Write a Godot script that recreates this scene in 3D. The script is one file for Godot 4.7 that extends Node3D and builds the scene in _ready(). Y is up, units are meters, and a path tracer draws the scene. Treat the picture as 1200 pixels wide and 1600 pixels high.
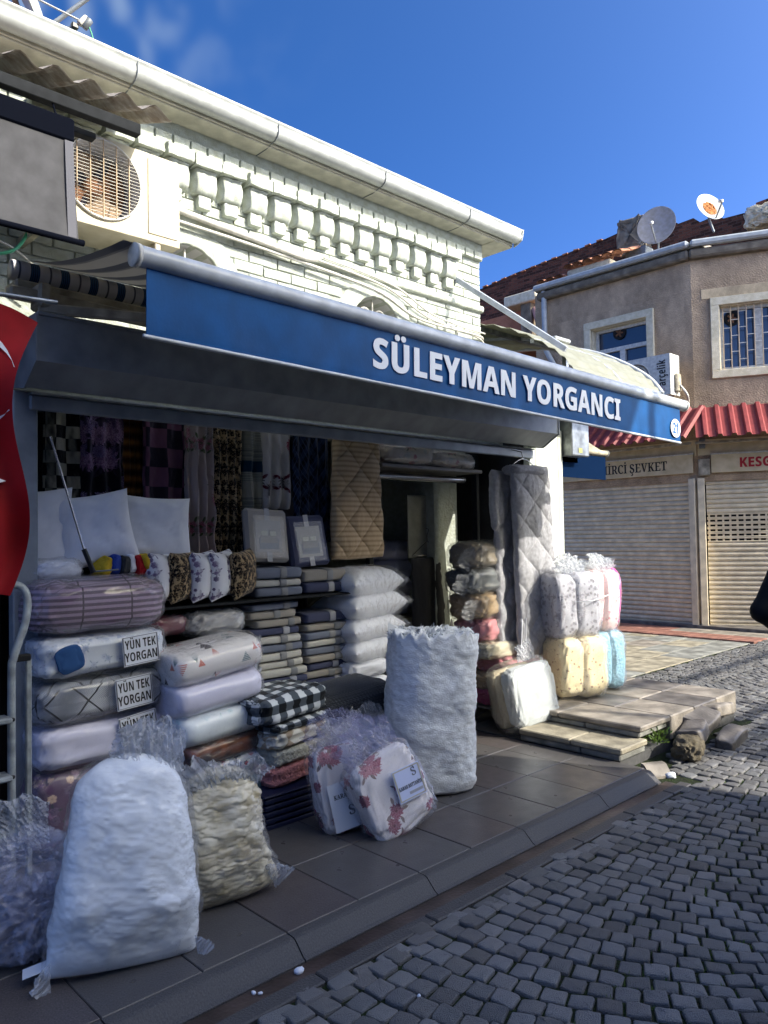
extends Node3D
# A quilt shop on a cobbled street, built object by object. Units are metres, y is up,
# x runs along the shop front, z points from the shop front into the street.

var cam: Camera3D
var M := {}
var T := {}
var NS := FastNoiseLite.new()
var R := RandomNumberGenerator.new()


class Mb:
	var v := PackedVector3Array()
	var n := PackedVector3Array()
	var c := PackedColorArray()
	var idx := PackedInt32Array()
	var tint := Color.WHITE
	var colored := false

	func tri(a: Vector3, b: Vector3, d: Vector3, inside: Vector3) -> void:
		var f := (d - a).cross(b - a)
		if f.dot((a + b + d) / 3.0 - inside) < 0.0:
			f = -f
			var t := b
			b = d
			d = t
		f = f.normalized()
		var k := v.size()
		v.append(a); v.append(b); v.append(d)
		n.append(f); n.append(f); n.append(f)
		if colored:
			c.append(tint); c.append(tint); c.append(tint)
		idx.append(k); idx.append(k + 1); idx.append(k + 2)

	func quad(a: Vector3, b: Vector3, d: Vector3, e: Vector3, inside: Vector3) -> void:
		tri(a, b, d, inside)
		tri(a, d, e, inside)

	func box(p: Vector3, s: Vector3, bev := 0.0, rot := Basis.IDENTITY) -> void:
		var h := s * 0.5
		if bev <= 0.0:
			for ax in 3:
				for sg in [-1.0, 1.0]:
					var o := Vector3.ZERO
					var u := Vector3.ZERO
					var w := Vector3.ZERO
					o[ax] = h[ax] * sg
					u[(ax + 1) % 3] = h[(ax + 1) % 3]
					w[(ax + 2) % 3] = h[(ax + 2) % 3]
					quad(p + rot * (o - u - w), p + rot * (o + u - w), p + rot * (o + u + w), p + rot * (o - u + w), p)
			return
		var b := minf(bev, minf(h.x, minf(h.y, h.z)) * 0.95)
		var i := h - Vector3(b, b, b)
		for ax in 3:
			var a1 := (ax + 1) % 3
			var a2 := (ax + 2) % 3
			for sg in [-1.0, 1.0]:
				var o := Vector3.ZERO
				var u := Vector3.ZERO
				var w := Vector3.ZERO
				o[ax] = h[ax] * sg
				u[a1] = i[a1]
				w[a2] = i[a2]
				quad(p + rot * (o - u - w), p + rot * (o + u - w), p + rot * (o + u + w), p + rot * (o - u + w), p)
			for s1 in [-1.0, 1.0]:
				for s2 in [-1.0, 1.0]:
					var e0 := Vector3.ZERO
					e0[ax] = i[ax]
					var p1 := Vector3.ZERO
					p1[a1] = h[a1] * s1
					p1[a2] = i[a2] * s2
					var p2 := Vector3.ZERO
					p2[a1] = i[a1] * s1
					p2[a2] = h[a2] * s2
					quad(p + rot * (p1 - e0), p + rot * (p1 + e0), p + rot * (p2 + e0), p + rot * (p2 - e0), p)
		for sx in [-1.0, 1.0]:
			for sy in [-1.0, 1.0]:
				for sz in [-1.0, 1.0]:
					tri(p + rot * Vector3(h.x * sx, i.y * sy, i.z * sz), p + rot * Vector3(i.x * sx, h.y * sy, i.z * sz), p + rot * Vector3(i.x * sx, i.y * sy, h.z * sz), p)

	# smooth surface through rows of points; closed = each row is a loop
	func grid(P: Array, closed: bool, orient := true) -> void:
		var nr := P.size()
		var nc: int = P[0].size()
		var mid := Vector3.ZERO
		var N: Array = []
		for r in nr:
			var row: PackedVector3Array = P[r]
			for q in row:
				mid += q
		mid /= float(nr * nc)
		var side := 0.0
		for r in nr:
			var row: PackedVector3Array = P[r]
			var up: PackedVector3Array = P[maxi(r - 1, 0)]
			var dn: PackedVector3Array = P[mini(r + 1, nr - 1)]
			var nn := PackedVector3Array()
			nn.resize(nc)
			for k in nc:
				var a := k - 1
				var b := k + 1
				if closed:
					a = (k + nc - 1) % nc
					b = (k + 1) % nc
				else:
					a = maxi(a, 0)
					b = mini(b, nc - 1)
				var m := (row[b] - row[a]).cross(dn[k] - up[k])
				if m.length_squared() < 1e-16:
					nn[k] = Vector3.ZERO
				else:
					nn[k] = m.normalized()
					side += m.dot(row[k] - mid)
			N.append(nn)
		var flip := orient and side < 0.0
		var k0 := v.size()
		for r in nr:
			var row: PackedVector3Array = P[r]
			var nn: PackedVector3Array = N[r]
			for k in nc:
				var m := nn[k]
				if m == Vector3.ZERO:
					var other: PackedVector3Array = N[1] if r == 0 else N[maxi(r - 1, 0)]
					for q in other:
						m += q
					m = m.normalized() * (-1.0 if flip else 1.0)
				elif flip:
					m = -m
				v.append(row[k])
				n.append(m)
				if colored:
					c.append(tint)
		for r in nr - 1:
			for k in (nc if closed else nc - 1):
				var a := k0 + r * nc + k
				var b := k0 + r * nc + (k + 1) % nc
				var e := b + nc
				var d := a + nc
				if flip:
					idx.append_array(PackedInt32Array([a, b, e, a, e, d]))
				else:
					idx.append_array(PackedInt32Array([a, e, b, a, d, e]))

	# the same rows as loose facets, for crumpled film
	func facets(P: Array, closed: bool) -> void:
		var nr := P.size()
		var nc: int = P[0].size()
		for r in nr - 1:
			var p0: PackedVector3Array = P[r]
			var p1: PackedVector3Array = P[r + 1]
			for k in (nc if closed else nc - 1):
				var l := (k + 1) % nc
				var inside := (p0[k] + p1[l]) * 0.5 - (p0[l] - p0[k]).cross(p1[k] - p0[k])
				if (r + k) % 2:
					tri(p0[k], p0[l], p1[l], inside)
					tri(p0[k], p1[l], p1[k], inside)
				else:
					tri(p0[k], p0[l], p1[k], inside)
					tri(p0[l], p1[l], p1[k], inside)

	func tube(path: PackedVector3Array, r: float, seg := 8, r1 := -1.0, caps := true) -> void:
		var P: Array = []
		var m := path.size()
		var up := Vector3.UP
		for i in m:
			var d := (path[mini(i + 1, m - 1)] - path[maxi(i - 1, 0)]).normalized()
			if absf(d.dot(up)) > 0.95:
				up = Vector3.RIGHT if absf(d.x) < 0.9 else Vector3.BACK
			var s := d.cross(up).normalized()
			up = s.cross(d).normalized()
			var rr := r if r1 < 0.0 else lerpf(r, r1, float(i) / (m - 1))
			if caps and i == 0:
				P.append(ring(path[i], s, up, 0.0, seg))
			P.append(ring(path[i], s, up, rr, seg))
			if caps and i == m - 1:
				P.append(ring(path[i], s, up, 0.0, seg))
		grid(P, true)

	func ring(p: Vector3, s: Vector3, u: Vector3, r: float, seg: int) -> PackedVector3Array:
		var o := PackedVector3Array()
		for k in seg:
			var a := TAU * k / seg
			o.append(p + s * cos(a) * r + u * sin(a) * r)
		return o

	# flat polygon (x,y) pushed out along z of the given frame
	func prism(poly: PackedVector2Array, depth: float, xf := Transform3D.IDENTITY) -> void:
		var t := Geometry2D.triangulate_polygon(poly)
		var z := Vector3(0, 0, depth)
		for i in range(0, t.size(), 3):
			var a := poly[t[i]]
			var b := poly[t[i + 1]]
			var d := poly[t[i + 2]]
			var A := Vector3(a.x, a.y, 0)
			var B := Vector3(b.x, b.y, 0)
			var D := Vector3(d.x, d.y, 0)
			var g := (A + B + D) / 3.0
			tri(xf * A, xf * B, xf * D, xf * (g + z * 0.5))
			tri(xf * (A + z), xf * (B + z), xf * (D + z), xf * (g + z * 0.5))
		var cw := Geometry2D.is_polygon_clockwise(poly)
		for i in poly.size():
			var a := poly[i]
			var b := poly[(i + 1) % poly.size()]
			var e := b - a
			var nrm := Vector2(e.y, -e.x) * (-1.0 if cw else 1.0)
			var ins := (a + b) * 0.5 - nrm.normalized() * 0.001
			quad(xf * Vector3(a.x, a.y, 0), xf * Vector3(b.x, b.y, 0), xf * Vector3(b.x, b.y, depth), xf * Vector3(a.x, a.y, depth), xf * Vector3(ins.x, ins.y, depth * 0.5))

	func mesh() -> ArrayMesh:
		var a := []
		a.resize(Mesh.ARRAY_MAX)
		a[Mesh.ARRAY_VERTEX] = v
		a[Mesh.ARRAY_NORMAL] = n
		if colored:
			a[Mesh.ARRAY_COLOR] = c
		a[Mesh.ARRAY_INDEX] = idx
		var m := ArrayMesh.new()
		m.add_surface_from_arrays(Mesh.PRIMITIVE_TRIANGLES, a)
		return m


# ------------------------------------------------------------------ nodes
func put(called: String, mesh: Mesh, m: Material, parent: Node = self, at := Vector3.ZERO, rot := Vector3.ZERO) -> MeshInstance3D:
	var o := MeshInstance3D.new()
	o.name = called
	o.mesh = mesh
	o.material_override = m
	o.position = at
	o.rotation = rot
	parent.add_child(o, true)
	return o


var taken := {}
func numbered(called: String) -> String:
	var k: int = taken.get(called, 0)
	taken[called] = k + 1
	return called if k == 0 else "%s_%03d" % [called, k]


func thing(called: String, label: String, category: String, at := Vector3.ZERO, rot := Vector3.ZERO, group := "") -> Node3D:
	var o := Node3D.new()
	o.name = numbered(called)
	add_child(o, true)
	o.position = at
	o.rotation = rot
	tag(o, label, category, group)
	return o


func tag(o: Node, label: String, category: String, group := "") -> Node:
	o.set_meta("label", label)
	o.set_meta("category", category)
	if group:
		o.set_meta("group", group)
	return o


func single(called: String, mesh: Mesh, m: Material, label: String, category: String, at := Vector3.ZERO, rot := Vector3.ZERO, group := "") -> MeshInstance3D:
	var o := put(numbered(called), mesh, m, self, at, rot)
	tag(o, label, category, group)
	return o


func struct(called: String, mesh: Mesh, m: Material) -> MeshInstance3D:
	var o := put(numbered(called), mesh, m)
	o.set_meta("kind", "structure")
	return o


func bx(p: Vector3, s: Vector3, bev := 0.0, rot := Basis.IDENTITY) -> ArrayMesh:
	var b := Mb.new()
	b.box(p, s, bev, rot)
	return b.mesh()


# box between two corners
func bb(a: Vector3, e: Vector3, bev := 0.0) -> ArrayMesh:
	return bx((a + e) * 0.5, (e - a).abs(), bev)


func tb(path: Array, r: float, seg := 8, r1 := -1.0) -> ArrayMesh:
	var b := Mb.new()
	b.tube(PackedVector3Array(path), r, seg, r1)
	return b.mesh()


# points of a sagging line
func sag(a: Vector3, e: Vector3, drop: float, k := 10) -> Array:
	var o := []
	for i in k + 1:
		var t := float(i) / k
		o.append(a.lerp(e, t) - Vector3(0, drop * 4.0 * t * (1.0 - t), 0))
	return o


func curve(pts: Array, per := 6) -> Array:
	var o := []
	for i in pts.size() - 1:
		var p0: Vector3 = pts[maxi(i - 1, 0)]
		var p1: Vector3 = pts[i]
		var p2: Vector3 = pts[i + 1]
		var p3: Vector3 = pts[mini(i + 2, pts.size() - 1)]
		for k in per:
			o.append(p1.cubic_interpolate(p2, p0, p3, float(k) / per))
	o.append(pts[-1])
	return o


func words(called: String, s: String, h: float, width: float, m: Material, parent: Node, at: Vector3, rot := Vector3.ZERO, serif := false, depth := 0.003) -> MeshInstance3D:
	var t := TextMesh.new()
	var f := SystemFont.new()
	f.font_names = PackedStringArray(["Droid Serif" if serif else "Droid Sans"])
	f.font_weight = 700
	var fv := FontVariation.new()
	fv.base_font = f
	fv.variation_embolden = 0.45 if h > 0.14 and not serif else 0.0
	t.font = fv
	t.text = s
	t.font_size = 96
	t.pixel_size = h / 96.0 * 1.4
	t.depth = depth
	t.curve_step = 2.0
	var o := put(called, t, m, parent, at, rot)
	var box := t.get_aabb()
	if width > 0.0 and box.size.x > 0.0:
		o.scale = Vector3(width / box.size.x, 1, 1)
	return o


# ------------------------------------------------------------------ materials
func lin(r: float, g: float, b: float, a := 1.0) -> Color:
	var c := Color(r, g, b).linear_to_srgb()
	c.a = a
	return c


func mat(called: String, col: Color, rough: float, o := {}) -> StandardMaterial3D:
	var m := StandardMaterial3D.new()
	m.resource_name = called
	m.albedo_color = col
	m.roughness = rough
	m.metallic_specular = o.get("spec", 0.4)
	m.metallic = o.get("metal", 0.0)
	var s = o.get("s", 1.0)
	m.uv1_triplanar = true
	m.uv1_world_triplanar = o.get("world", false)
	m.uv1_triplanar_sharpness = o.get("sharp", 4.0)
	m.uv1_scale = s if s is Vector3 else Vector3(s, s, s)
	m.uv1_offset = o.get("off", Vector3.ZERO)
	if o.has("tex"):
		m.albedo_texture = o.tex
	if o.has("bump"):
		m.heightmap_enabled = true
		m.heightmap_texture = o.bump
		m.heightmap_scale = o.get("bs", 0.3)
	if o.has("nrm"):
		m.normal_enabled = true
		m.normal_texture = o.nrm
		m.normal_scale = o.get("ns", 1.0)
	if o.has("sheen"):
		m.rim_enabled = true
		m.rim = o.sheen
		m.rim_tint = 0.5
	if o.has("coat"):
		m.clearcoat_enabled = true
		m.clearcoat = o.coat
		m.clearcoat_roughness = o.get("coatr", 0.15)
	if o.has("rtex"):
		m.roughness_texture = o.rtex
	if o.has("back"):
		m.backlight_enabled = true
		m.backlight = o.back
	if o.has("alpha"):
		m.transparency = BaseMaterial3D.TRANSPARENCY_ALPHA
		m.albedo_color.a = o.alpha
	if o.has("vc"):
		m.vertex_color_use_as_albedo = true
	M[called] = m
	return m


func noise_tex(size: int, freq: float, oct: int, lo: Color, hi: Color, seed_: int, kind := FastNoiseLite.TYPE_SIMPLEX_SMOOTH, fractal := FastNoiseLite.FRACTAL_FBM) -> NoiseTexture2D:
	var t := NoiseTexture2D.new()
	var f := FastNoiseLite.new()
	f.noise_type = kind
	f.fractal_type = fractal
	f.frequency = freq
	f.fractal_octaves = oct
	f.seed = seed_
	t.noise = f
	t.width = size
	t.height = size
	t.seamless = true
	var g := Gradient.new()
	g.set_color(0, lo)
	g.set_color(1, hi)
	t.color_ramp = g
	return t


func normal_tex(size: int, freq: float, oct: int, strength: float, seed_: int, fractal := FastNoiseLite.FRACTAL_RIDGED) -> NoiseTexture2D:
	var t := NoiseTexture2D.new()
	var f := FastNoiseLite.new()
	f.noise_type = FastNoiseLite.TYPE_SIMPLEX_SMOOTH
	f.fractal_type = fractal
	f.frequency = freq
	f.fractal_octaves = oct
	f.domain_warp_enabled = true
	f.domain_warp_amplitude = 30.0
	f.seed = seed_
	t.noise = f
	t.width = size
	t.height = size
	t.seamless = true
	t.as_normal_map = true
	t.bump_strength = strength
	return t


func gray(v: float) -> Color:
	return Color(v, v, v)


func paint(size: int, f: Callable) -> Image:
	var d := PackedByteArray()
	d.resize(size * size * 3)
	var k := 0
	for y in size:
		for x in size:
			var c: Color = f.call((x + 0.5) / size, (y + 0.5) / size)
			d[k] = int(clampf(c.r, 0, 1) * 255)
			d[k + 1] = int(clampf(c.g, 0, 1) * 255)
			d[k + 2] = int(clampf(c.b, 0, 1) * 255)
			k += 3
	return Image.create_from_data(size, size, false, Image.FORMAT_RGB8, d)


func as_tex(im: Image) -> ImageTexture:
	return ImageTexture.create_from_image(im)


# blossoms and leaves scattered over an image, wrapping at its edges
func blossoms(im: Image, cols: Array, leaf: Color, count: int, rad: float, seed_: int, petals := 6) -> Image:
	var rg := RandomNumberGenerator.new()
	rg.seed = seed_
	var n := im.get_width()
	for i in count:
		var cx := rg.randf() * n
		var cy := rg.randf() * n
		var r := rad * n * rg.randf_range(0.6, 1.2)
		var ph := rg.randf() * TAU
		var col: Color = cols[rg.randi() % cols.size()]
		if i % 3 == 0:
			for s in 4:
				var a := ph + s * 1.7
				var q := r * 0.55
				var lx := cx + cos(a) * r * 1.25
				var ly := cy + sin(a) * r * 1.25
				for yy in range(int(-q), int(q) + 1):
					for xx in range(int(-q), int(q) + 1):
						var u := (xx * cos(a) + yy * sin(a)) / q
						var w := (-xx * sin(a) + yy * cos(a)) / q
						if absf(w) < 0.38 * (1.0 - u * u):
							im.set_pixel(posmod(int(lx) + xx, n), posmod(int(ly) + yy, n), leaf.lightened(0.25 * absf(w)))
		for yy in range(int(-r), int(r) + 1):
			for xx in range(int(-r), int(r) + 1):
				var d := sqrt(float(xx * xx + yy * yy)) / r
				var a := atan2(yy, xx) + ph + d * 0.8
				var edge := 0.72 + 0.2 * absf(cos(a * petals * 0.5)) + 0.10 * sin(a * 13.0 + i) + 0.07 * sin(a * 29.0)
				if d < edge:
					var k := 0.5 + 0.5 * sin(d * 22.0 + 3.0 * cos(a * petals) + sin(xx * 0.9) * 0.8 + cos(yy * 0.8))
					im.set_pixel(posmod(int(cx) + xx, n), posmod(int(cy) + yy, n), col.lerp(col.lightened(0.45), k * 0.8).darkened(0.25 if d < 0.16 else 0.0))
	return im


# ------------------------------------------------------------------ soft shapes
func pw(a: float, e: float) -> float:
	return signf(a) * pow(absf(a), e)


# rounded bundle lying along x: ex rounds the ends, er rounds the section, layers are folds seen on its sides
func bale_rows(size: Vector3, ex: float, er: float, seed_: int, amp := 0.01, freq := 6.0, layers := 0, grow := 0.0, nu := 40, nv := 26, droop := 0.0) -> Array:
	var P: Array = []
	NS.seed = seed_
	NS.frequency = 1.0
	var h := size * 0.5 + Vector3(grow, grow, grow)
	for i in nv + 1:
		var phi := -PI / 2 + PI * i / nv
		var cx := pw(sin(phi), ex)
		var cr := pow(maxf(cos(phi), 0.0), ex)
		var row := PackedVector3Array()
		for k in nu:
			var th := TAU * k / nu
			var yy := pw(sin(th), er)
			var zz := pw(cos(th), er)
			var p := Vector3(h.x * cx, h.y * cr * yy, h.z * cr * zz)
			var dirn := Vector3(p.x / h.x, p.y / h.y, p.z / h.z)
			var d := NS.get_noise_3d(p.x * freq + seed_, p.y * freq, p.z * freq) * amp + NS.get_noise_3d(p.x * freq * 3.1, p.y * freq * 3.1 + seed_, p.z * freq * 3.1) * amp * 0.4
			if layers > 0:
				var g := absf(cos(PI * layers * (p.y / (2.0 * h.y) + 0.5)))
				d -= (1.0 - pow(1.0 - pow(g, 6.0), 1.0)) * 0.012 * (1.0 - absf(dirn.y) * 0.6)
			if amp > 0.011:
				var wr := 1.0 - absf(NS.get_noise_3d(p.x * 8.0 + seed_, p.y * 15.0, p.z * 15.0)) * 2.6
				d -= pow(maxf(wr, 0.0), 3.0) * amp * 0.8
				var w2 := 1.0 - absf(NS.get_noise_3d(p.x * 34.0, p.y * 17.0 + seed_, p.z * 17.0)) * 2.4
				d -= pow(maxf(w2, 0.0), 3.0) * amp * 0.35
			p += dirn.normalized() * d
			p.y -= droop * dirn.x * dirn.x
			row.append(p)
		P.append(row)
	return P


func bale(size: Vector3, ex: float, er: float, seed_: int, amp := 0.01, freq := 6.0, layers := 0, grow := 0.0, nu := 40, nv := 26, droop := 0.0) -> ArrayMesh:
	var b := Mb.new()
	b.grid(bale_rows(size, ex, er, seed_, amp, freq, layers, grow, nu, nv, droop), true)
	return b.mesh()


# band laid round a bale between two places along x
func band(size: Vector3, er: float, x0: float, x1: float, off := 0.004) -> ArrayMesh:
	var b := Mb.new()
	var P: Array = []
	for x in [x0, x0, x1, x1]:
		var o := off if P.size() in [1, 2] else -0.004
		var row := PackedVector3Array()
		for k in 32:
			var th := TAU * k / 32
			row.append(Vector3(x, (size.y * 0.5 + o) * pw(sin(th), er), (size.z * 0.5 + o) * pw(cos(th), er)))
		P.append(row)
	b.grid(P, true)
	return b.mesh()


# plump cushion standing in the xy plane, with drawn-out corners
func cushion(w: float, h: float, t: float, seed_: int, pinch := 0.09, amp := 0.012, nu := 26) -> ArrayMesh:
	var b := Mb.new()
	NS.seed = seed_
	NS.frequency = 1.0
	for s in [-1.0, 1.0]:
		var P: Array = []
		for i in nu + 1:
			var row := PackedVector3Array()
			var vv: float = sin(PI * (float(i) / nu - 0.5))
			for k in nu + 1:
				var uu: float = sin(PI * (float(k) / nu - 0.5))
				var x := w * 0.5 * uu * (1.0 - pinch * (1.0 - vv * vv))
				var y := h * 0.5 * vv * (1.0 - pinch * (1.0 - uu * uu))
				var f := pow(maxf((1.0 - pow(uu, 4)) * (1.0 - pow(vv, 4)), 0.0), 0.55)
				var z: float = s * t * 0.5 * f
				var e := f * (1.4 - f)
				var d := NS.get_noise_3d(x * 9.0, y * 9.0, s * 3.0 + seed_) * amp * e * 2.0 + NS.get_noise_3d(x * 24.0, y * 24.0, s * 5.0 + seed_) * amp * e
				row.append(Vector3(x, y, z + s * d))
			P.append(row)
		b.grid(P, false, false)
		if s < 0:
			pass
	# both sheets face outward
	var half := b.v.size() / 2
	for i in b.v.size():
		var want := -1.0 if i < half else 1.0
		if b.n[i].z * want < 0.0:
			b.n[i] = -b.n[i]
	for i in range(0, b.idx.size(), 3):
		var g := (b.v[b.idx[i + 2]] - b.v[b.idx[i]]).cross(b.v[b.idx[i + 1]] - b.v[b.idx[i]])
		if g.dot(b.n[b.idx[i]] + b.n[b.idx[i + 1]] + b.n[b.idx[i + 2]]) < 0.0:
			var q := b.idx[i + 1]
			b.idx[i + 1] = b.idx[i + 2]
			b.idx[i + 2] = q
	return b.mesh()


# cloth hanging from its top edge: waves in plan, thickness th, widening to the hem
func hang(w: float, h: float, th: float, wave: float, folds: float, seed_: int, flare := 0.0, quilt := 0.0, ruff := 0.0, nx := 44, ny := 46) -> ArrayMesh:
	var b := Mb.new()
	NS.seed = seed_
	NS.frequency = 1.0
	var P: Array = []
	for i in ny + 1:
		var t := float(i) / ny
		var row := PackedVector3Array()
		var wid := w * (1.0 + flare * t)
		var open := minf(1.0, sqrt(minf(t, 1.0 - t) * 12.0))
		for s in [1.0, -1.0]:
			for k in nx + 1:
				var u := float(k) / nx if s > 0 else 1.0 - float(k) / nx
				var x := (u - 0.5) * wid
				var edge := pow(maxf(1.0 - pow(absf(2.0 * u - 1.0), 8.0), 0.0), 0.5)
				var z := wave * sin(u * folds * TAU + seed_ + 0.6 * NS.get_noise_2d(t * 3.0, u * 2.0)) * (0.35 + 0.65 * t)
				z += wave * 0.9 * NS.get_noise_2d(x * 7.0 + seed_, t * h * 3.0)
				var y := -t * h
				var puff := th * 0.5 * edge * open
				if quilt > 0.0:
					var a := absf(sin((x + y) * PI / quilt))
					var c := absf(sin((x - y) * PI / quilt))
					puff += 0.034 * (pow(a * c, 0.35) - 0.6) * edge * open
				if ruff > 0.0:
					puff += ruff * NS.get_noise_3d(x * 60.0, y * 60.0, s * 9.0) * edge
					x += ruff * 1.5 * NS.get_noise_3d(y * 70.0, u * 3.0, s * 4.0) * (1.0 if absf(2.0 * u - 1.0) > 0.9 else 0.0)
				row.append(Vector3(x, y - 0.006 * sin(u * folds * TAU) * t, z + s * puff))
		P.append(row)
	b.grid(P, true)
	return b.mesh()


# crumpled sheet of film, open at its edges, gathered into soft upright folds
func film(w: float, h: float, seed_: int, amp: float, taper := 0.0, fan := 0.0, nx := 22, ny := 18) -> ArrayMesh:
	var b := Mb.new()
	NS.seed = seed_
	NS.frequency = 1.0
	var P: Array = []
	var mx := nx * 3
	var my := ny * 2
	for i in my + 1:
		var t := float(i) / my
		var row := PackedVector3Array()
		for k in mx + 1:
			var u := float(k) / mx - 0.5
			var ww := w * lerpf(1.0, 1.0 - taper, t) * (1.0 + fan * t * t)
			var fold := 1.0 - absf(NS.get_noise_2d(u * w * 20.0 + seed_ + t * 1.2, t * h * 3.0)) * 2.2
			var z := amp * (fold - 0.4) * (0.5 + 0.5 * t) + amp * 0.45 * (1.0 - absf(NS.get_noise_2d(u * w * 40.0 + t * 6.0, t * h * 16.0 + seed_)) * 2.0)
			var y := t * h * (1.0 + 0.30 * NS.get_noise_2d(u * w * 9.0 + seed_ * 3.0, 1.0)) - h * 0.5 * t * pow(absf(u) * 1.6, 3.0)
			row.append(Vector3(u * ww, y, z))
		P.append(row)
	b.grid(P, false)
	return b.mesh()


# ------------------------------------------------------------------ scene
func _ready() -> void:
	R.seed = 11
	NS.noise_type = FastNoiseLite.TYPE_SIMPLEX_SMOOTH
	# camera
	cam = Camera3D.new()
	cam.name = "camera"
	cam.fov = 67.8
	cam.near = 0.05
	cam.far = 400.0
	var yaw := deg_to_rad(46.2)
	var pitch := deg_to_rad(1.8)
	var roll := deg_to_rad(1.0)
	var fw := Vector3(cos(yaw) * cos(pitch), sin(pitch), -sin(yaw) * cos(pitch))
	var rt := Vector3(sin(yaw), 0, cos(yaw))
	var up := rt.cross(fw)
	var r2 := rt * cos(roll) - up * sin(roll)
	var u2 := up * cos(roll) + rt * sin(roll)
	cam.transform = Transform3D(Basis(r2, u2, -fw), Vector3(0, 1.6, 0))
	add_child(cam)
	# sky and exposure
	var we := WorldEnvironment.new()
	we.name = "world"
	var env := Environment.new()
	env.background_mode = Environment.BG_SKY
	env.tonemap_mode = Environment.TONE_MAPPER_LINEAR
	env.tonemap_exposure = 3.9
	env.sdfgi_enabled = true
	env.ssao_enabled = true
	env.ssil_enabled = true
	var sunv := Vector3(0.42, 0.70, 1.0).normalized()
	var sky := Sky.new()
	var pan := PanoramaSkyMaterial.new()
	pan.panorama = sky_picture(sunv)
	pan.energy_multiplier = 1.0
	sky.sky_material = pan
	env.sky = sky
	we.environment = env
	add_child(we)
	# sun
	var sun := DirectionalLight3D.new()
	sun.name = "sun"
	sun.light_energy = 0.6
	sun.light_color = Color(1.0, 0.975, 0.93)
	sun.light_angular_distance = 0.5
	sun.shadow_enabled = true
	sun.look_at_from_position(sunv * 50.0, Vector3.ZERO)
	add_child(sun)

	materials()
	street()
	pavement()
	white_building()
	shop_front()
	awning()
	across_the_street()
	neighbour_left()
	neighbour_right()
	far_building()
	far_behind()
	goods_left()
	goods_middle()
	goods_door()
	goods_outside()
	passer_by()


# clear winter sky: brightness after the CIE clear sky, colour from deep blue to pale near sun and horizon, thin cirrus
func sky_picture(sunv: Vector3) -> ImageTexture:
	var w := 768
	var h := 384
	var im := Image.create(w, h, false, Image.FORMAT_RGBF)
	var f := FastNoiseLite.new()
	f.seed = 5
	f.frequency = 1.0
	f.fractal_octaves = 5
	f.domain_warp_enabled = true
	f.domain_warp_amplitude = 0.4
	f.domain_warp_frequency = 1.5
	for y in h:
		var el := PI * (0.5 - (y + 0.5) / h)
		for x in w:
			var az := TAU * (x + 0.5) / w
			var d := Vector3(sin(az) * cos(el), sin(el), -cos(az) * cos(el))
			var cz := maxf(d.y, 0.02)
			var chi := acos(clampf(d.dot(sunv), -1, 1))
			var grad := 1.0 - exp(-0.15 / cz)
			var ind := 1.0 + 24.0 * (exp(-2.8 * chi) - exp(-2.8 * PI / 2)) + 0.15 * pow(cos(chi), 2)
			var lum := grad * ind
			var pale := clampf(0.22 * exp(-cz * 8.0) + 1.6 * exp(-chi * 2.5), 0.0, 1.0)
			var c := Color(0.064, 0.48, 1.78).lerp(Color(3.1, 2.85, 2.1), pale)
			var L := 0.33 * lum
			var q := Color(c.r * L, c.g * L, c.b * L)
			if d.y > 0.03:
				var p := Vector2(d.x, d.z) / (d.y + 0.25)
				var m := f.get_noise_2d(p.x * 13.0 + p.y * 6.0 + 3.0, p.y * 8.0 - p.x * 4.0)
				var big := f.get_noise_2d(p.x * 0.35 + 11.0, p.y * 0.35 - 4.0)
				var far_wisp := exp(-(p - Vector2(0.36, -0.98)).length_squared() / 0.03)
				var k := smoothstep(-0.15, 0.5, m) * maxf(smoothstep(0.1, 0.4, big) * 0.6, far_wisp)
				q = q.lerp(Color(0.13, 0.17, 0.22), k * 0.55)
			im.set_pixel(x, y, q)
	return ImageTexture.create_from_image(im)


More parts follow.
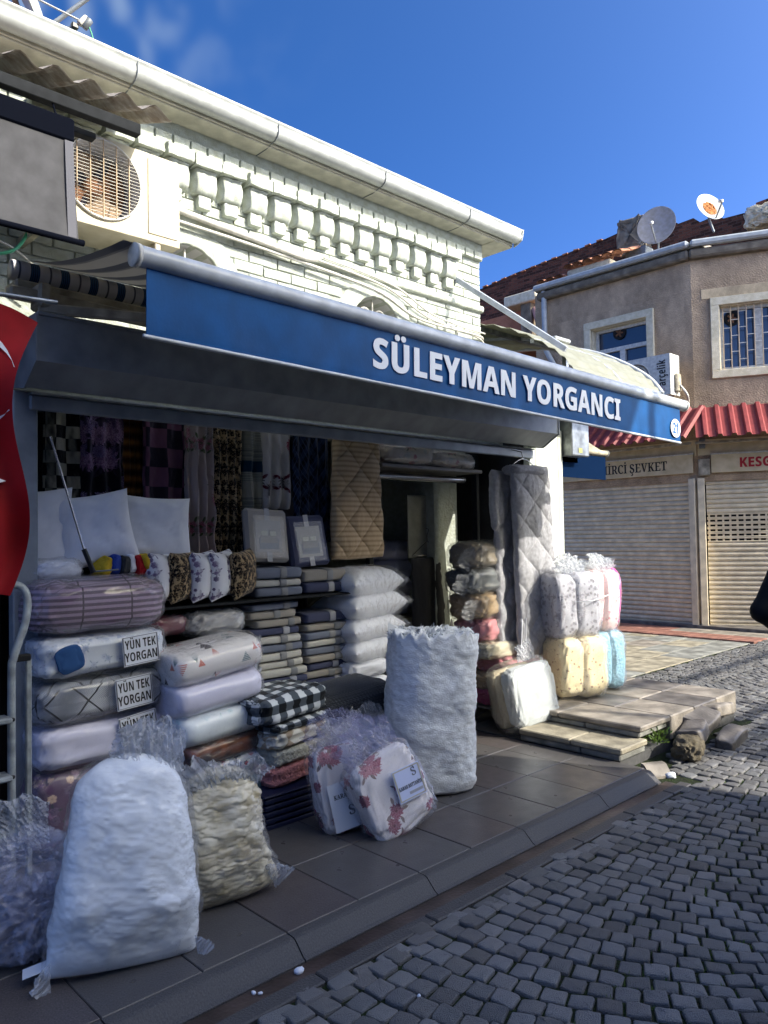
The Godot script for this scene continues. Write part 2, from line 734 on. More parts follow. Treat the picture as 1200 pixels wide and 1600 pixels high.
func materials() -> void:
	T.tone = noise_tex(512, 0.012, 5, gray(0.80), gray(1.0), 3)
	T.blotch = noise_tex(512, 0.006, 4, gray(0.62), gray(1.0), 8)
	T.rough = noise_tex(512, 0.06, 4, gray(0.0), gray(1.0), 21)
	T.fine = noise_tex(512, 0.18, 3, gray(0.0), gray(1.0), 22)
	T.lump = noise_tex(512, 0.02, 4, gray(0.0), gray(1.0), 23)
	T.crease = normal_tex(512, 0.012, 4, 9.0, 31)
	T.crumple = normal_tex(512, 0.016, 3, 6.0, 33)
	T.stain = noise_tex(512, 0.008, 5, Color(0.88, 0.87, 0.82), Color(1, 1, 1), 41)
	T.pebble = noise_tex(512, 0.11, 2, Color(0.52, 0.45, 0.38), Color(1.0, 0.95, 0.86), 43, FastNoiseLite.TYPE_CELLULAR)
	T.moss = noise_tex(512, 0.02, 4, Color(0.22, 0.21, 0.17), Color(0.30, 0.42, 0.13), 45)
	T.granite = noise_tex(512, 0.12, 3, gray(0.62), gray(1.0), 47)
	mat("painted_brick", lin(0.475, 0.515, 0.475), 0.75, {"tex": T.stain, "bump": T.rough, "bs": 0.2, "s": 3.0, "world": true})
	mat("painted_mortar", lin(0.41, 0.45, 0.41), 0.85, {"tex": T.stain, "bump": T.rough, "bs": 0.3, "s": 3.0, "world": true})
	mat("stucco_white", lin(0.465, 0.505, 0.465), 0.8, {"tex": T.stain, "bump": T.lump, "bs": 0.35, "s": 3.0, "world": true})
	mat("gutter_white", lin(0.48, 0.50, 0.475), 0.35, {"tex": T.tone, "s": 1.0, "spec": 0.5})
	mat("soffit_cream", lin(0.58, 0.56, 0.46), 0.5, {"tex": T.tone, "s": 1.0})
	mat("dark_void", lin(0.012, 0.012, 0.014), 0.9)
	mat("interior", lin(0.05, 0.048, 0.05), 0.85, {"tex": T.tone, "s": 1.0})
	mat("shutter_grey", lin(0.30, 0.33, 0.35), 0.42, {"tex": T.tone, "s": 0.8, "spec": 0.5})
	mat("pillar_white", lin(0.66, 0.70, 0.62), 0.4, {"tex": T.tone, "s": 1.0})
	mat("grey_metal", lin(0.22, 0.24, 0.25), 0.45, {"tex": T.tone, "s": 2.0, "metal": 0.3})
	mat("dark_metal", lin(0.03, 0.032, 0.034), 0.8, {"tex": T.tone, "s": 2.0, "spec": 0.15})
	mat("galvanised", lin(0.42, 0.45, 0.46), 0.38, {"tex": T.blotch, "s": 2.0, "metal": 0.5})
	mat("steel", lin(0.5, 0.5, 0.5), 0.25, {"metal": 0.9})
	mat("black_plastic", lin(0.015, 0.015, 0.016), 0.4)
	mat("white_plastic", lin(0.72, 0.70, 0.62), 0.4, {"tex": T.tone, "s": 2.0})
	mat("beige_paint", lin(0.62, 0.55, 0.40), 0.45, {"tex": T.blotch, "s": 2.0})
	mat("valance_blue", lin(0.002, 0.082, 0.27), 0.6, {"tex": T.tone, "s": Vector3(0.7, 0.5, 1.0), "bump": T.fine, "bs": 0.03, "spec": 0.3})
	mat("lettering_white", lin(0.72, 0.75, 0.80), 0.55)
	mat("lettering_black", lin(0.02, 0.02, 0.02), 0.6)
	mat("lettering_red", lin(0.45, 0.02, 0.03), 0.6)
	mat("alu_white", lin(0.58, 0.62, 0.66), 0.35, {"tex": T.tone, "s": 1.0, "spec": 0.5})
	mat("cobble", Color.WHITE, 0.62, {"tex": T.granite, "s": 5.0, "world": true, "bump": T.rough, "bs": 0.5, "vc": true, "spec": 0.35})
	mat("bed", lin(0.26, 0.27, 0.22), 0.95, {"tex": T.moss, "s": 1.6, "world": true, "bump": T.rough, "bs": 0.8})
	mat("earth", lin(0.10, 0.10, 0.095), 0.95, {"tex": T.blotch, "s": 0.5, "world": true})
	mat("tile_dark", lin(0.135, 0.128, 0.125), 0.42, {"tex": T.granite, "s": 2.3, "world": true, "bump": T.rough, "bs": 0.06, "rtex": T.blotch})
	mat("tile_red", lin(0.14, 0.122, 0.118), 0.45, {"tex": T.granite, "s": 2.0, "world": true, "bump": T.rough, "bs": 0.06, "rtex": T.blotch})
	mat("tile_grout", lin(0.10, 0.10, 0.10), 0.9, {"tex": T.tone, "s": 3.0, "world": true})
	mat("kerb_stone", lin(0.12, 0.115, 0.112), 0.6, {"tex": T.granite, "s": 2.5, "world": true, "bump": T.rough, "bs": 0.2})
	mat("channel", lin(0.085, 0.06, 0.05), 0.35, {"tex": T.blotch, "s": 1.2, "world": true, "bump": T.rough, "bs": 0.1})
	mat("slab_yellow", lin(0.46, 0.41, 0.30), 0.7, {"tex": T.blotch, "s": 1.3, "world": true, "bump": T.rough, "bs": 0.25})
	mat("slab_grey", lin(0.36, 0.36, 0.32), 0.7, {"tex": T.blotch, "s": 1.1, "world": true, "bump": T.rough, "bs": 0.25})
	mat("slab_tan", lin(0.40, 0.355, 0.295), 0.6, {"tex": T.blotch, "s": 1.2, "world": true, "bump": T.rough, "bs": 0.2})
	mat("slab_brown", lin(0.22, 0.20, 0.18), 0.5, {"tex": T.blotch, "s": 1.2, "world": true, "bump": T.rough, "bs": 0.15})
	mat("slab_pink", lin(0.42, 0.20, 0.15), 0.7, {"tex": T.blotch, "s": 1.5, "world": true, "bump": T.rough, "bs": 0.2})
	mat("rock", lin(0.34, 0.29, 0.20), 0.9, {"tex": T.granite, "s": 6.0, "bump": T.rough, "bs": 1.5})
	mat("leaf", lin(0.07, 0.12, 0.03), 0.6, {"back": lin(0.1, 0.16, 0.03)})
	mat("film", Color(1, 1, 1), 0.16, {"alpha": 0.025, "nrm": T.crease, "ns": 1.0, "s": Vector3(3, 6, 3), "spec": 0.7})
	mat("film_loose", Color(0.96, 0.98, 1.0), 0.12, {"alpha": 0.15, "nrm": T.crumple, "ns": 1.2, "s": 5.0, "spec": 0.7})
	mat("film_streak", Color(0.97, 0.99, 1.0), 0.12, {"alpha": 0.03, "nrm": T.crease, "ns": 1.6, "s": Vector3(1.6, 7, 1.6), "spec": 0.7})
	mat("glass", Color(0.8, 0.9, 1.0), 0.05, {"alpha": 0.25})


# ------------------------------------------------------------------ ground
func street() -> void:
	struct("ground", bx(Vector3(0, -0.2, 0), Vector3(160, 0.2, 160)), M.earth)
	var st := struct("street", bb(Vector3(-12, -0.09, -4.35), Vector3(30, -0.014, 3.3)), M.bed)
	# cobbles laid in stacked arcs
	var stones: Array = []
	var rr := 1.65
	var top := 0.9
	var zc := -4.75
	while zc < 1.0:
		for k in range(-26, 138):
			var x0 := k * 0.0985
			var n := 32
			for j in n:
				var th := -top + 2.0 * top * (j + 0.5 + 0.24 * sin(k * 2.3) * (k % 2)) / n
				var c := Vector2(x0 + rr * (1.0 - cos(th)), zc + rr * sin(th))
				if c.y < -4.22 or c.y > 0.75 or c.x < 0.4 or c.x > 12.6:
					continue
				if (c.x < 4.86 and c.y < -2.19) or (c.x < 5.1 and c.y < -2.42):
					continue
				if c.x < 6.66 and c.y < -2.56:
					continue
				if absf(sin(th)) * rr > 1.32:
					continue
				stones.append([c, th, 0.0985 * cos(th) * 0.5 - 0.0026, rr * top / n - 0.0026, k * 31 + j])
		zc += 2.6
	# a straight course along the channel
	var xs := 0.4
	while xs < 4.8:
		var l := R.randf_range(0.1, 0.17)
		stones.append([Vector2(xs + l * 0.5, -2.145), 0.0, l * 0.5 - 0.005, 0.035, 7000 + int(xs * 100)])
		xs += l
	var inv := cam.transform.affine_inverse()
	for s in stones:
		var q: Vector3 = inv * Vector3(s[0].x, 0, s[0].y)
		var inview: bool = q.z < -0.5 and absf(q.x / q.z) < 0.54 and absf(q.y / q.z) < 0.72
		s.append(q.length() if inview else 1000.0 + q.length())
	stones.sort_custom(func(a, b): return a[5] < b[5])
	var rest := Mb.new()
	rest.colored = true
	for i in stones.size():
		if i < 300:
			var m := Mb.new()
			m.colored = true
			cobble(m, stones[i])
			put("cobblestone", m.mesh(), M.cobble, st)
		else:
			cobble(rest, stones[i])
	var o := put("cobblestones", rest.mesh(), M.cobble, st)
	o.set_meta("kind", "stuff")
	# moss tufts in the joints
	var tuft := Mb.new()
	for i in 900:
		var s: Array = stones[R.randi() % 420]
		var a: float = s[1]
		var side := 1.0 if R.randf() < 0.5 else -1.0
		var along := R.randf_range(-1, 1)
		var lx: float = (s[2] + 0.006) * side if i % 2 == 0 else s[2] * along
		var lz: float = s[3] * along if i % 2 == 0 else (s[3] + 0.006) * side
		var p := Vector3(s[0].x + lx * cos(a) + lz * sin(a), -0.02, s[0].y - lx * sin(a) + lz * cos(a))
		if NS.get_noise_2d(p.x * 1.4, p.z * 1.4) < -0.05:
			continue
		for b in 3:
			var an := R.randf() * TAU
			var d := Vector3(cos(an), 0, sin(an))
			var hgt := R.randf_range(0.012, 0.026)
			var base := p + d * R.randf_range(0.0, 0.008)
			tuft.tri(base - d.cross(Vector3.UP) * 0.004, base + d.cross(Vector3.UP) * 0.004, base + d * 0.008 + Vector3(0, hgt, 0), base - d)
	var mo := put("moss", tuft.mesh(), M.leaf)
	mo.set_meta("kind", "stuff")
	tag(mo, "green moss tufts in the joints between dark cobblestones", "moss")
	# channel, edging and bits of fluff
	struct("gutter_channel", bb(Vector3(-2, -0.08, -2.345), Vector3(4.72, -0.010, -2.262)), M.channel)
	var ed := Node3D.new()
	ed.name = "kerb_edging"
	ed.set_meta("kind", "structure")
	add_child(ed)
	var x := 0.3
	while x < 4.7:
		var l := R.randf_range(0.45, 0.62)
		put("edging_stone", bb(Vector3(x + 0.003, -0.07, -2.262), Vector3(minf(x + l, 4.75) - 0.003, 0.001 + R.randf() * 0.003, -2.185), 0.006), M.kerb_stone, ed)
		x += l
	var fl := [[Vector3(1.74, -0.002, -2.31), 0.016], [Vector3(1.545, -0.005, -2.32), 0.008], [Vector3(1.56, -0.005, -2.30), 0.007], [Vector3(1.93, 0.004, -1.88), 0.007], [Vector3(4.82, 0.0, -2.36), 0.03]]
	var names := ["round white tuft of wool fluff lying in the brown gutter channel", "small torn scrap of fluff lying in the gutter channel", "tiny crumb of fluff beside the torn scrap in the gutter channel", "tiny white pebble on a dark cobblestone", "crumpled white paper lying at the end of the kerb beside the rock"]
	for i in fl.size():
		single("wool_tuft" if i < 3 else ("pebble" if i == 3 else "paper_scrap"), bale(Vector3(2.4, 1.5, 1.7) * fl[i][1], 0.8, 0.9, i + 3, 0.35 * fl[i][1], 40.0 / (fl[i][1] * 60.0), 0, 0.0, 14, 10), M.lettering_white, names[i], ["wool tuft", "wool tuft", "wool tuft", "pebble", "paper"][i], fl[i][0], Vector3(0, i * 1.3, 0))


func cobble(m: Mb, s: Array) -> void:
	var rg := RandomNumberGenerator.new()
	rg.seed = s[4]
	var hx: float = s[2]
	var hz: float = s[3]
	var a: float = s[1]
	var g := rg.randf_range(0.20, 0.36)
	var warm := rg.randf_range(-0.006, 0.006)
	m.tint = Color(g + warm + 0.006, g, g - warm - 0.010)
	var out := []
	var n := 10
	for k in n:
		var t := TAU * k / n
		var ex := 0.24
		var px: float = hx * signf(cos(t)) * pow(absf(cos(t)), ex) * rg.randf_range(0.88, 1.06)
		var pz: float = hz * signf(sin(t)) * pow(absf(sin(t)), ex) * rg.randf_range(0.90, 1.04)
		out.append(Vector2(px, pz))
	var up := rg.randf_range(-0.006, 0.007)
	var tx := rg.randf_range(-0.07, 0.07)
	var tz := rg.randf_range(-0.07, 0.07)
	var P: Array = []
	for lv in [[1.0, -0.06], [1.0, -0.011], [0.965, -0.004], [0.87, -0.0005], [0.5, 0.001], [0.0, 0.001]]:
		var row := PackedVector3Array()
		for k in n:
			var q: Vector2 = out[k] * lv[0]
			var y: float = lv[1] + up + q.x * tx + q.y * tz
			if lv[0] < 0.97 and lv[0] > 0.0:
				y += rg.randf_range(-0.0026, 0.0026)
			row.append(Vector3(s[0].x + q.x * cos(a) + q.y * sin(a), y, s[0].y - q.x * sin(a) + q.y * cos(a)))
		P.append(row)
	m.grid(P, true)


func pavement() -> void:
	# shop pavement: base with a grid of stone tiles
	var sw := struct("sidewalk", bb(Vector3(-2.0, -0.09, -4.05), Vector3(4.68, 0.05, -2.47)), M.tile_grout)
	var zs := [-2.465, -2.93, -3.39, -3.85, -4.3]
	for zi in 4:
		var k := 0
		var x := 0.31 - 0.74
		while x < 4.6:
			var x1 := minf(x + 0.372, 4.68)
			put("tile", bb(Vector3(x + 0.002, 0.03, zs[zi + 1] + 0.002), Vector3(x1 - 0.002, 0.058 + R.randf() * 0.0025, zs[zi] - 0.002), 0.003), M.tile_dark if (k + zi) % 3 else M.tile_red, sw)
			x += 0.372
			k += 1
	# rounded kerb stones
	var kb := Node3D.new()
	kb.name = "kerb"
	kb.set_meta("kind", "structure")
	add_child(kb)
	var prof := PackedVector2Array([Vector2(0.115, -0.08), Vector2(0.115, 0.057), Vector2(0.08, 0.056), Vector2(0.066, 0.051), Vector2(0.016, 0.004), Vector2(0.0, -0.004), Vector2(0.0, -0.08)])
	var xk := -0.43
	while xk < 4.5:
		var l := 0.744 if xk < 3.9 else 4.67 - xk
		var b := Mb.new()
		# profile x -> -z, so the high side is toward the shop
		b.prism(prof, l - 0.006, Transform3D(Basis(Vector3(0, 0, -1), Vector3.UP, Vector3(1, 0, 0)), Vector3(xk, 0, -2.347)))
		put("kerb_stone", b.mesh(), M.kerb_stone, kb)
		xk += l
	var lip := Mb.new()
	lip.prism(prof, 0.16, Transform3D(Basis(Vector3(0.5, 0, -0.87), Vector3.UP, Vector3(0.87, 0, 0.5)), Vector3(4.69, 0.006, -2.43)))
	put("kerb_stone", lip.mesh(), M.slab_tan, kb)
	# raised pavement with two low steps
	var pf := struct("raised_pavement", bb(Vector3(4.71, -0.09, -4.02), Vector3(6.61, 0.06, -2.66)), M.tile_grout)
	var slabs := [
		[4.68, 5.03, 0.06, 0.105, -3.46, -2.95, "slab_grey"], [4.68, 5.03, 0.06, 0.105, -2.948, -2.64, "slab_grey"],
		[4.665, 5.03, 0.109, 0.15, -3.46, -3.02, "slab_yellow"], [4.665, 5.03, 0.109, 0.15, -3.018, -2.62, "slab_yellow"],
		[4.99, 5.4, 0.154, 0.195, -4.0, -3.1, "slab_grey"], [4.99, 5.4, 0.154, 0.195, -3.098, -2.66, "slab_grey"],
		[4.975, 5.42, 0.199, 0.24, -4.0, -3.32, "slab_tan"], [4.975, 5.42, 0.199, 0.24, -3.318, -2.64, "slab_tan"]]
	for i in 3:
		for j in 3:
			slabs.append([5.423 + i * 0.4, 5.82 + i * 0.4, 0.06, 0.24, -4.0 + j * 0.454, -3.549 + j * 0.454, "slab_brown" if (i + j) % 2 else "slab_tan"])
	for s in slabs:
		put("slab", bb(Vector3(s[0] + 0.002, s[2], s[4] + 0.002), Vector3(s[1] - 0.002, s[3] - 0.002 * R.randf(), s[5] - 0.002), 0.008), M[s[6]], pf)
	# broken kerb stones tipped at the corner of the raised pavement
	var labels := ["broken brown kerb stone tipped over, nearest the rock at the pavement corner", "upper brown kerb stone sagging between two others at the pavement corner", "tan kerb stone lying highest at the corner of the raised pavement", "narrow dark kerb stone end standing against the cobbles beyond the rock", "short tan kerb stone turned up at the far end of the broken kerb"]
	labels[0] = "broken brown kerb stone tipped over beside the rock at the pavement corner"
	var ks := [[Vector3(5.52, 0.10, -2.52), Vector3(0.30, 0.11, 0.18), Vector3(-0.18, 0.2, 0.1), "slab_brown"], [Vector3(5.80, 0.15, -2.60), Vector3(0.34, 0.10, 0.24), Vector3(0.22, 0.12, 0.12), "slab_brown"], [Vector3(6.18, 0.16, -2.66), Vector3(0.42, 0.10, 0.24), Vector3(-0.1, 0.1, -0.1), "slab_tan"], [Vector3(5.86, 0.05, -2.38), Vector3(0.44, 0.12, 0.14), Vector3(0.15, 0.14, 0.05), "slab_brown"]]
	for i in ks.size():
		var m := bale(ks[i][1], 0.22, 0.3, 60 + i, 0.010, 9.0, 0, 0.0, 40, 24, -0.03 + 0.02 * i)
		single("kerb_block", m, M[ks[i][3]], labels[i], "kerb stone", ks[i][0], ks[i][2], "broken kerb stones")
	single("rock", bale(Vector3(0.34, 0.17, 0.22), 0.7, 0.8, 71, 0.03, 7.0, 0, 0.0, 40, 26), M.rock, "rough yellowish rock lying beside the steps and broken kerb", "rock", Vector3(5.31, 0.065, -2.46), Vector3(0, 0.3, 0.05))
	var pl := thing("weed", "small green weed growing between the stone steps and the rock", "plant", Vector3(5.24, 0.06, -2.66))
	var lv := Mb.new()
	for i in 130:
		var a := R.randf() * TAU
		var d := Vector3(cos(a), R.randf_range(0.3, 1.3), sin(a)).normalized()
		var p := d * R.randf_range(0.03, 0.15)
		p.y = absf(p.y) * 1.1
		var s := d.cross(Vector3(R.randf() - 0.5, 1, R.randf() - 0.5)).normalized() * 0.008
		lv.quad(p - d * 0.014, p + s, p + d * 0.02 + Vector3(0, 0.004, 0), p - s, p - Vector3(0, 1, 0))
	put("foliage", lv.mesh(), M.leaf, pl)
	put("stem", tb([Vector3.ZERO, Vector3(0.01, 0.08, 0.01), Vector3(0.0, 0.14, 0.0)], 0.004, 6), M.leaf, pl)
	# pale slabs and a strip of red tiles in front of the far shops
	var pv := struct("far_pavement", bb(Vector3(6.4, -0.09, -9.5), Vector3(13.8, -0.02, -4.24)), M.tile_grout)
	var pick := ["slab_yellow", "slab_grey", "slab_yellow", "slab_tan", "slab_grey", "slab_yellow"]
	var row := 0
	var z := -4.25
	while z > -8.6:
		var x := 6.9 + (row % 2) * 0.3
		while x < 11.1:
			var l := 0.62
			put("slab", bb(Vector3(x + 0.003, -0.03, z - 0.447), Vector3(minf(x + l, 11.2) - 0.003, -0.004 + R.randf() * 0.004, z - 0.003), 0.004), M[pick[R.randi() % 6]], pv)
			x += l
		z -= 0.45
		row += 1
	z = -4.2
	while z > -8.6:
		for i in 2:
			put("tile", bb(Vector3(11.206 + i * 0.5, -0.03, z - 0.495), Vector3(11.7 + i * 0.5, 0.016 + R.randf() * 0.004, z - 0.003), 0.004), M.slab_pink if R.randf() < 0.8 else M.slab_tan, pv)
		z -= 0.5
	put("door_sill", bb(Vector3(12.21, -0.05, -8.6), Vector3(12.6, 0.07, -4.0), 0.01), M.slab_brown, pv)


# ------------------------------------------------------------------ white brick building
func brick_mesh(l: float, h: float, d: float, seed_: int) -> ArrayMesh:
	NS.seed = seed_
	NS.frequency = 1.0
	var b := Mb.new()
	var P: Array = []
	for lv in [[1.0, 0.0], [1.0, 0.55], [0.985, 0.8], [0.94, 0.97], [0.5, 1.0], [0.0, 1.02]]:
		var row := PackedVector3Array()
		for k in 12:
			var t := TAU * (k + 0.5) / 12
			var x := l * 0.5 * clampf(1.5 * cos(t), -1, 1)
			var y := h * 0.5 * clampf(1.5 * sin(t), -1, 1)
			var f: float = lv[0]
			var e := 1.0 if f < 0.99 else 1.0
			x = signf(x) * maxf(absf(x) - (1.0 - f) * h * 0.9, 0.0) if f > 0.5 else x * f
			y = y * f
			var q := NS.get_noise_3d(x * 30.0, y * 30.0, lv[1] * 4.0 + seed_)
			row.append(Vector3(x + q * 0.004 * e, y + q * 0.004, lv[1] * d + q * 0.006 * f))
		P.append(row)
	b.grid(P, true)
	return b.mesh()


func white_building() -> void:
	var o := thing("white_brick_building", "whitewashed brick shop building with a row of corbels under a white gutter", "building", Vector3(0, 0, -4.3))
	# wall with two arched openings (local z = 0 is the brick face)
	var w := CSGBox3D.new()
	w.size = Vector3(6.5, 1.9, 0.3)
	w.position = Vector3(5.37 - 3.25, 3.3, -0.157)
	w.material = M.painted_mortar
	w.name = "wall"
	for ax in [2.44, 4.08]:
		var cyl := CSGCylinder3D.new()
		cyl.operation = CSGShape3D.OPERATION_SUBTRACTION
		cyl.radius = 0.25
		cyl.height = 1.0
		cyl.sides = 32
		cyl.rotation.x = PI / 2
		cyl.position = Vector3(ax, 3.22, 0) - w.position
		cyl.name = "arch_cut"
		w.add_child(cyl)
		var bxx := CSGBox3D.new()
		bxx.operation = CSGShape3D.OPERATION_SUBTRACTION
		bxx.size = Vector3(0.5, 0.9, 1.0)
		bxx.position = Vector3(ax, 2.77, 0) - w.position
		bxx.name = "opening_cut"
		w.add_child(bxx)
	o.add_child(w)
	put("side_wall", bb(Vector3(5.05, 0, -5.0), Vector3(5.366, 4.24, -0.32)), M.stucco_white, o)
	put("roof", bx(Vector3(1.6, 4.75, -2.0), Vector3(7.2, 0.08, 3.7), 0.0, Basis(Vector3.RIGHT, 0.24)), M.slab_pink, o)
	# bricks
	var full: Array = []
	var half: Array = []
	for i in 6:
		full.append(brick_mesh(0.226, 0.066, 0.018, 100 + i))
		half.append(brick_mesh(0.108, 0.066, 0.018, 120 + i))
	var y := 2.985
	var row := 0
	while y < 4.2:
		var x := 5.37 - (0.117 if row % 2 else 0.0)
		if row % 2:
			put("brick", half[row % 6], M.painted_brick, o, Vector3(5.312, y, -0.013))
		while x > 1.25:
			var cx := x - 0.117
			var hole := false
			for ax in [2.44, 4.08]:
				var d := Vector2(cx - ax, maxf(y - 3.22, 0.0))
				if d.length() < 0.40:
					hole = true
			if not hole and not (y > 3.68 and y < 4.09 and false):
				put("brick", full[R.randi() % 6], M.painted_brick, o, Vector3(cx, y + R.randf_range(-0.002, 0.002), -0.013 + R.randf_range(-0.002, 0.003)), Vector3(0, 0, R.randf_range(-0.008, 0.008)))
			x -= 0.236
		y += 0.0745
		row += 1
	# side face bricks, seen only from beyond the corner
	for ax in [2.44, 4.08]:
		# plastered arch ring, standing on the wall
		var ring := Mb.new()
		var P: Array = []
		for lv in [[0.405, -0.014], [0.39, 0.012], [0.26, 0.014], [0.25, 0.0], [0.25, -0.28]]:
			var rw := PackedVector3Array()
			rw.append(Vector3(ax - lv[0], 2.7, lv[1]))
			for k in 25:
				var t := PI - PI * k / 24.0
				var wob := 1.0 + 0.012 * sin(k * 2.1 + ax)
				rw.append(Vector3(ax + cos(t) * lv[0] * wob, 3.22 + sin(t) * lv[0] * wob, lv[1]))
			rw.append(Vector3(ax + lv[0], 2.7, lv[1]))
			P.append(rw)
		ring.grid(P, false)
		put("arch_surround", ring.mesh(), M.stucco_white, o)
		var win := put("window", bb(Vector3(ax - 0.26, 2.7, -0.30), Vector3(ax + 0.26, 3.5, -0.27)), M.slab_brown, o)
		var gr := Mb.new()
		for sx in [-1.0, 1.0]:
			var sp := []
			for k in 26:
				var t := float(k) / 25.0 * 1.6 * TAU
				var r := 0.065 * (1.0 - k / 32.0)
				sp.append(Vector3(ax + sx * (0.085 - cos(t) * r), 3.33 + sin(t) * r, -0.05))
			gr.tube(PackedVector3Array(sp), 0.008, 6)
			gr.tube(PackedVector3Array([Vector3(ax + sx * 0.02, 3.33, -0.05), Vector3(ax + sx * 0.02, 3.1, -0.05), Vector3(ax + sx * 0.1, 2.8, -0.05)]), 0.008, 6)
			var arc := []
			for k in 13:
				var t := PI * 0.5 * k / 12.0
				arc.append(Vector3(ax + sx * (0.24 - 0.19 * sin(t)), 3.02 + 0.2 * sin(t * 2.0) * 0.8, -0.05))
			gr.tube(PackedVector3Array(arc), 0.008, 6)
		gr.tube(PackedVector3Array([Vector3(ax, 2.7, -0.05), Vector3(ax, 3.46, -0.05)]), 0.008, 6)
		put("scroll_grille", gr.mesh(), M.white_plastic, win)
	# corbels
	var kx := 1.545
	var kk := 0
	while kx < 4.95:
		var rot := Vector3(0, R.randf_range(-0.05, 0.05), R.randf_range(-0.02, 0.02))
		var cp := Vector3(kx, 3.72 + R.randf_range(-0.006, 0.006), -0.002)
		var body := put("corbel", barrel_mesh(kk), M.painted_brick, o, cp, rot)
		put("corbel_cap", rough_block(Vector3(0.187 + R.randf_range(-0.007, 0.007), 0.075, 0.118), kk + 40, 0.009), M.painted_brick, body, Vector3(0, 0.275, 0.059))
		put("corbel_foot", rough_block(Vector3(0.10 + R.randf_range(-0.012, 0.012), 0.085, 0.052), kk + 80, 0.007), M.painted_brick, body, Vector3(R.randf_range(-0.01, 0.01), 0.036, 0.026))
		kx += 0.1975
		kk += 1
	# header course over the corbels, string course under them
	var hx := 5.36
	while hx > 1.3:
		put("brick", half[R.randi() % 6], M.painted_brick, o, Vector3(hx - 0.06, 4.09, 0.035), Vector3(0, 0, R.randf_range(-0.02, 0.02)))
		hx -= 0.122
	put("cornice", bb(Vector3(1.0, 4.055, -0.02), Vector3(5.365, 4.22, 0.036)), M.painted_mortar, o)
	var sc := Mb.new()
	var sp: Array = []
	for lv in [[3.585, -0.01], [3.59, 0.03], [3.60, 0.042], [3.625, 0.046], [3.64, 0.038], [3.665, -0.01]]:
		var rw := PackedVector3Array()
		for k in 80:
			var x := 1.0 + 4.37 * k / 79.0
			var q := NS.get_noise_2d(x * 6.0, lv[0] * 40.0)
			rw.append(Vector3(x, lv[0] + q * 0.006, lv[1] + q * 0.006))
		sp.append(rw)
	sc.grid(sp, false)
	put("string_course", sc.mesh(), M.stucco_white, o)
	# half round gutter on a fascia and soffit
	var xr := 5.62
	put("soffit", bb(Vector3(-1.0, 4.205, -0.3), Vector3(xr - 0.02, 4.235, 0.19), 0.004), M.soffit_cream, o)
	put("fascia", bb(Vector3(-1.0, 4.215, 0.191), Vector3(xr - 0.015, 4.285, 0.205), 0.003), M.soffit_cream, o)
	var gx := xr
	var gi := 0
	var lens := [0.72, 0.98, 0.98, 0.98, 1.05, 1.2]
	for l in lens:
		var g := Mb.new()
		var rows: Array = []
		for x in [gx - l + 0.0015, gx - 0.0015]:
			var rw := PackedVector3Array()
			for q in [[0.205, 4.31], [0.205, 4.245], [0.214, 4.228], [0.235, 4.222], [0.262, 4.226], [0.285, 4.243], [0.296, 4.268], [0.294, 4.30], [0.303, 4.316], [0.31, 4.326], [0.303, 4.334], [0.292, 4.326], [0.286, 4.30], [0.27, 4.262], [0.24, 4.245]]:
				rw.append(Vector3(x, q[1], q[0]))
			rows.append(rw)
		g.grid(rows, true)
		put("gutter", g.mesh(), M.gutter_white, o)
		if gi > 0:
			put("gutter_joint", tb([Vector3(gx, 4.335, 0.306), Vector3(gx, 4.30, 0.299), Vector3(gx, 4.262, 0.298), Vector3(gx, 4.238, 0.284), Vector3(gx, 4.221, 0.258), Vector3(gx, 4.218, 0.235), Vector3(gx, 4.202, 0.15), Vector3(gx, 4.202, -0.01)], 0.004, 5), M.grey_metal, o)
		gx -= l
		gi += 1
	var cap := Mb.new()
	cap.prism(PackedVector2Array([Vector2(0.2, 4.2), Vector2(0.25, 4.218), Vector2(0.29, 4.24), Vector2(0.3, 4.27), Vector2(0.312, 4.33), Vector2(0.2, 4.33)]), 0.012, Transform3D(Basis(Vector3(0, 0, 1), Vector3.UP, Vector3(1, 0, 0)), Vector3(xr, 0, 0)))
	put("gutter_end", cap.mesh(), M.gutter_white, o)
	put("side_soffit", bb(Vector3(5.368, 4.2, -4.0), Vector3(xr, 4.204, 0.18)), M.soffit_cream, o)
	put("side_fascia", bb(Vector3(xr - 0.014, 4.206, -4.0), Vector3(xr, 4.33, 0.19)), M.gutter_white, o)
	# room behind the shop front
	put("floor", bb(Vector3(1.0, -0.05, -3.0), Vector3(6.2, 0.056, 0.24)), M.slab_brown, o)
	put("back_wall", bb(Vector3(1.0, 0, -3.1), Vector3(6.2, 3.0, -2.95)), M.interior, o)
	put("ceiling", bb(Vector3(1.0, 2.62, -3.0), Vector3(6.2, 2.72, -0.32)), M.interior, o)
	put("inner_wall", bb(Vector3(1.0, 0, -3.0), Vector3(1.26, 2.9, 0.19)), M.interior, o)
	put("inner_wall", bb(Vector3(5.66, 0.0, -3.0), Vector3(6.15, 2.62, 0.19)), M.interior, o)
	put("lintel", bb(Vector3(1.262, 2.4, -0.3), Vector3(6.15, 2.95, 0.0)), M.stucco_white, o)
	put("roof_tile", bale(Vector3(0.12, 0.05, 0.2), 0.5, 0.8, 5), M.slab_pink, o, Vector3(5.5, 4.36, 0.16))
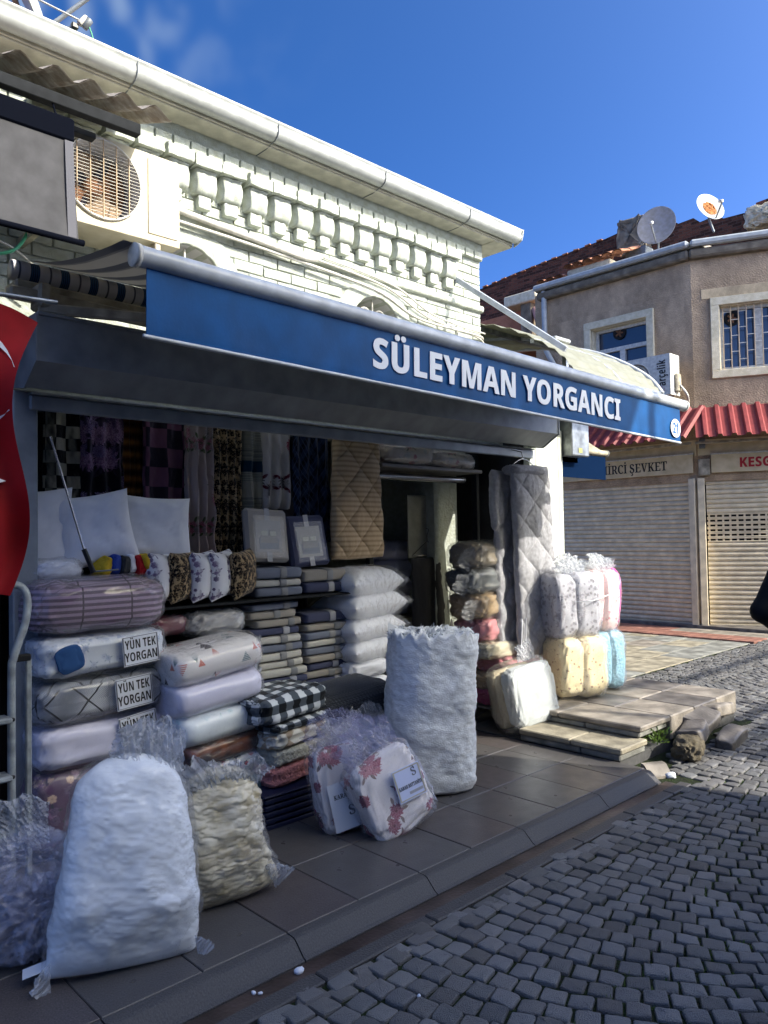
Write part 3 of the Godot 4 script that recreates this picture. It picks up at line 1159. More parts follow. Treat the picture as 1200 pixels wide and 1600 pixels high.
	# cables along the wall
	var cab := [
		[[Vector3(1.6, 3.70, 0.06), Vector3(2.4, 3.64, 0.07), Vector3(3.0, 3.60, 0.075), Vector3(3.3, 3.58, 0.08), Vector3(3.42, 3.60, 0.07)], 0.022, "thick white cable duct sagging below the corbels on the brick wall"],
		[[Vector3(2.2, 3.585, 0.055), Vector3(3.1, 3.56, 0.06), Vector3(4.0, 3.50, 0.07), Vector3(4.5, 3.37, 0.06), Vector3(5.3, 3.36, 0.05), Vector3(5.39, 3.34, -0.1)], 0.011, "grey cable crossing the brick wall just under the moulding"],
		[[Vector3(3.4, 3.60, 0.07), Vector3(4.1, 3.55, 0.07), Vector3(4.6, 3.40, 0.065), Vector3(5.1, 3.36, 0.06), Vector3(5.38, 3.30, 0.03), Vector3(5.39, 3.0, 0.02)], 0.009, "white cable that drops at the corner of the brick wall"],
		[[Vector3(3.5, 3.63, 0.065), Vector3(4.2, 3.58, 0.065), Vector3(4.7, 3.43, 0.06), Vector3(5.38, 3.40, 0.04)], 0.008, "thin white cable lying highest of the bundle on the brick wall"],
		[[Vector3(5.02, 3.42, 0.02), Vector3(5.03, 3.1, 0.02), Vector3(5.04, 2.75, 0.02)], 0.007, "short cable running straight down the brick wall beside the corner"]]
	for c in cab:
		single("cable", tb(curve(c[0], 8), c[1], 8), M.white_plastic, c[2], "cable", Vector3(0, 0, -4.3), Vector3.ZERO, "cables on the brick wall")
	# satellite dish and its arm on the roof
	dish("satellite_dish", "white satellite dish rising behind the gutter of the brick building", Vector3(1.45, 4.84, -4.5), 0.36, Vector3(-0.3, 0.95, 0.0), M.gutter_white)
	var ar := thing("antenna_arm", "grey feed arm with receiver heads and green cable against the sky", "antenna", Vector3(1.42, 4.28, -4.2))
	put("arm", tb([Vector3(0, 0, 0), Vector3(0.2, 0.11, 0.14)], 0.011, 8), M.galvanised, ar)
	put("bracket", bx(Vector3(0.205, 0.115, 0.145), Vector3(0.035, 0.03, 0.03), 0.004), M.black_plastic, ar)
	put("receiver", tb([Vector3(0.225, 0.13, 0.16), Vector3(0.26, 0.175, 0.17)], 0.017, 10), M.white_plastic, ar)
	put("receiver", tb([Vector3(0.25, 0.12, 0.16), Vector3(0.275, 0.165, 0.18)], 0.02, 10), M.grey_metal, ar)
	put("cable", tb(curve([Vector3(0.27, 0.14, 0.17), Vector3(0.29, 0.06, 0.18), Vector3(0.24, 0.08, 0.15), Vector3(0.17, 0.085, 0.12), Vector3(0.0, -0.02, 0.0)]), 0.004, 6), mat("green_cable", lin(0.1, 0.38, 0.2), 0.5), ar)
	put("stay", tb([Vector3(0.235, 0.15, 0.16), Vector3(-0.25, 0.36, -0.1)], 0.005, 6), M.white_plastic, ar)
	var pot := Mb.new()
	var rows: Array = []
	for q in [[0.11, 0.0], [0.11, 0.22], [0.125, 0.23], [0.125, 0.28], [0.1, 0.28], [0.09, 0.0]]:
		rows.append(pot.ring(Vector3(0, q[1], 0), Vector3.RIGHT, Vector3.BACK, q[0], 24))
	pot.grid(rows, true)
	single("chimney_pot", pot.mesh(), M.slab_pink, "red clay pipe mouth on the roof behind the gutter", "chimney pot", Vector3(1.0, 4.34, -4.38), Vector3(1.2, 0.3, 0))


# block with worn edges: a subdivided box whose faces are slightly uneven
func rough_block(size: Vector3, seed_: int, amp: float) -> ArrayMesh:
	NS.seed = seed_
	NS.frequency = 1.0
	var b := Mb.new()
	var n := 6
	for ax in 3:
		for sg in [-1.0, 1.0]:
			var P: Array = []
			for i in n + 1:
				var row := PackedVector3Array()
				for k in n + 1:
					var p := Vector3.ZERO
					p[ax] = sg
					p[(ax + 1) % 3] = 2.0 * i / n - 1.0
					p[(ax + 2) % 3] = 2.0 * k / n - 1.0
					var q := Vector3(p.x * size.x, p.y * size.y, p.z * size.z) * 0.5
					var edge := 0
					for c in 3:
						if absf(p[c]) > 0.99:
							edge += 1
					var d := Vector3(NS.get_noise_3d(q.x * 28.0, q.y * 28.0, q.z * 28.0 + seed_), NS.get_noise_3d(q.x * 28.0 + 9.0, q.y * 28.0, q.z * 28.0), NS.get_noise_3d(q.x * 28.0, q.y * 28.0 + 9.0, q.z * 28.0)) * amp
					if edge > 1:
						q *= 1.0 - 0.003 * edge / size.x
					row.append(q + d)
				P.append(row)
			b.grid(P, false, false)
			var k0 := b.v.size() - (n + 1) * (n + 1)
			var want := Vector3.ZERO
			want[ax] = sg
			if b.n[k0 + 24].dot(want) < 0.0:
				for i in range(k0, b.v.size()):
					b.n[i] = -b.n[i]
				for i in range(b.idx.size() - n * n * 6, b.idx.size(), 3):
					var t := b.idx[i + 1]
					b.idx[i + 1] = b.idx[i + 2]
					b.idx[i + 2] = t
	return b.mesh()


# bellied middle of a corbel, with a worn groove down its front
func barrel_mesh(seed_: int) -> ArrayMesh:
	NS.seed = seed_ + 500
	NS.frequency = 1.0
	var b := Mb.new()
	var P: Array = []
	for q in [[0.079, 0.0], [0.079, 0.05], [0.082, 0.075], [0.10, 0.096], [0.135, 0.108], [0.17, 0.11], [0.205, 0.102], [0.222, 0.09], [0.227, 0.105], [0.2365, 0.107], [0.2365, 0.0]]:
		var row := PackedVector3Array()
		for k in 13:
			var u := k / 12.0 * 2.0 - 1.0
			var x := 0.086 * clampf(u * 1.25, -1.0, 1.0)
			var z: float = 0.82 * q[1] * (1.0 - 0.10 * absf(u)) if absf(u) < 0.81 else 0.0
			z -= 0.008 * exp(-pow(u * 7.0 + 0.6 * sin(seed_), 2.0)) * (1.0 if q[1] > 0.08 else 0.0)
			var e := NS.get_noise_3d(x * 30.0, q[0] * 30.0, seed_) * 0.006
			row.append(Vector3(x + e, q[0], maxf(z + e, 0.0)))
		P.append(row)
	b.grid(P, false)
	return b.mesh()


func dish(called: String, label: String, at: Vector3, r: float, rot: Vector3, m: Material, face: Material = null) -> Node3D:
	var o := thing(called, label, "satellite dish", at, rot)
	var b := Mb.new()
	var P: Array = []
	for q in [[0.0, 0.0], [0.35, 0.025], [0.7, 0.09], [0.96, 0.17], [1.0, 0.18], [1.0, 0.165], [0.96, 0.15], [0.7, 0.07], [0.35, 0.005], [0.0, -0.02]]:
		P.append(b.ring(Vector3(0, 0, q[1] * r), Vector3.RIGHT, Vector3.UP * 1.08, q[0] * r, 32))
	b.grid(P, true)
	put("bowl", b.mesh(), m, o)
	if face:
		put("rust_patch", bale(Vector3(r * 1.0, r * 1.2, 0.012), 0.9, 0.9, 4, 0.03, 9.0), face, o, Vector3(0, -0.02, r * 0.07))
	put("feed_arm", tb([Vector3(0, -r * 1.0, r * 0.12), Vector3(0, -r * 0.55, r * 1.15)], 0.013, 8), M.galvanised, o)
	put("receiver", tb([Vector3(0, -r * 0.5, r * 1.2), Vector3(0, -r * 0.33, r * 1.0)], 0.03, 10), M.white_plastic, o)
	put("mast", tb([Vector3(0, -0.05, -0.05), Vector3(0, -0.15, -0.1), Vector3(0, -r * 1.6, -0.12)], 0.02, 8), M.grey_metal, o)
	put("back_plate", bx(Vector3(0, -0.03, -0.035), Vector3(r * 0.4, r * 0.6, 0.03), 0.006), M.grey_metal, o)
	return o


# ------------------------------------------------------------------ shop front
func shop_front() -> void:
	var o := thing("roller_shutter", "grey roller shutter casing with bottom rail pulled up over the shop opening", "roller shutter", Vector3(1.30, 0, -4.0))
	var prof := PackedVector2Array([Vector2(0.0, 2.38), Vector2(0.15, 2.355), Vector2(0.31, 2.455), Vector2(0.31, 2.67), Vector2(0.0, 2.67)])
	var yz := Basis(Vector3(0, 0, 1), Vector3.UP, Vector3(1, 0, 0))
	var b := Mb.new()
	b.prism(prof, 4.34, Transform3D(yz, Vector3(0, 0, 0)))
	put("casing", b.mesh(), M.shutter_grey, o)
	put("top_trim", bb(Vector3(-0.005, 2.672, 0.0), Vector3(4.345, 2.69, 0.318), 0.004), M.shutter_grey, o)
	for x in [-0.012, 4.342]:
		var e := Mb.new()
		e.prism(PackedVector2Array([Vector2(-0.01, 2.37), Vector2(0.15, 2.347), Vector2(0.318, 2.452), Vector2(0.318, 2.676), Vector2(-0.01, 2.676)]), 0.011, Transform3D(yz, Vector3(x, 0, 0)))
		put("end_plate", e.mesh(), M.shutter_grey, o)
	put("bottom_rail", bb(Vector3(0.05, 2.262, 0.03), Vector3(4.33, 2.335, 0.06), 0.006), M.shutter_grey, o)
	put("rail_lip", bb(Vector3(0.05, 2.337, 0.02), Vector3(4.33, 2.347, 0.075), 0.003), M.galvanised, o)
	put("guide", bb(Vector3(-0.02, 0.056, -0.05), Vector3(0.10, 2.36, 0.02), 0.006), M.shutter_grey, o)
	put("guide", bb(Vector3(4.31, 0.06, -0.04), Vector3(4.40, 2.36, 0.03), 0.006), M.pillar_white, o)
	var p := thing("corner_pillar", "pale painted pillar closing the shop front beside the hanging grey quilt", "pillar", Vector3(5.70, 0.06, -4.0))
	put("panel", bb(Vector3(0, 0, -0.1), Vector3(0.36, 2.9, 0.03), 0.006), M.pillar_white, p)
	put("edge_strip", bb(Vector3(0.375, 0, -0.1), Vector3(0.45, 2.5, 0.02), 0.006), M.pillar_white, p)
	put("side_panel", bb(Vector3(0.38, 0, -1.2), Vector3(0.448, 2.9, -0.11), 0.004), M.stucco_white, p)
	var e := thing("electric_box", "grey steel junction box fixed on the wall beyond the shutter casing", "junction box", Vector3(6.16, 2.32, -4.02))
	put("body", bb(Vector3(0, 0, 0), Vector3(0.3, 0.36, 0.14), 0.01), M.galvanised, e)
	put("sticker", bb(Vector3(0.11, 0.03, 0.141), Vector3(0.17, 0.075, 0.143)), mat("sticker_yellow", lin(0.35, 0.36, 0.12), 0.5), e)
	put("wall_plate", bb(Vector3(-0.02, -0.05, -0.2), Vector3(0.32, 0.4, -0.002), 0.004), M.stucco_white, e)


func awning() -> void:
	var tilt := -0.0185
	var o := thing("shop_awning", "blue shop awning with white lettering along its valance and striped cloth roll", "awning", Vector3(1.32, 2.68, -2.7), Vector3(0, 0, tilt))
	var L := 4.51
	put("front_bar", tb([Vector3(0, 0.0, 0), Vector3(L + 0.07, 0.0, 0)], 0.042, 20), M.alu_white, o)
	put("bar_cap", tb([Vector3(-0.022, 0.0, 0), Vector3(0.0, 0.0, 0)], 0.046, 20), M.white_plastic, o)
	put("bar_cap", tb([Vector3(L + 0.07, 0.0, 0), Vector3(L + 0.095, 0.0, 0)], 0.046, 20), M.white_plastic, o)
	var b := Mb.new()
	var P: Array = []
	for s in [0.0018, -0.0018]:
		for i in (7):
			var ii := i if s > 0 else 6 - i
			var rw := PackedVector3Array()
			for k in 90:
				var x := 0.03 + (L - 0.03) * k / 89.0
				var y := -0.03 - 0.27 * ii / 6.0
				rw.append(Vector3(x, y, s + 0.006 + 0.007 * NS.get_noise_2d(x * 2.2, y * 2.0) * ii / 6.0 + 0.003 * sin(x * 17.0 + 3.0 * NS.get_noise_2d(x, 0.0)) * ii / 6.0))
			P.append(rw)
	b.grid(P, false)
	var vl := put("valance", b.mesh(), M.valance_blue, o)
	put("hem_bar", tb([Vector3(0.02, -0.305, 0.006), Vector3(L + 0.005, -0.305, 0.006)], 0.009, 10), M.alu_white, o)
	words("lettering", "SÜLEYMAN YORGANCI", 0.145, 2.37, M.lettering_white, vl, Vector3(1.20 + 1.185, -0.165, 0.0145))
	var disc := Mb.new()
	var rw: Array = []
	for q in [[0.0, 0.001], [1.0, 0.001], [1.0, 0.003], [0.0, 0.003]]:
		rw.append(disc.ring(Vector3(0, 0, q[1]), Vector3.RIGHT * 0.082, Vector3.UP * 0.072, q[0], 32))
	disc.grid(rw, true)
	var dd := put("number_disc", disc.mesh(), M.lettering_white, vl, Vector3(4.42, -0.2, 0.013))
	var nm := words("lettering", "21", 0.085, 0.085, mat("number_blue", lin(0.02, 0.12, 0.32), 0.6), vl, Vector3(4.42, -0.2, 0.0175))
	nm.name = "number"
	# cloth from the wall roll to the front bar, with woven stripes
	T.awn = as_tex(paint(128, func(u, _v): return Color(0.70, 0.69, 0.66) if fmod(u * 4.0, 1.0) < 0.55 else (Color(0.36, 0.37, 0.40) if fmod(u * 4.0, 1.0) < 0.9 else Color(0.5, 0.5, 0.5))))
	mat("awning_cloth", Color.WHITE, 0.8, {"tex": T.awn, "s": Vector3(1.7, 1, 1), "back": Color(0.35, 0.35, 0.34)})
	var cl := Mb.new()
	P = []
	for i in 13:
		var t := i / 12.0
		var row := PackedVector3Array()
		for k in 60:
			var x := -0.06 + (L + 0.1) * k / 59.0
			row.append(Vector3(x, 0.045 + 0.27 * t - 0.05 * sin(PI * t) + 0.004 * NS.get_noise_2d(x * 3.0, t * 3.0), -1.2 * t))
		P.append(row)
	cl.grid(P, false)
	put("cloth", cl.mesh(), M.awning_cloth, o)
	T.roll = as_tex(paint(128, func(u, _v):
		var f := fmod(u * 2.0, 1.0)
		if f < 0.3:
			return Color(0.18, 0.36, 0.54).lerp(Color(0.06, 0.12, 0.22), 0.5 + 0.5 * sin(u * 190.0))
		return Color(0.78, 0.77, 0.78) if f < 0.62 or f > 0.68 else Color(0.35, 0.36, 0.4)))
	mat("roll_cloth", Color.WHITE, 0.8, {"tex": T.roll, "s": Vector3(3.4, 1, 1), "sharp": 1.0})
	put("cloth_roll", tb([Vector3(-0.08, 0.25, -1.2), Vector3(L + 0.1, 0.34, -1.2)], 0.05, 20), M.roll_cloth, o)
	put("torsion_bar", bb(Vector3(-0.13, 0.07, -1.1), Vector3(L, 0.125, -1.03), 0.008), M.beige_paint, o)
	put("cassette", bb(Vector3(-0.08, 0.13, -1.28), Vector3(L + 0.1, 0.19, -1.12), 0.01), M.beige_paint, o)
	for x in [0.02, 4.5]:
		put("bracket", bx(Vector3(x, 0.1, -1.07), Vector3(0.06, 0.12, 0.13), 0.012), M.beige_paint, o)
	put("folding_arm", bx(Vector3(0.42, 0.04, -0.86), Vector3(0.92, 0.05, 0.04), 0.008, Basis(Vector3.UP, -0.42)), M.beige_paint, o)
	put("folding_arm", bx(Vector3(0.50, 0.02, -0.36), Vector3(0.98, 0.04, 0.035), 0.008, Basis(Vector3.UP, 0.75)), M.beige_paint, o)
	put("folding_arm", bx(Vector3(4.1, 0.04, -0.86), Vector3(0.92, 0.05, 0.04), 0.008, Basis(Vector3.UP, 0.42)), M.beige_paint, o)
	put("folding_arm", bx(Vector3(4.05, 0.02, -0.36), Vector3(0.98, 0.04, 0.035), 0.008, Basis(Vector3.UP, -0.75)), M.beige_paint, o)
	var st := thing("stay_rod", "slanting white metal strut running from the brick wall down over the awning", "strut", Vector3(5.01, 3.84, -4.3))
	put("rod", bx(Vector3(0.0, -0.42, 0.555), Vector3(0.03, 0.045, 1.4), 0.004, Basis(Vector3.RIGHT, 0.648)), M.alu_white, st)
	put("wall_bracket", bx(Vector3(0, 0.0, 0.02), Vector3(0.07, 0.09, 0.04), 0.006), M.grey_metal, st)


# buildings on the sunny side, behind the camera: they shade this side of the street
func across_the_street() -> void:
	mat("plaster_across", lin(0.80, 0.77, 0.70), 0.85, {"tex": T.blotch, "s": 0.6, "world": true})
	var o := thing("opposite_house", "two storey plastered house across the street, its shadow lying over the shop", "building", Vector3(0, 0, 3.25))
	put("wall", bb(Vector3(-14, 0, 0), Vector3(6.95, 6.6, 7.0)), M.plaster_across, o)
	put("upper_wall", bb(Vector3(6.952, 5.6, 0.1), Vector3(7.5, 6.6, 6.9)), M.plaster_across, o)
	put("eaves", bb(Vector3(-14.2, 6.602, -0.25), Vector3(7.61, 6.85, 7.0)), M.soffit_cream, o)
	put("downpipe", tb([Vector3(7.87, 3.7, 0.02), Vector3(7.87, 6.95, 0.02)], 0.05, 10), M.galvanised, o)
	for x in [-8.0, -4.6, -1.2, 2.2, 5.6]:
		var w := put("window", bb(Vector3(x, 4.2, -0.03), Vector3(x + 1.1, 5.9, 0.05), 0.01), M.white_plastic, o)
		put("pane", bb(Vector3(x + 0.1, 4.3, -0.036), Vector3(x + 1.0, 5.8, -0.031)), M.dark_metal, w)
		put("door", bb(Vector3(x - 0.4, 0.0, -0.04), Vector3(x + 1.6, 2.6, 0.05), 0.01), M.beige_paint, o)
	var s := thing("opposite_shop", "low flat roofed shop across the street beyond the two storey house", "building", Vector3(7.45, 0, 3.25))
	put("wall", bb(Vector3(0, 0, 0.02), Vector3(22, 3.45, 7.0)), M.plaster_across, s)
	put("parapet", bb(Vector3(0.3, 3.452, 0.0), Vector3(22, 3.6, 0.3)), M.soffit_cream, s)
	for q in [[3.72, 3.81], [3.87, 3.99], [4.09, 4.16], [4.86, 4.94]]:
		put("rail", bb(Vector3(0.4, q[0], 0.0), Vector3(22, q[1], 0.06)), M.galvanised, s)
	for i in 7:
		put("post", bb(Vector3(2.4 + i * 3.0, 3.6, 0.062), Vector3(2.46 + i * 3.0, 4.95, 0.12)), M.galvanised, s)


func neighbour_left() -> void:
	mat("screen_cloth", lin(0.085, 0.085, 0.09), 0.9, {"tex": T.tone, "s": 1.2})
	mat("navy_trim", lin(0.004, 0.005, 0.009), 1.0, {"spec": 0.1})
	var s := thing("grey_awning_flap", "grey canvas flap with navy bands hanging from the neighbouring awning", "awning flap", Vector3(1.35, 3.42, -3.4))
	var b := Mb.new()
	var P: Array = []
	for sg in [0.002, -0.002]:
		for i in 9:
			var t := (i if sg > 0 else 8 - i) / 8.0
			var row := PackedVector3Array()
			for k in 30:
				var u := k / 29.0
				row.append(Vector3(-1.2 * (1.0 - u) + 0.022 * t * u, -0.46 * t, sg + 0.012 * sin(u * 5.0 + t * 2.0) * t))
			P.append(row)
	b.grid(P, false)
	put("canvas", b.mesh(), M.screen_cloth, s)
	put("top_band", bb(Vector3(-1.2, -0.02, -0.02), Vector3(0.006, 0.085, 0.012), 0.006), M.navy_trim, s)
	put("hem_bar", tb([Vector3(-1.2, -0.468, 0.0), Vector3(0.05, -0.468, 0.0)], 0.014, 10), M.navy_trim, s)
	put("side_hem", bb(Vector3(-0.05, -0.455, 0.004), Vector3(-0.012, -0.02, 0.0055)), mat("hem_cloth", lin(0.11, 0.11, 0.125), 0.85), s, Vector3(0.012, 0, 0.004), Vector3(0, 0, 0.03))
	# corrugated roof sheet with its steel beams
	var c := thing("corrugated_roof_sheet", "weathered grey corrugated roof sheet with wavy edge under the white gutter", "roof sheet", Vector3(0, 0, 0))
	mat("fibre_cement", lin(0.50, 0.50, 0.48), 0.9, {"back": Color(0.45, 0.45, 0.43), "tex": noise_tex(512, 0.01, 4, Color(0.62, 0.55, 0.50), Color(1, 1, 1), 61), "s": 2.0, "bump": T.rough, "bs": 0.3})
	var sh := Mb.new()
	P = []
	for sg in [0.0, -0.007]:
		for i in 5:
			var t := (i if sg == 0.0 else 4 - i) / 4.0
			var row := PackedVector3Array()
			for k in 130:
				var x := -1.2 + 3.13 * k / 129.0
				row.append(Vector3(x, 3.80 + 0.24 * t + 0.026 * sin((x + 0.02) * TAU / 0.165) + sg, -3.55 - 0.62 * t))
			P.append(row)
	sh.grid(P, false)
	put("sheet", sh.mesh(), M.fibre_cement, c)
	put("beam", bb(Vector3(-1.2, 3.60, -3.53), Vector3(1.72, 3.655, -3.48), 0.003), M.dark_metal, c)
	put("beam", bb(Vector3(-1.2, 3.57, -3.66), Vector3(1.55, 3.60, -3.61), 0.003), M.dark_metal, c)
	put("hook", tb([Vector3(1.30, 3.61, -3.5), Vector3(1.30, 3.55, -3.47), Vector3(1.305, 3.50, -3.42)], 0.005, 6), M.navy_trim, c)
	put("rafter", bb(Vector3(0.9, 3.66, -4.2), Vector3(0.96, 3.74, -3.5), 0.004), M.slab_brown, c)
	# air conditioner
	var a := thing("air_conditioner", "cream air conditioner with rusty round fan guard on the brick wall", "air conditioner", Vector3(1.24, 3.25, -3.85))
	mat("ac_cream", lin(0.54, 0.49, 0.36), 0.4, {"tex": T.stain, "s": 1.5})
	mat("rust", lin(0.34, 0.16, 0.08), 0.8, {"tex": T.blotch, "s": 6.0})
	var cs := CSGBox3D.new()
	cs.name = "casing"
	cs.size = Vector3(0.89, 0.475, 0.3)
	cs.position = Vector3(0.445, 0.2375, -0.15)
	cs.material = M.ac_cream
	var cut := CSGCylinder3D.new()
	cut.name = "fan_opening"
	cut.operation = CSGShape3D.OPERATION_SUBTRACTION
	cut.radius = 0.208
	cut.height = 0.44
	cut.sides = 48
	cut.rotation.x = PI / 2
	cut.position = Vector3(0.0, 0.01, 0.15)
	cs.add_child(cut)
	a.add_child(cs)
	var fan := put("fan_hub", tb([Vector3(0.445, 0.247, -0.17), Vector3(0.445, 0.247, -0.10)], 0.05, 20), M.rust, a)
	for i in 4:
		var bl := Mb.new()
		P = []
		for j in 5:
			var row := PackedVector3Array()
			for k in 7:
				var r := 0.04 + 0.145 * j / 4.0
				var th := TAU * i / 4.0 + 0.3 + (k / 6.0 - 0.5) * (0.9 + 0.15 * j)
				row.append(Vector3(0.445 + cos(th) * r, 0.247 + sin(th) * r, -0.13 + (k / 6.0 - 0.5) * 0.06))
			P.append(row)
		bl.grid(P, false)
		put("fan_blade", bl.mesh(), M.rust if i % 2 == 0 else mat("blade_tan", lin(0.42, 0.30, 0.2), 0.6), fan)
	put("coil", bb(Vector3(0.24, 0.04, -0.2), Vector3(0.65, 0.45, -0.19)), mat("coil_grey", lin(0.26, 0.26, 0.33), 0.5), a)
	var g := Mb.new()
	for i in 23:
		var y := -0.2 + 0.4 * i / 22.0
		var hw := sqrt(maxf(0.207 * 0.207 - y * y, 0.0004))
		g.tube(PackedVector3Array([Vector3(0.445 - hw, 0.247 + y, 0.012), Vector3(0.445 + hw, 0.247 + y, 0.012)]), 0.0017, 5)
	put("fan_guard", g.mesh(), M.white_plastic, a)
	for x in [-0.14, -0.07, 0.0, 0.07, 0.14]:
		var hw := sqrt(0.207 * 0.207 - x * x)
		put("guard_bar", tb([Vector3(0.445 + x, 0.247 - hw, 0.016), Vector3(0.445 + x, 0.247 + hw, 0.016)], 0.003, 6), mat("rusty_white", lin(0.55, 0.42, 0.27), 0.6), a)
	var ring := []
	for k in 49:
		ring.append(Vector3(0.445 + 0.209 * cos(TAU * k / 48), 0.247 + 0.209 * sin(TAU * k / 48), 0.01))
	put("guard_ring", tb(ring, 0.006, 6), M.white_plastic, a)
	put("side_cover", bb(Vector3(0.70, 0.03, 0.001), Vector3(0.875, 0.45, 0.006), 0.004), M.ac_cream, a)
	put("base_pan", bb(Vector3(0.0, -0.012, -0.3), Vector3(0.89, -0.001, 0.004), 0.003), M.ac_cream, a)
	for x in [0.16, 0.74]:
		put("wall_bracket", bb(Vector3(x, -0.06, -0.44), Vector3(x + 0.035, -0.013, 0.0), 0.004), M.beige_paint, a)
	var cb := [[[Vector3(1.0, 3.02, -4.2), Vector3(1.15, 3.05, -4.15), Vector3(1.32, 3.1, -4.1), Vector3(1.42, 3.25, -4.15)], 0.009, "green", "green hose looping on the wall behind the grey flap"], [[Vector3(0.9, 3.05, -4.15), Vector3(1.1, 3.13, -4.1), Vector3(1.3, 3.12, -4.1), Vector3(1.5, 3.0, -4.12)], 0.007, "white", "white wire looping on the wall behind the grey flap"]]
	for q in cb:
		single("hose" if q[2] == "green" else "wire", tb(curve(q[0], 8), q[1], 8), mat("hose_green", lin(0.08, 0.40, 0.22), 0.4) if q[2] == "green" else M.white_plastic, q[3], "cable")
	# neighbour's front, flag and ladder
	var n := thing("neighbouring_shop", "dark neighbouring shop beside the grey guide rail behind the red flag", "building", Vector3(0, 0, -4.0))
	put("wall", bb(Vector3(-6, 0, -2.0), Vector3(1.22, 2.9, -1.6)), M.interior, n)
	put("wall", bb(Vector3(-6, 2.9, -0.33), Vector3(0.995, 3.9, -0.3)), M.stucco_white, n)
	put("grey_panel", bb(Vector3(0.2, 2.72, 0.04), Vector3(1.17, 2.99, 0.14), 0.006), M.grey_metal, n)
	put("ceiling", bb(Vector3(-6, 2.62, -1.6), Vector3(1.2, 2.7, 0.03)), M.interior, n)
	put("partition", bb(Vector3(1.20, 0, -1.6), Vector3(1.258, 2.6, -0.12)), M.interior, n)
	mat("flag_red", lin(0.36, 0.006, 0.012), 0.75, {"tex": T.tone, "s": 1.0, "back": lin(0.3, 0.01, 0.01)})
	var f := thing("flag", "red flag with white crescent and star hanging in folds beside the shop", "flag", Vector3(0.62, 2.43, -2.72))
	f.rotation.y = -0.3
	b = Mb.new()
	P = []
	var fl := func(u: float, v: float) -> Vector3:
		var x := -0.5 + 0.82 * u
		var w := sin(u * 17.0 + v * 2.5 + sin(v * 5.0)) * 0.05 * (0.3 + v) + sin(u * 8.0 - v * 4.0) * 0.045 * v + 0.012 * sin(v * 14.0 + u * 5.0)
		return Vector3(x - 0.10 * v * u - 0.05 * sin(v * 6.0) * u, -v * (1.22 - 0.30 * u) - 0.10 * u * u + 0.03 * sin(u * 9.0), w)
	for i in 40:
		var row := PackedVector3Array()
		for k in 60:
			row.append(fl.call(k / 59.0, i / 39.0))
		P.append(row)
	b.grid(P, false)
	put("cloth", b.mesh(), M.flag_red, f)
	# marks follow the cloth
	var star := Mb.new()
	for i in 5:
		var tips := []
		for q in [[-0.63, 0.33], [0.0, 1.0], [0.63, 0.33]]:
			var an: float = TAU * i / 5.0 + q[0]
			tips.append(Vector2(cos(an), sin(an)) * 0.085 * (q[1] if q[1] == 1.0 else 0.40))
		var pts := []
		for q in tips + [Vector2.ZERO]:
			pts.append(fl.call(0.83 + q.x * 1.1, 0.60 + q.y) + Vector3(0, 0, 0.006))
		star.tri(pts[0], pts[1], pts[2], pts[0] - Vector3(0, 0, 1))
		star.tri(pts[0], pts[2], pts[3], pts[0] - Vector3(0, 0, 1))
	put("star", star.mesh(), M.lettering_white, f)
	var cr := Mb.new()
	P = [PackedVector3Array(), PackedVector3Array()]
	for k in 30:
		var an := 0.5 + (TAU - 1.0) * k / 29.0
		var o1 := Vector2(cos(an), sin(an)) * 0.16
		var an2 := atan2(o1.y, o1.x - 0.04)
		var o2 := Vector2(0.045, 0) + Vector2(cos(an2), sin(an2)) * 0.126
		P[0].append(fl.call(0.83 + o1.x * 1.1, 0.26 + o1.y) + Vector3(0, 0, 0.006))
		P[1].append(fl.call(0.83 + o2.x * 1.1, 0.26 + o2.y) + Vector3(0, 0, 0.006))
	cr.grid(P, false)
	put("crescent", cr.mesh(), M.lettering_white, f)
	put("pole", tb([Vector3(-0.55, 0.02, 0), Vector3(0.38, -0.02, 0)], 0.008, 8), M.galvanised, f)
	var l := thing("step_ladder", "folded white metal step ladder leaning beside the shop opening", "ladder", Vector3(1.15, 0.06, -3.60))
	mat("ladder_white", lin(0.45, 0.50, 0.52), 0.4, {"tex": T.blotch, "s": 3.0})
	put("hoop_rail", tb(curve([Vector3(0.0, 0.0, 0), Vector3(0.0, 0.9, 0), Vector3(0.01, 1.03, 0), Vector3(0.06, 1.17, -0.01), Vector3(0.075, 1.28, -0.02), Vector3(0.05, 1.34, -0.03), Vector3(-0.02, 1.35, -0.04), Vector3(-0.22, 1.35, -0.04), Vector3(-0.29, 1.32, -0.03), Vector3(-0.31, 1.2, 0), Vector3(-0.31, 0.0, 0)], 6), 0.017, 10), M.ladder_white, l)
	for x in [0.085, -0.2]:
		put("rear_leg", bb(Vector3(x - 0.012, 0, -0.06), Vector3(x + 0.012, 1.02, -0.03), 0.004), M.ladder_white, l)
	for y in [0.25, 0.5, 0.75]:
		put("step", bb(Vector3(-0.3, y, -0.05), Vector3(-0.01, y + 0.025, 0.05), 0.006), M.ladder_white, l)
		put("rivet", tb([Vector3(0.0, y + 0.01, 0.012), Vector3(0.0, y + 0.01, 0.02)], 0.009, 8), M.black_plastic, l)
	put("hinge", bx(Vector3(0.045, 1.02, -0.03), Vector3(0.09, 0.03, 0.04), 0.006), M.black_plastic, l)


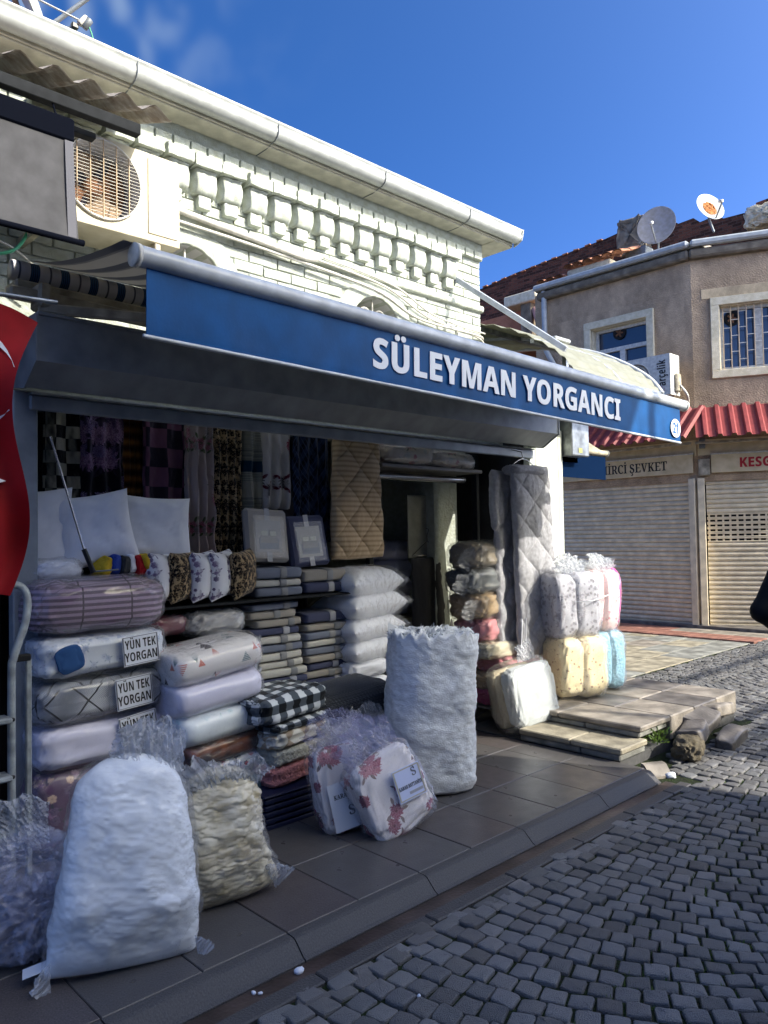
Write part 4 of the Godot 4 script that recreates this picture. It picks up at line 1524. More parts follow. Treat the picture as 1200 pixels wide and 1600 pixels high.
func neighbour_right() -> void:
	mat("poly_sheet", lin(0.33, 0.34, 0.29), 0.6, {"tex": T.stain, "s": 1.5, "back": lin(0.5, 0.5, 0.4)})
	var o := thing("arched_canopy", "arched ribbed canopy of pale sheet rising behind the blue awning end", "canopy", Vector3(7.0, 0, 0))
	var arc := [Vector3(0, 3.76, -5.7), Vector3(0, 3.66, -5.0), Vector3(0, 3.57, -4.5), Vector3(0, 3.44, -4.1), Vector3(0, 3.26, -3.76), Vector3(0, 3.08, -3.52), Vector3(0, 2.92, -3.40)]
	var pr := curve(arc, 8)
	var b := Mb.new()
	var P: Array = []
	for sg in [0.0, -0.006]:
		for i in pr.size():
			var q: Vector3 = pr[i if sg == 0.0 else pr.size() - 1 - i]
			var row := PackedVector3Array()
			for k in 24:
				var ii := i if sg == 0.0 else pr.size() - 1 - i
				row.append(q + Vector3(-0.02 - 1.5 * k / 23.0, sg + 0.010 * sin(ii * TAU / 4.0), 0))
			P.append(row)
	b.grid(P, false)
	put("sheet", b.mesh(), M.poly_sheet, o)
	put("rim", tb(pr, 0.026, 8), M.alu_white, o)
	put("rim", tb(pr.map(func(q): return q + Vector3(-0.75, -0.02, 0)), 0.02, 8), M.alu_white, o)
	for i in [16, 30, 46]:
		put("purlin", bb(pr[i] + Vector3(0, -0.05, -0.02), pr[i] + Vector3(-1.5, -0.012, 0.02)), M.galvanised, o)
	put("post", bb(Vector3(-0.06, 3.1, -4.47), Vector3(-0.01, 3.55, -4.42), 0.003), M.galvanised, o)
	for i in 6:
		put("ridge_cap", bx(pr[4 + i * 3] + Vector3(-0.3, 0.05, 0), Vector3(0.28, 0.04, 0.1), 0.01), M.gutter_white, o)
	var a := thing("small_awning", "small beige retracted awning with dark blue valance beyond the pillar", "awning", Vector3(7.0, 0, 0))
	put("cloth", bx(Vector3(-0.41, 2.51, -4.19), Vector3(0.82, 0.012, 0.42), 0.0, Basis(Vector3.RIGHT, 0.60)), M.beige_paint, a)
	put("front_bar", tb([Vector3(-0.82, 2.40, -4.02), Vector3(0.0, 2.40, -4.02)], 0.03, 12), M.beige_paint, a)
	put("end_cap", tb([Vector3(0.0, 2.40, -4.02), Vector3(0.015, 2.40, -4.02)], 0.034, 12), M.gutter_white, a)
	put("arm", bb(Vector3(-0.05, 2.33, -4.55), Vector3(-0.01, 2.37, -4.05), 0.004), M.beige_paint, a)
	put("arm", bb(Vector3(-0.12, 2.27, -4.5), Vector3(-0.08, 2.33, -4.17), 0.004), M.beige_paint, a)
	put("valance", bb(Vector3(-0.80, 2.13, -4.03), Vector3(-0.005, 2.365, -4.022)), mat("navy_flap", lin(0.003, 0.012, 0.04), 1.0, {"spec": 0.1}), a)
	put("wall", bb(Vector3(-0.78, 0, -9.5), Vector3(-0.3, 3.3, -4.6)), M.interior, a)


func window_at(parent: Node3D, xf: Transform3D, w: float, h: float, fan_x: float, fan_y: float, grille: bool) -> void:
	# local: x along the facade, y up, z outward; origin at the lower corner of the surround
	var n := put("window", frame_mesh(w, h, 0.13, -0.02, 0.05), M.surround, parent)
	n.transform = xf
	put("reveal", frame_mesh(w - 0.25, h - 0.25, 0.02, -0.2, -0.021), M.surround, n, Vector3(0.125, 0.125, 0))
	put("pane", bb(Vector3(0.13, 0.13, -0.19), Vector3(w - 0.13, h - 0.13, -0.18)), M.window_glass, n)
	put("sash", frame_mesh(w - 0.27, h - 0.27, 0.06, -0.178, -0.13), M.white_plastic, n, Vector3(0.135, 0.135, 0))
	var disc := Mb.new()
	disc.grid([disc.ring(Vector3(0, 0, 0), Vector3.RIGHT, Vector3.UP, 0.0, 20), disc.ring(Vector3(0, 0, 0), Vector3.RIGHT, Vector3.UP, 0.12, 20), disc.ring(Vector3(0, 0, 0.03), Vector3.RIGHT, Vector3.UP, 0.12, 20), disc.ring(Vector3(0, 0, 0.03), Vector3.RIGHT, Vector3.UP, 0.085, 20), disc.ring(Vector3(0, 0, 0.012), Vector3.RIGHT, Vector3.UP, 0.08, 20), disc.ring(Vector3(0, 0, 0.012), Vector3.RIGHT, Vector3.UP, 0.0, 20)], true)
	put("vent_fan", disc.mesh(), M.dark_metal, n, Vector3(fan_x, fan_y, -0.178))
	for i in 5:
		put("vent_blade", bx(Vector3.ZERO, Vector3(0.03, 0.07, 0.006), 0.0), M.rust, n, Vector3(fan_x + 0.042 * cos(i * TAU / 5), fan_y + 0.042 * sin(i * TAU / 5), -0.158), Vector3(0, 0.4, i * TAU / 5 - PI / 2))
	if not grille:
		put("transom", bb(Vector3(0.2, h * 0.60, -0.177), Vector3(w - 0.2, h * 0.60 + 0.07, -0.125)), M.white_plastic, n)
		put("mullion", bb(Vector3(w * 0.5 - 0.05, 0.2, -0.177), Vector3(w * 0.5 + 0.05, h * 0.60, -0.126)), M.white_plastic, n)
	else:
		put("mullion", bb(Vector3(w * 0.42, 0.2, -0.177), Vector3(w * 0.42 + 0.11, h - 0.2, -0.126)), M.white_plastic, n)
		var k := 0
		var x := 0.19
		while x < w - 0.15:
			put("bar", tb([Vector3(x, 0.14, -0.05), Vector3(x, h - 0.14, -0.05)], 0.009, 6), M.rusty_white, n)
			for j in 4:
				var y := 0.3 + j * 0.26 + (0.13 if k % 2 else 0.0)
				if y < h - 0.2 and x < w - 0.28:
					put("bar", tb([Vector3(x, y, -0.05), Vector3(x + 0.115, y, -0.05)], 0.007, 6), M.white_plastic, n)
			x += 0.115
			k += 1


func frame_mesh(w: float, h: float, t: float, z0: float, z1: float) -> ArrayMesh:
	var b := Mb.new()
	b.box(Vector3(w * 0.5, t * 0.5, (z0 + z1) * 0.5), Vector3(w, t, z1 - z0), 0.006)
	b.box(Vector3(w * 0.5, h - t * 0.5, (z0 + z1) * 0.5), Vector3(w, t, z1 - z0), 0.006)
	b.box(Vector3(t * 0.5, h * 0.5, (z0 + z1) * 0.5), Vector3(t, h - 2 * t, z1 - z0 - 0.004), 0.006)
	b.box(Vector3(w - t * 0.5, h * 0.5, (z0 + z1) * 0.5), Vector3(t, h - 2 * t, z1 - z0 - 0.004), 0.006)
	return b.mesh()


func far_building() -> void:
	var grain := FastNoiseLite.new()
	grain.noise_type = FastNoiseLite.TYPE_CELLULAR
	grain.frequency = 1.0
	var soil := FastNoiseLite.new()
	soil.frequency = 1.0
	soil.fractal_octaves = 4
	T.dash = as_tex(paint(512, func(u, v):
		var g: float = 0.5 + 0.5 * (grain.get_noise_2d(u * 120.0, v * 120.0) + 1.0)
		var k: float = soil.get_noise_2d(u * 5.0, v * 2.2) * 0.30 + soil.get_noise_2d(u * 22.0, v * 16.0) * 0.12
		var f := clampf(0.56 + 0.32 * g + k * 0.55, 0.15, 1.0)
		return Color(0.92 * f, 0.85 * f, 0.76 * f)))
	mat("pebble_dash", lin(0.88, 0.76, 0.61), 0.95, {"tex": T.dash, "s": 0.36, "world": true, "bump": T.fine, "bs": 1.2})
	mat("pebble_light", lin(1.0, 0.92, 0.72), 0.95, {"tex": T.dash, "s": 0.5, "world": true})
	mat("stained_band", lin(0.30, 0.25, 0.18), 0.95, {"tex": T.blotch, "s": 1.0, "world": true, "bump": T.rough, "bs": 0.6})
	mat("surround", lin(0.74, 0.66, 0.49), 0.85, {"tex": T.stain, "s": 2.0, "world": true, "bump": T.rough, "bs": 0.4})
	mat("window_glass", lin(0.02, 0.035, 0.06), 0.04, {"spec": 1.0})
	mat("shutter_cream", lin(0.88, 0.76, 0.54), 0.5, {"tex": T.tone, "s": 0.7, "world": true})
	mat("sign_cloth", lin(0.78, 0.66, 0.44), 0.8, {"tex": T.stain, "s": 1.0, "world": true})
	mat("red_sheet", lin(0.28, 0.055, 0.055), 0.6, {"tex": T.tone, "s": 1.0, "world": true})
	# frames of the two wall faces: x along the face, z outward
	var A := Transform3D(Basis(Vector3(0, 0, 1), Vector3.UP, Vector3(-1, 0, 0)), Vector3(12.3, 0, -8.35))
	var dr := Vector3(0.436, 0, 0.90).normalized()
	var B := Transform3D(Basis(dr, Vector3.UP, Vector3(-dr.z, 0, dr.x)), Vector3(12.3, 0, -5.43))
	var o := thing("brown_house", "brown pebbledash house with two windows and closed cream shutters below", "building")
	var wm := Mb.new()
	# wall faces with the window holes left open
	for q in [[A, 2.92, 0.95, 2.28, 4.0, 5.42], [B, 2.6, 0.29, 1.85, 4.06, 5.38]]:
		var x: Transform3D = q[0]
		for r in [[0.0, q[1], 2.4, q[4] + 0.1], [0.0, q[1], q[5] - 0.1, 6.2], [0.0, q[2] + 0.1, q[4] + 0.1, q[5] - 0.1], [q[3] - 0.1, q[1], q[4] + 0.1, q[5] - 0.1]]:
			wm.box(x * Vector3((r[0] + r[1]) * 0.5, (r[2] + r[3]) * 0.5, -0.15), Vector3(r[1] - r[0], r[3] - r[2], 0.3), 0.0, x.basis)
	put("wall", wm.mesh(), M.pebble_dash, o)
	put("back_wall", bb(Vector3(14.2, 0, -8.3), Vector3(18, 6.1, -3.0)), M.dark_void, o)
	put("corner_wall", bb(Vector3(12.31, 2.4, -8.5), Vector3(16.5, 6.2, -8.352)), M.pebble_dash, o)
	window_at(o, A.translated_local(Vector3(0.93, 3.98, 0)), 1.34, 1.43, 0.60, 1.18, false)
	window_at(o, B.translated_local(Vector3(0.28, 4.06, 0)), 1.56, 1.32, 0.33, 1.0, true)
	for q in [[A, 2.92, "a"], [B, 2.6, "b"]]:
		var x: Transform3D = q[0]
		put("eaves_band", bx(x * Vector3(q[1] * 0.5, 6.12, 0.05), Vector3(q[1] + 0.04, 0.15, 0.2), 0.03, x.basis), M.stained_band, o)
		put("gutter", bx(x * Vector3(q[1] * 0.5 + (0.0 if q[2] == "a" else 0.05), 6.27, 0.16), Vector3(q[1] + 0.1, 0.11, 0.13), 0.03, x.basis), M.gutter_white, o)
		put("ground_pier", bx(x * Vector3(0.06 if q[2] == "b" else 2.86, 1.25, 0.02), Vector3(0.11, 2.4, 0.12), 0.01, x.basis), M.shutter_cream, o)
		put("shutter_head", bx(x * Vector3(q[1] * 0.5, 2.6, -0.1), Vector3(q[1] - 0.02, 0.5, 0.06), 0.0, x.basis), M.sign_cloth, o)
	put("downpipe", tb([Vector3(12.2, 6.2, -8.22), Vector3(12.2, 5.1, -8.22), Vector3(12.22, 4.95, -8.15), Vector3(12.24, 4.75, -8.05)], 0.05, 10), M.gutter_white, o)
	put("downpipe", tb([Vector3(12.24, 4.8, -8.1), Vector3(12.24, 3.5, -8.1)], 0.055, 10), M.white_plastic, o)
	put("render_patch", bx(B * Vector3(1.0, 5.46, 0.004), Vector3(1.7, 0.16, 0.012), 0.004, B.basis), M.pebble_light, o)
	# shutters: curved slats one by one
	var slat := Mb.new()
	var P: Array = []
	for x in [0.0, 1.0]:
		var row := PackedVector3Array()
		for q in [[0.0, 0.0], [0.006, 0.016], [0.03, 0.026], [0.055, 0.02], [0.074, 0.002], [0.076, -0.006], [0.0, -0.006]]:
			row.append(Vector3(x, q[0], q[1]))
		P.append(row)
	slat.grid(P, true)
	var sm := slat.mesh()
	for q in [[A, 0.25, 2.54, "cream roller shutter under the sign with black letters"], [B, 0.14, 2.4, "cream roller shutter with rows of vent slots under the red lettered sign"]]:
		var x: Transform3D = q[0]
		var s := thing("closed_shutter", q[3], "roller shutter", x.origin, Vector3.ZERO)
		s.transform.basis = x.basis
		var y := 0.09
		var k := 0
		while y < 2.5:
			var vent: bool = k >= 17 and k <= 22 and q[2] < 2.5
			if vent:
				put("slat", slot_slat(q[2]), M.shutter_cream, s, Vector3(q[1], y, -0.05))
			else:
				var m := put("slat", sm, M.shutter_cream, s, Vector3(q[1], y, -0.05))
				m.scale.x = q[2]
			y += 0.0775
			k += 1
		put("bottom_bar", bb(Vector3(q[1], 0.03, -0.06), Vector3(q[1] + q[2], 0.088, -0.02), 0.005), M.shutter_cream, s)
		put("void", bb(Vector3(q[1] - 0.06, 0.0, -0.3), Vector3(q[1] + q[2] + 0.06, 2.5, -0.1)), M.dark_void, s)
	# signs
	var sa := thing("shop_sign", "beige cloth sign with black letters above the closed shutter", "sign", A * Vector3(0.9, 2.69, 0.06))
	sa.transform.basis = A.basis
	put("panel", bb(Vector3(-0.75, -0.15, -0.02), Vector3(1.99, 0.15, 0.0), 0.004), M.sign_cloth, sa)
	put("top_rail", bb(Vector3(-0.76, 0.151, -0.03), Vector3(2.0, 0.175, 0.015), 0.004), M.white_plastic, sa)
	words("lettering", "TAMİRCİ ŞEVKET", 0.15, 1.5, M.lettering_black, sa, Vector3(0.80, 0.0, 0.002), Vector3.ZERO, true)
	var sb := thing("shop_sign", "beige cloth sign with red letters above the vented shutter", "sign", B * Vector3(0.22, 2.68, 0.06))
	sb.transform.basis = B.basis
	put("panel", bb(Vector3(0, -0.15, -0.02), Vector3(2.2, 0.14, 0.0), 0.004), M.sign_cloth, sb)
	put("top_rail", bb(Vector3(-0.01, 0.141, -0.03), Vector3(2.2, 0.165, 0.015), 0.004), M.white_plastic, sb)
	words("lettering", "KESGİN", 0.15, 0.68, M.lettering_red, sb, Vector3(0.42 + 0.34, -0.005, 0.002))
	put("bracket_block", bb(Vector3(-0.19, -0.19, -0.05), Vector3(-0.02, 0.08, 0.02), 0.006), M.beige_paint, sb)
	put("bracket_block", bb(Vector3(-0.17, 0.25, -0.05), Vector3(-0.08, 0.42, 0.02), 0.006), M.grey_metal, sb)
	# red ribbed canopy: two slopes that follow the wall
	var rc := thing("red_canopy", "red ribbed sheet metal canopy running above both shop signs", "canopy")
	for q in [[A, 0.1, 2.98], [B, -0.02, 2.6]]:
		var x: Transform3D = q[0]
		var b := Mb.new()
		P = []
		var pf := []
		var xx: float = q[1]
		while xx < q[2]:
			pf.append_array([Vector2(xx, 0.0), Vector2(xx + 0.09, 0.0), Vector2(xx + 0.115, 0.045), Vector2(xx + 0.165, 0.045), Vector2(xx + 0.19, 0.0)])
			xx += 0.2
		var fine := []
		for i in pf.size():
			fine.append(pf[i] + Vector2(0.001, 0))
			fine.append(pf[i] + Vector2(0.004, 0))
		for sg in [0.0, -0.006]:
			for t in ([0.0, 0.33, 0.66, 1.0] if sg == 0.0 else [1.0, 0.66, 0.33, 0.0]):
				var row := PackedVector3Array()
				for p in fine:
					row.append(x * Vector3(p.x, 3.60 - 0.56 * t + p.y * 0.8 + sg, 0.02 + 0.72 * t + p.y * 0.55))
				P.append(row)
		b.grid(P, false)
		put("ribbed_sheet", b.mesh(), M.red_sheet, rc)
		put("support", bx(x * Vector3((q[1] + q[2]) * 0.5, 3.0, 0.3), Vector3(q[2] - q[1], 0.04, 0.04), 0.004, x.basis), M.beige_paint, rc)
		put("soffit_cloth", bx(x * Vector3((q[1] + q[2]) * 0.5, 2.95, 0.0), Vector3(q[2] - q[1] - 0.1, 0.26, 0.02), 0.0, x.basis), M.sign_cloth, rc)
	# outdoor unit with its upright logo
	var ac := thing("outdoor_unit", "white outdoor air conditioning unit with upright black lettering on the brown house", "air conditioner", A * Vector3(1.95, 3.78, 0.62))
	ac.transform.basis = A.basis
	var cs := CSGBox3D.new()
	cs.name = "casing"
	cs.size = Vector3(0.90, 0.66, 0.32)
	cs.position = Vector3(0.42, 0.33, -0.16)
	cs.material = M.white_plastic
	var cut := CSGCylinder3D.new()
	cut.name = "fan_opening"
	cut.operation = CSGShape3D.OPERATION_SUBTRACTION
	cut.radius = 0.25
	cut.height = 0.5
	cut.sides = 36
	cut.rotation.x = PI / 2
	cut.position = Vector3(-0.14, 0, 0.16)
	cs.add_child(cut)
	ac.add_child(cs)
	put("fan", bale(Vector3(0.12, 0.12, 0.05), 0.8, 0.9, 3), M.dark_metal, ac, Vector3(0.28, 0.33, -0.12))
	for i in 3:
		put("fan_blade", bx(Vector3(0, 0.11, 0), Vector3(0.11, 0.2, 0.012), 0.003, Basis(Vector3.UP, 0.5)), M.grey_metal, ac, Vector3(0.28, 0.33, -0.12), Vector3(0, 0, i * TAU / 3 + 0.4))
	var gr := Mb.new()
	for rr in [0.06, 0.11, 0.16, 0.205, 0.248]:
		var pts := []
		for k in 29:
			pts.append(Vector3(0.28 + rr * cos(TAU * k / 28), 0.33 + rr * sin(TAU * k / 28), 0.005))
		gr.tube(PackedVector3Array(pts), 0.005, 5)
	put("fan_guard", gr.mesh(), M.white_plastic, ac)
	words("logo_lettering", "arçelik", 0.135, 0.42, M.lettering_black, ac, Vector3(0.725, 0.36, 0.003), Vector3(0, 0, PI / 2))
	var hp := []
	for k in 15:
		hp.append(Vector3(0.72 + 0.05 * cos(TAU * k / 16 + 1.2), 0.10 + 0.04 * sin(TAU * k / 16 + 1.2), 0.003))
	put("logo_mark", tb(hp, 0.005, 6), mat("logo_red", lin(0.5, 0.25, 0.25), 0.5), ac)
	for x in [0.08, 0.74]:
		put("wall_bracket", bb(Vector3(x, -0.05, -0.6), Vector3(x + 0.04, -0.003, 0.0), 0.004), M.beige_paint, ac)
	put("valve", bx(Vector3(0.90, 0.2, -0.2), Vector3(0.06, 0.3, 0.14), 0.02), M.beige_paint, ac)
	put("pipe", tb(curve([Vector3(0.93, 0.16, -0.2), Vector3(1.0, 0.0, -0.3), Vector3(0.9, -0.15, -0.55)]), 0.02, 8), M.white_plastic, ac)
	# roof tiles and dishes above the eaves
	var tm := Mb.new()
	P = []
	for z in [0.0, 0.42]:
		var row := PackedVector3Array()
		for k in 12:
			var t := PI * k / 11.0
			row.append(Vector3(0.10 * cos(t) * (1.0 - 0.15 * z), 0.055 * sin(t) + 0.02, z))
		for k in 12:
			var t := PI * (11 - k) / 11.0
			row.append(Vector3(0.085 * cos(t) * (1.0 - 0.15 * z), 0.045 * sin(t) + 0.012, z))
		P.append(row)
	tm.grid(P, true)
	var tmesh := tm.mesh()
	var roof := put("roof", bb(Vector3(12.2, 6.215, -8.4), Vector3(15.0, 6.3, -5.2)), M.slab_tan, o)
	mat("clay_tile", lin(0.55, 0.25, 0.14), 0.8, {"tex": T.blotch, "s": 3.0})
	for i in 9:
		for j in 2:
			put("tile", tmesh, M.clay_tile, roof, Vector3(12.22 + j * 0.34, 6.37 + j * 0.10 + (0.14 if i > 2 else 0.0), -8.3 + i * 0.2), Vector3(-0.28 + R.randf_range(-0.1, 0.1), PI / 2, 0))
	put("white_block", bb(Vector3(12.35, 6.3, -7.8), Vector3(12.6, 6.52, -6.9), 0.02), M.surround, roof)
	put("vent_box", bb(Vector3(12.9, 6.3, -6.9), Vector3(13.2, 6.78, -6.5), 0.01), M.grey_metal, roof)
	dish("satellite_dish", "large grey satellite dish with triangular arm brackets on the brown roof", Vector3(13.0, 7.08, -6.32), 0.34, Vector3(-0.2, -2.35 + 1.0, 0.0), mat("dish_grey", lin(0.34, 0.32, 0.31), 0.55, {"tex": T.stain, "s": 2.0}))
	dish("satellite_dish", "smaller satellite dish with orange rust stain on its face", Vector3(13.4, 7.28, -5.55), 0.26, Vector3(-0.35, -0.55, 0.15), M.gutter_white, mat("rust_orange", lin(0.55, 0.2, 0.05), 0.8, {"tex": T.blotch, "s": 5.0}))


func slot_slat(w: float) -> ArrayMesh:
	var b := Mb.new()
	b.box(Vector3(w * 0.5, 0.01, 0.008), Vector3(w, 0.02, 0.03), 0.004)
	b.box(Vector3(w * 0.5, 0.064, 0.008), Vector3(w, 0.024, 0.03), 0.004)
	var x := 0.03
	while x < w:
		b.box(Vector3(x, 0.036, 0.006), Vector3(0.03, 0.034, 0.02), 0.002)
		x += 0.105
	return b.mesh()


func far_behind() -> void:
	T.brickwall = as_tex(brick_picture())
	mat("far_brick", Color.WHITE, 0.95, {"tex": T.brickwall, "s": 0.62, "world": true, "bump": T.rough, "bs": 1.5})
	mat("orange_stucco", lin(0.50, 0.20, 0.11), 0.9, {"tex": T.stain, "s": 0.8, "world": true, "bump": T.rough, "bs": 0.6})
	var o := thing("old_brick_house", "old dark brick house with broken parapet rising behind the brown house", "building")
	var poly := PackedVector2Array()
	for q in [[-22.0, 8.0], [-13.6, 8.60], [-12.4, 8.74], [-11.0, 8.82], [-9.6, 8.88], [-9.28, 8.92], [-9.26, 9.02], [-8.95, 9.02], [-8.90, 9.12], [-8.65, 9.16], [-8.42, 9.02], [-8.36, 8.85], [-8.1, 8.72], [-7.9, 8.80], [-7.75, 8.68], [-7.4, 8.70], [-7.25, 8.56], [-6.9, 8.60], [-6.73, 8.48], [-6.3, 8.46], [-6.06, 8.38], [-6.04, 8.60], [-5.7, 8.62], [-4.5, 8.5], [-3.0, 8.4], [-3.0, 0.0], [-22.0, 0.0]]:
		poly.append(Vector2(q[0], q[1]))
	var b := Mb.new()
	b.prism(poly, 0.5, Transform3D(Basis(Vector3(0, 0, 1), Vector3.UP, Vector3(1, 0, 0)), Vector3(17, 0, 0)))
	put("wall", b.mesh(), M.far_brick, o)
	put("chimney_stump", bale(Vector3(0.5, 0.9, 0.75), 0.3, 0.3, 9, 0.09, 3.0), M.stained_band, o, Vector3(16.85, 8.62, -8.75))
	put("rubble", bale(Vector3(0.6, 0.5, 0.9), 0.5, 0.5, 12, 0.1, 4.0), M.surround, o, Vector3(16.8, 8.15, -5.75))
	for i in 12:
		put("coping_brick", bx(Vector3.ZERO, Vector3(0.5, 0.04, 0.16), 0.01), M.clay_tile, o, Vector3(17.2, 8.63 + i * 0.024 + R.randf_range(-0.02, 0.02), -13.4 + i * 0.33), Vector3(R.randf_range(-0.1, 0.1), 0, 0))
	var h := thing("orange_house", "orange stucco house wall with old pipes behind the corner of the brick shop", "building")
	put("wall", bb(Vector3(15, 0, -20), Vector3(15.3, 6.95, -9.9)), M.orange_stucco, h)
	put("cornice", bb(Vector3(14.85, 6.2, -20), Vector3(14.998, 6.36, -10.2), 0.03), M.orange_stucco, h)
	put("balcony_slab", bb(Vector3(14.2, 5.7, -13), Vector3(14.998, 5.9, -9.2), 0.02), M.orange_stucco, h)
	put("pier", bb(Vector3(14.6, 5.9, -10.5), Vector3(15.0, 7.0, -10.2), 0.02), M.stained_band, h)
	put("pipe", tb([Vector3(14.7, 6.8, -10.15), Vector3(14.6, 6.2, -9.9), Vector3(14.5, 5.9, -9.3)], 0.09, 10), mat("pipe_pink", lin(0.45, 0.24, 0.19), 0.6), h)
	put("pipe", tb([Vector3(14.6, 7.2, -9.8), Vector3(14.6, 5.6, -9.75)], 0.015, 6), M.galvanised, h)
	put("pipe", tb([Vector3(14.6, 7.0, -9.6), Vector3(14.6, 5.6, -9.5)], 0.012, 6), M.galvanised, h)
	put("roof_block", bb(Vector3(14.5, 6.95, -10.9), Vector3(15.0, 7.2, -10.0), 0.02), M.surround, h)


func brick_picture() -> Image:
	var rg := RandomNumberGenerator.new()
	rg.seed = 7
	var im := Image.create(512, 512, false, Image.FORMAT_RGB8)
	im.fill(Color(0.33, 0.27, 0.23))
	for r in 24:
		for k in 8:
			var v := rg.randf_range(0.55, 1.1)
			var c := Color(0.40 * v, 0.25 * v, 0.19 * v)
			var x := k * 64 + (32 if r % 2 else 0)
			var y := r * 21 + 3
			for q in [0, -512]:
				im.fill_rect(Rect2i(x + q + 2, y, 59, 17), c)
	return im


# ------------------------------------------------------------------ goods
func cloth(called: String, col: Color, o := {}) -> StandardMaterial3D:
	o.merge({"bump": T.fine, "bs": 0.08, "sheen": 0.25, "s": 3.0, "spec": 0.25})
	return mat(called, col, 0.9, o)


# the same cloth seen through film that clings to it
func sheen_of(m: StandardMaterial3D) -> StandardMaterial3D:
	var called := m.resource_name + "_under_film"
	if not M.has(called):
		var c: StandardMaterial3D = m.duplicate()
		c.resource_name = called
		c.clearcoat_enabled = true
		c.clearcoat = 0.8
		c.clearcoat_roughness = 0.14
		M[called] = c
	return M[called]


func wrapped(called: String, label: String, category: String, at: Vector3, size: Vector3, ex: float, er: float, seed_: int, m: Material, o := {}) -> Node3D:
	var t := thing(called, label, category, at, o.get("rot", Vector3.ZERO), o.get("group", ""))
	var mid := Vector3(0, size.y * 0.5, 0)
	put("filling" if o.get("wool", false) else "quilt", bale(size, ex, er, seed_, o.get("amp", 0.016), o.get("freq", 6.0), o.get("layers", 0)), sheen_of(m), t, mid)
	var fm: Material = o.get("film", M.film)
	put("plastic_wrap", bale(size, ex, er, seed_ + 1, 0.012, 13.0, 0, 0.009, 56, 36), fm, t, mid)
	if o.has("flap"):
		var q: Array = o.flap
		put("plastic_flap", film(q[0], q[1], seed_ + 2, q[2], 0.35, 0.2), M.film_loose, t, q[3], q[4])
	return t


func label_card(t: Node3D, at: Vector3, w: float, h: float, rot: Vector3, lines: Array) -> void:
	var c := put("label_card", bx(Vector3.ZERO, Vector3(w, h, 0.002)), M.paper, t, at, rot)
	put("border", frame_mesh(w - 0.008, h - 0.008, 0.003, 0.0012, 0.0016), M.grey_ink, c, Vector3(-w * 0.5 + 0.004, -h * 0.5 + 0.004, 0))
	for i in lines.size():
		words("lettering", lines[i], h * 0.30, w * (0.86 if i == 0 else 0.90), M.lettering_black, c, Vector3(0, h * (0.21 - 0.42 * i), 0.0018), Vector3.ZERO, false, 0.001)


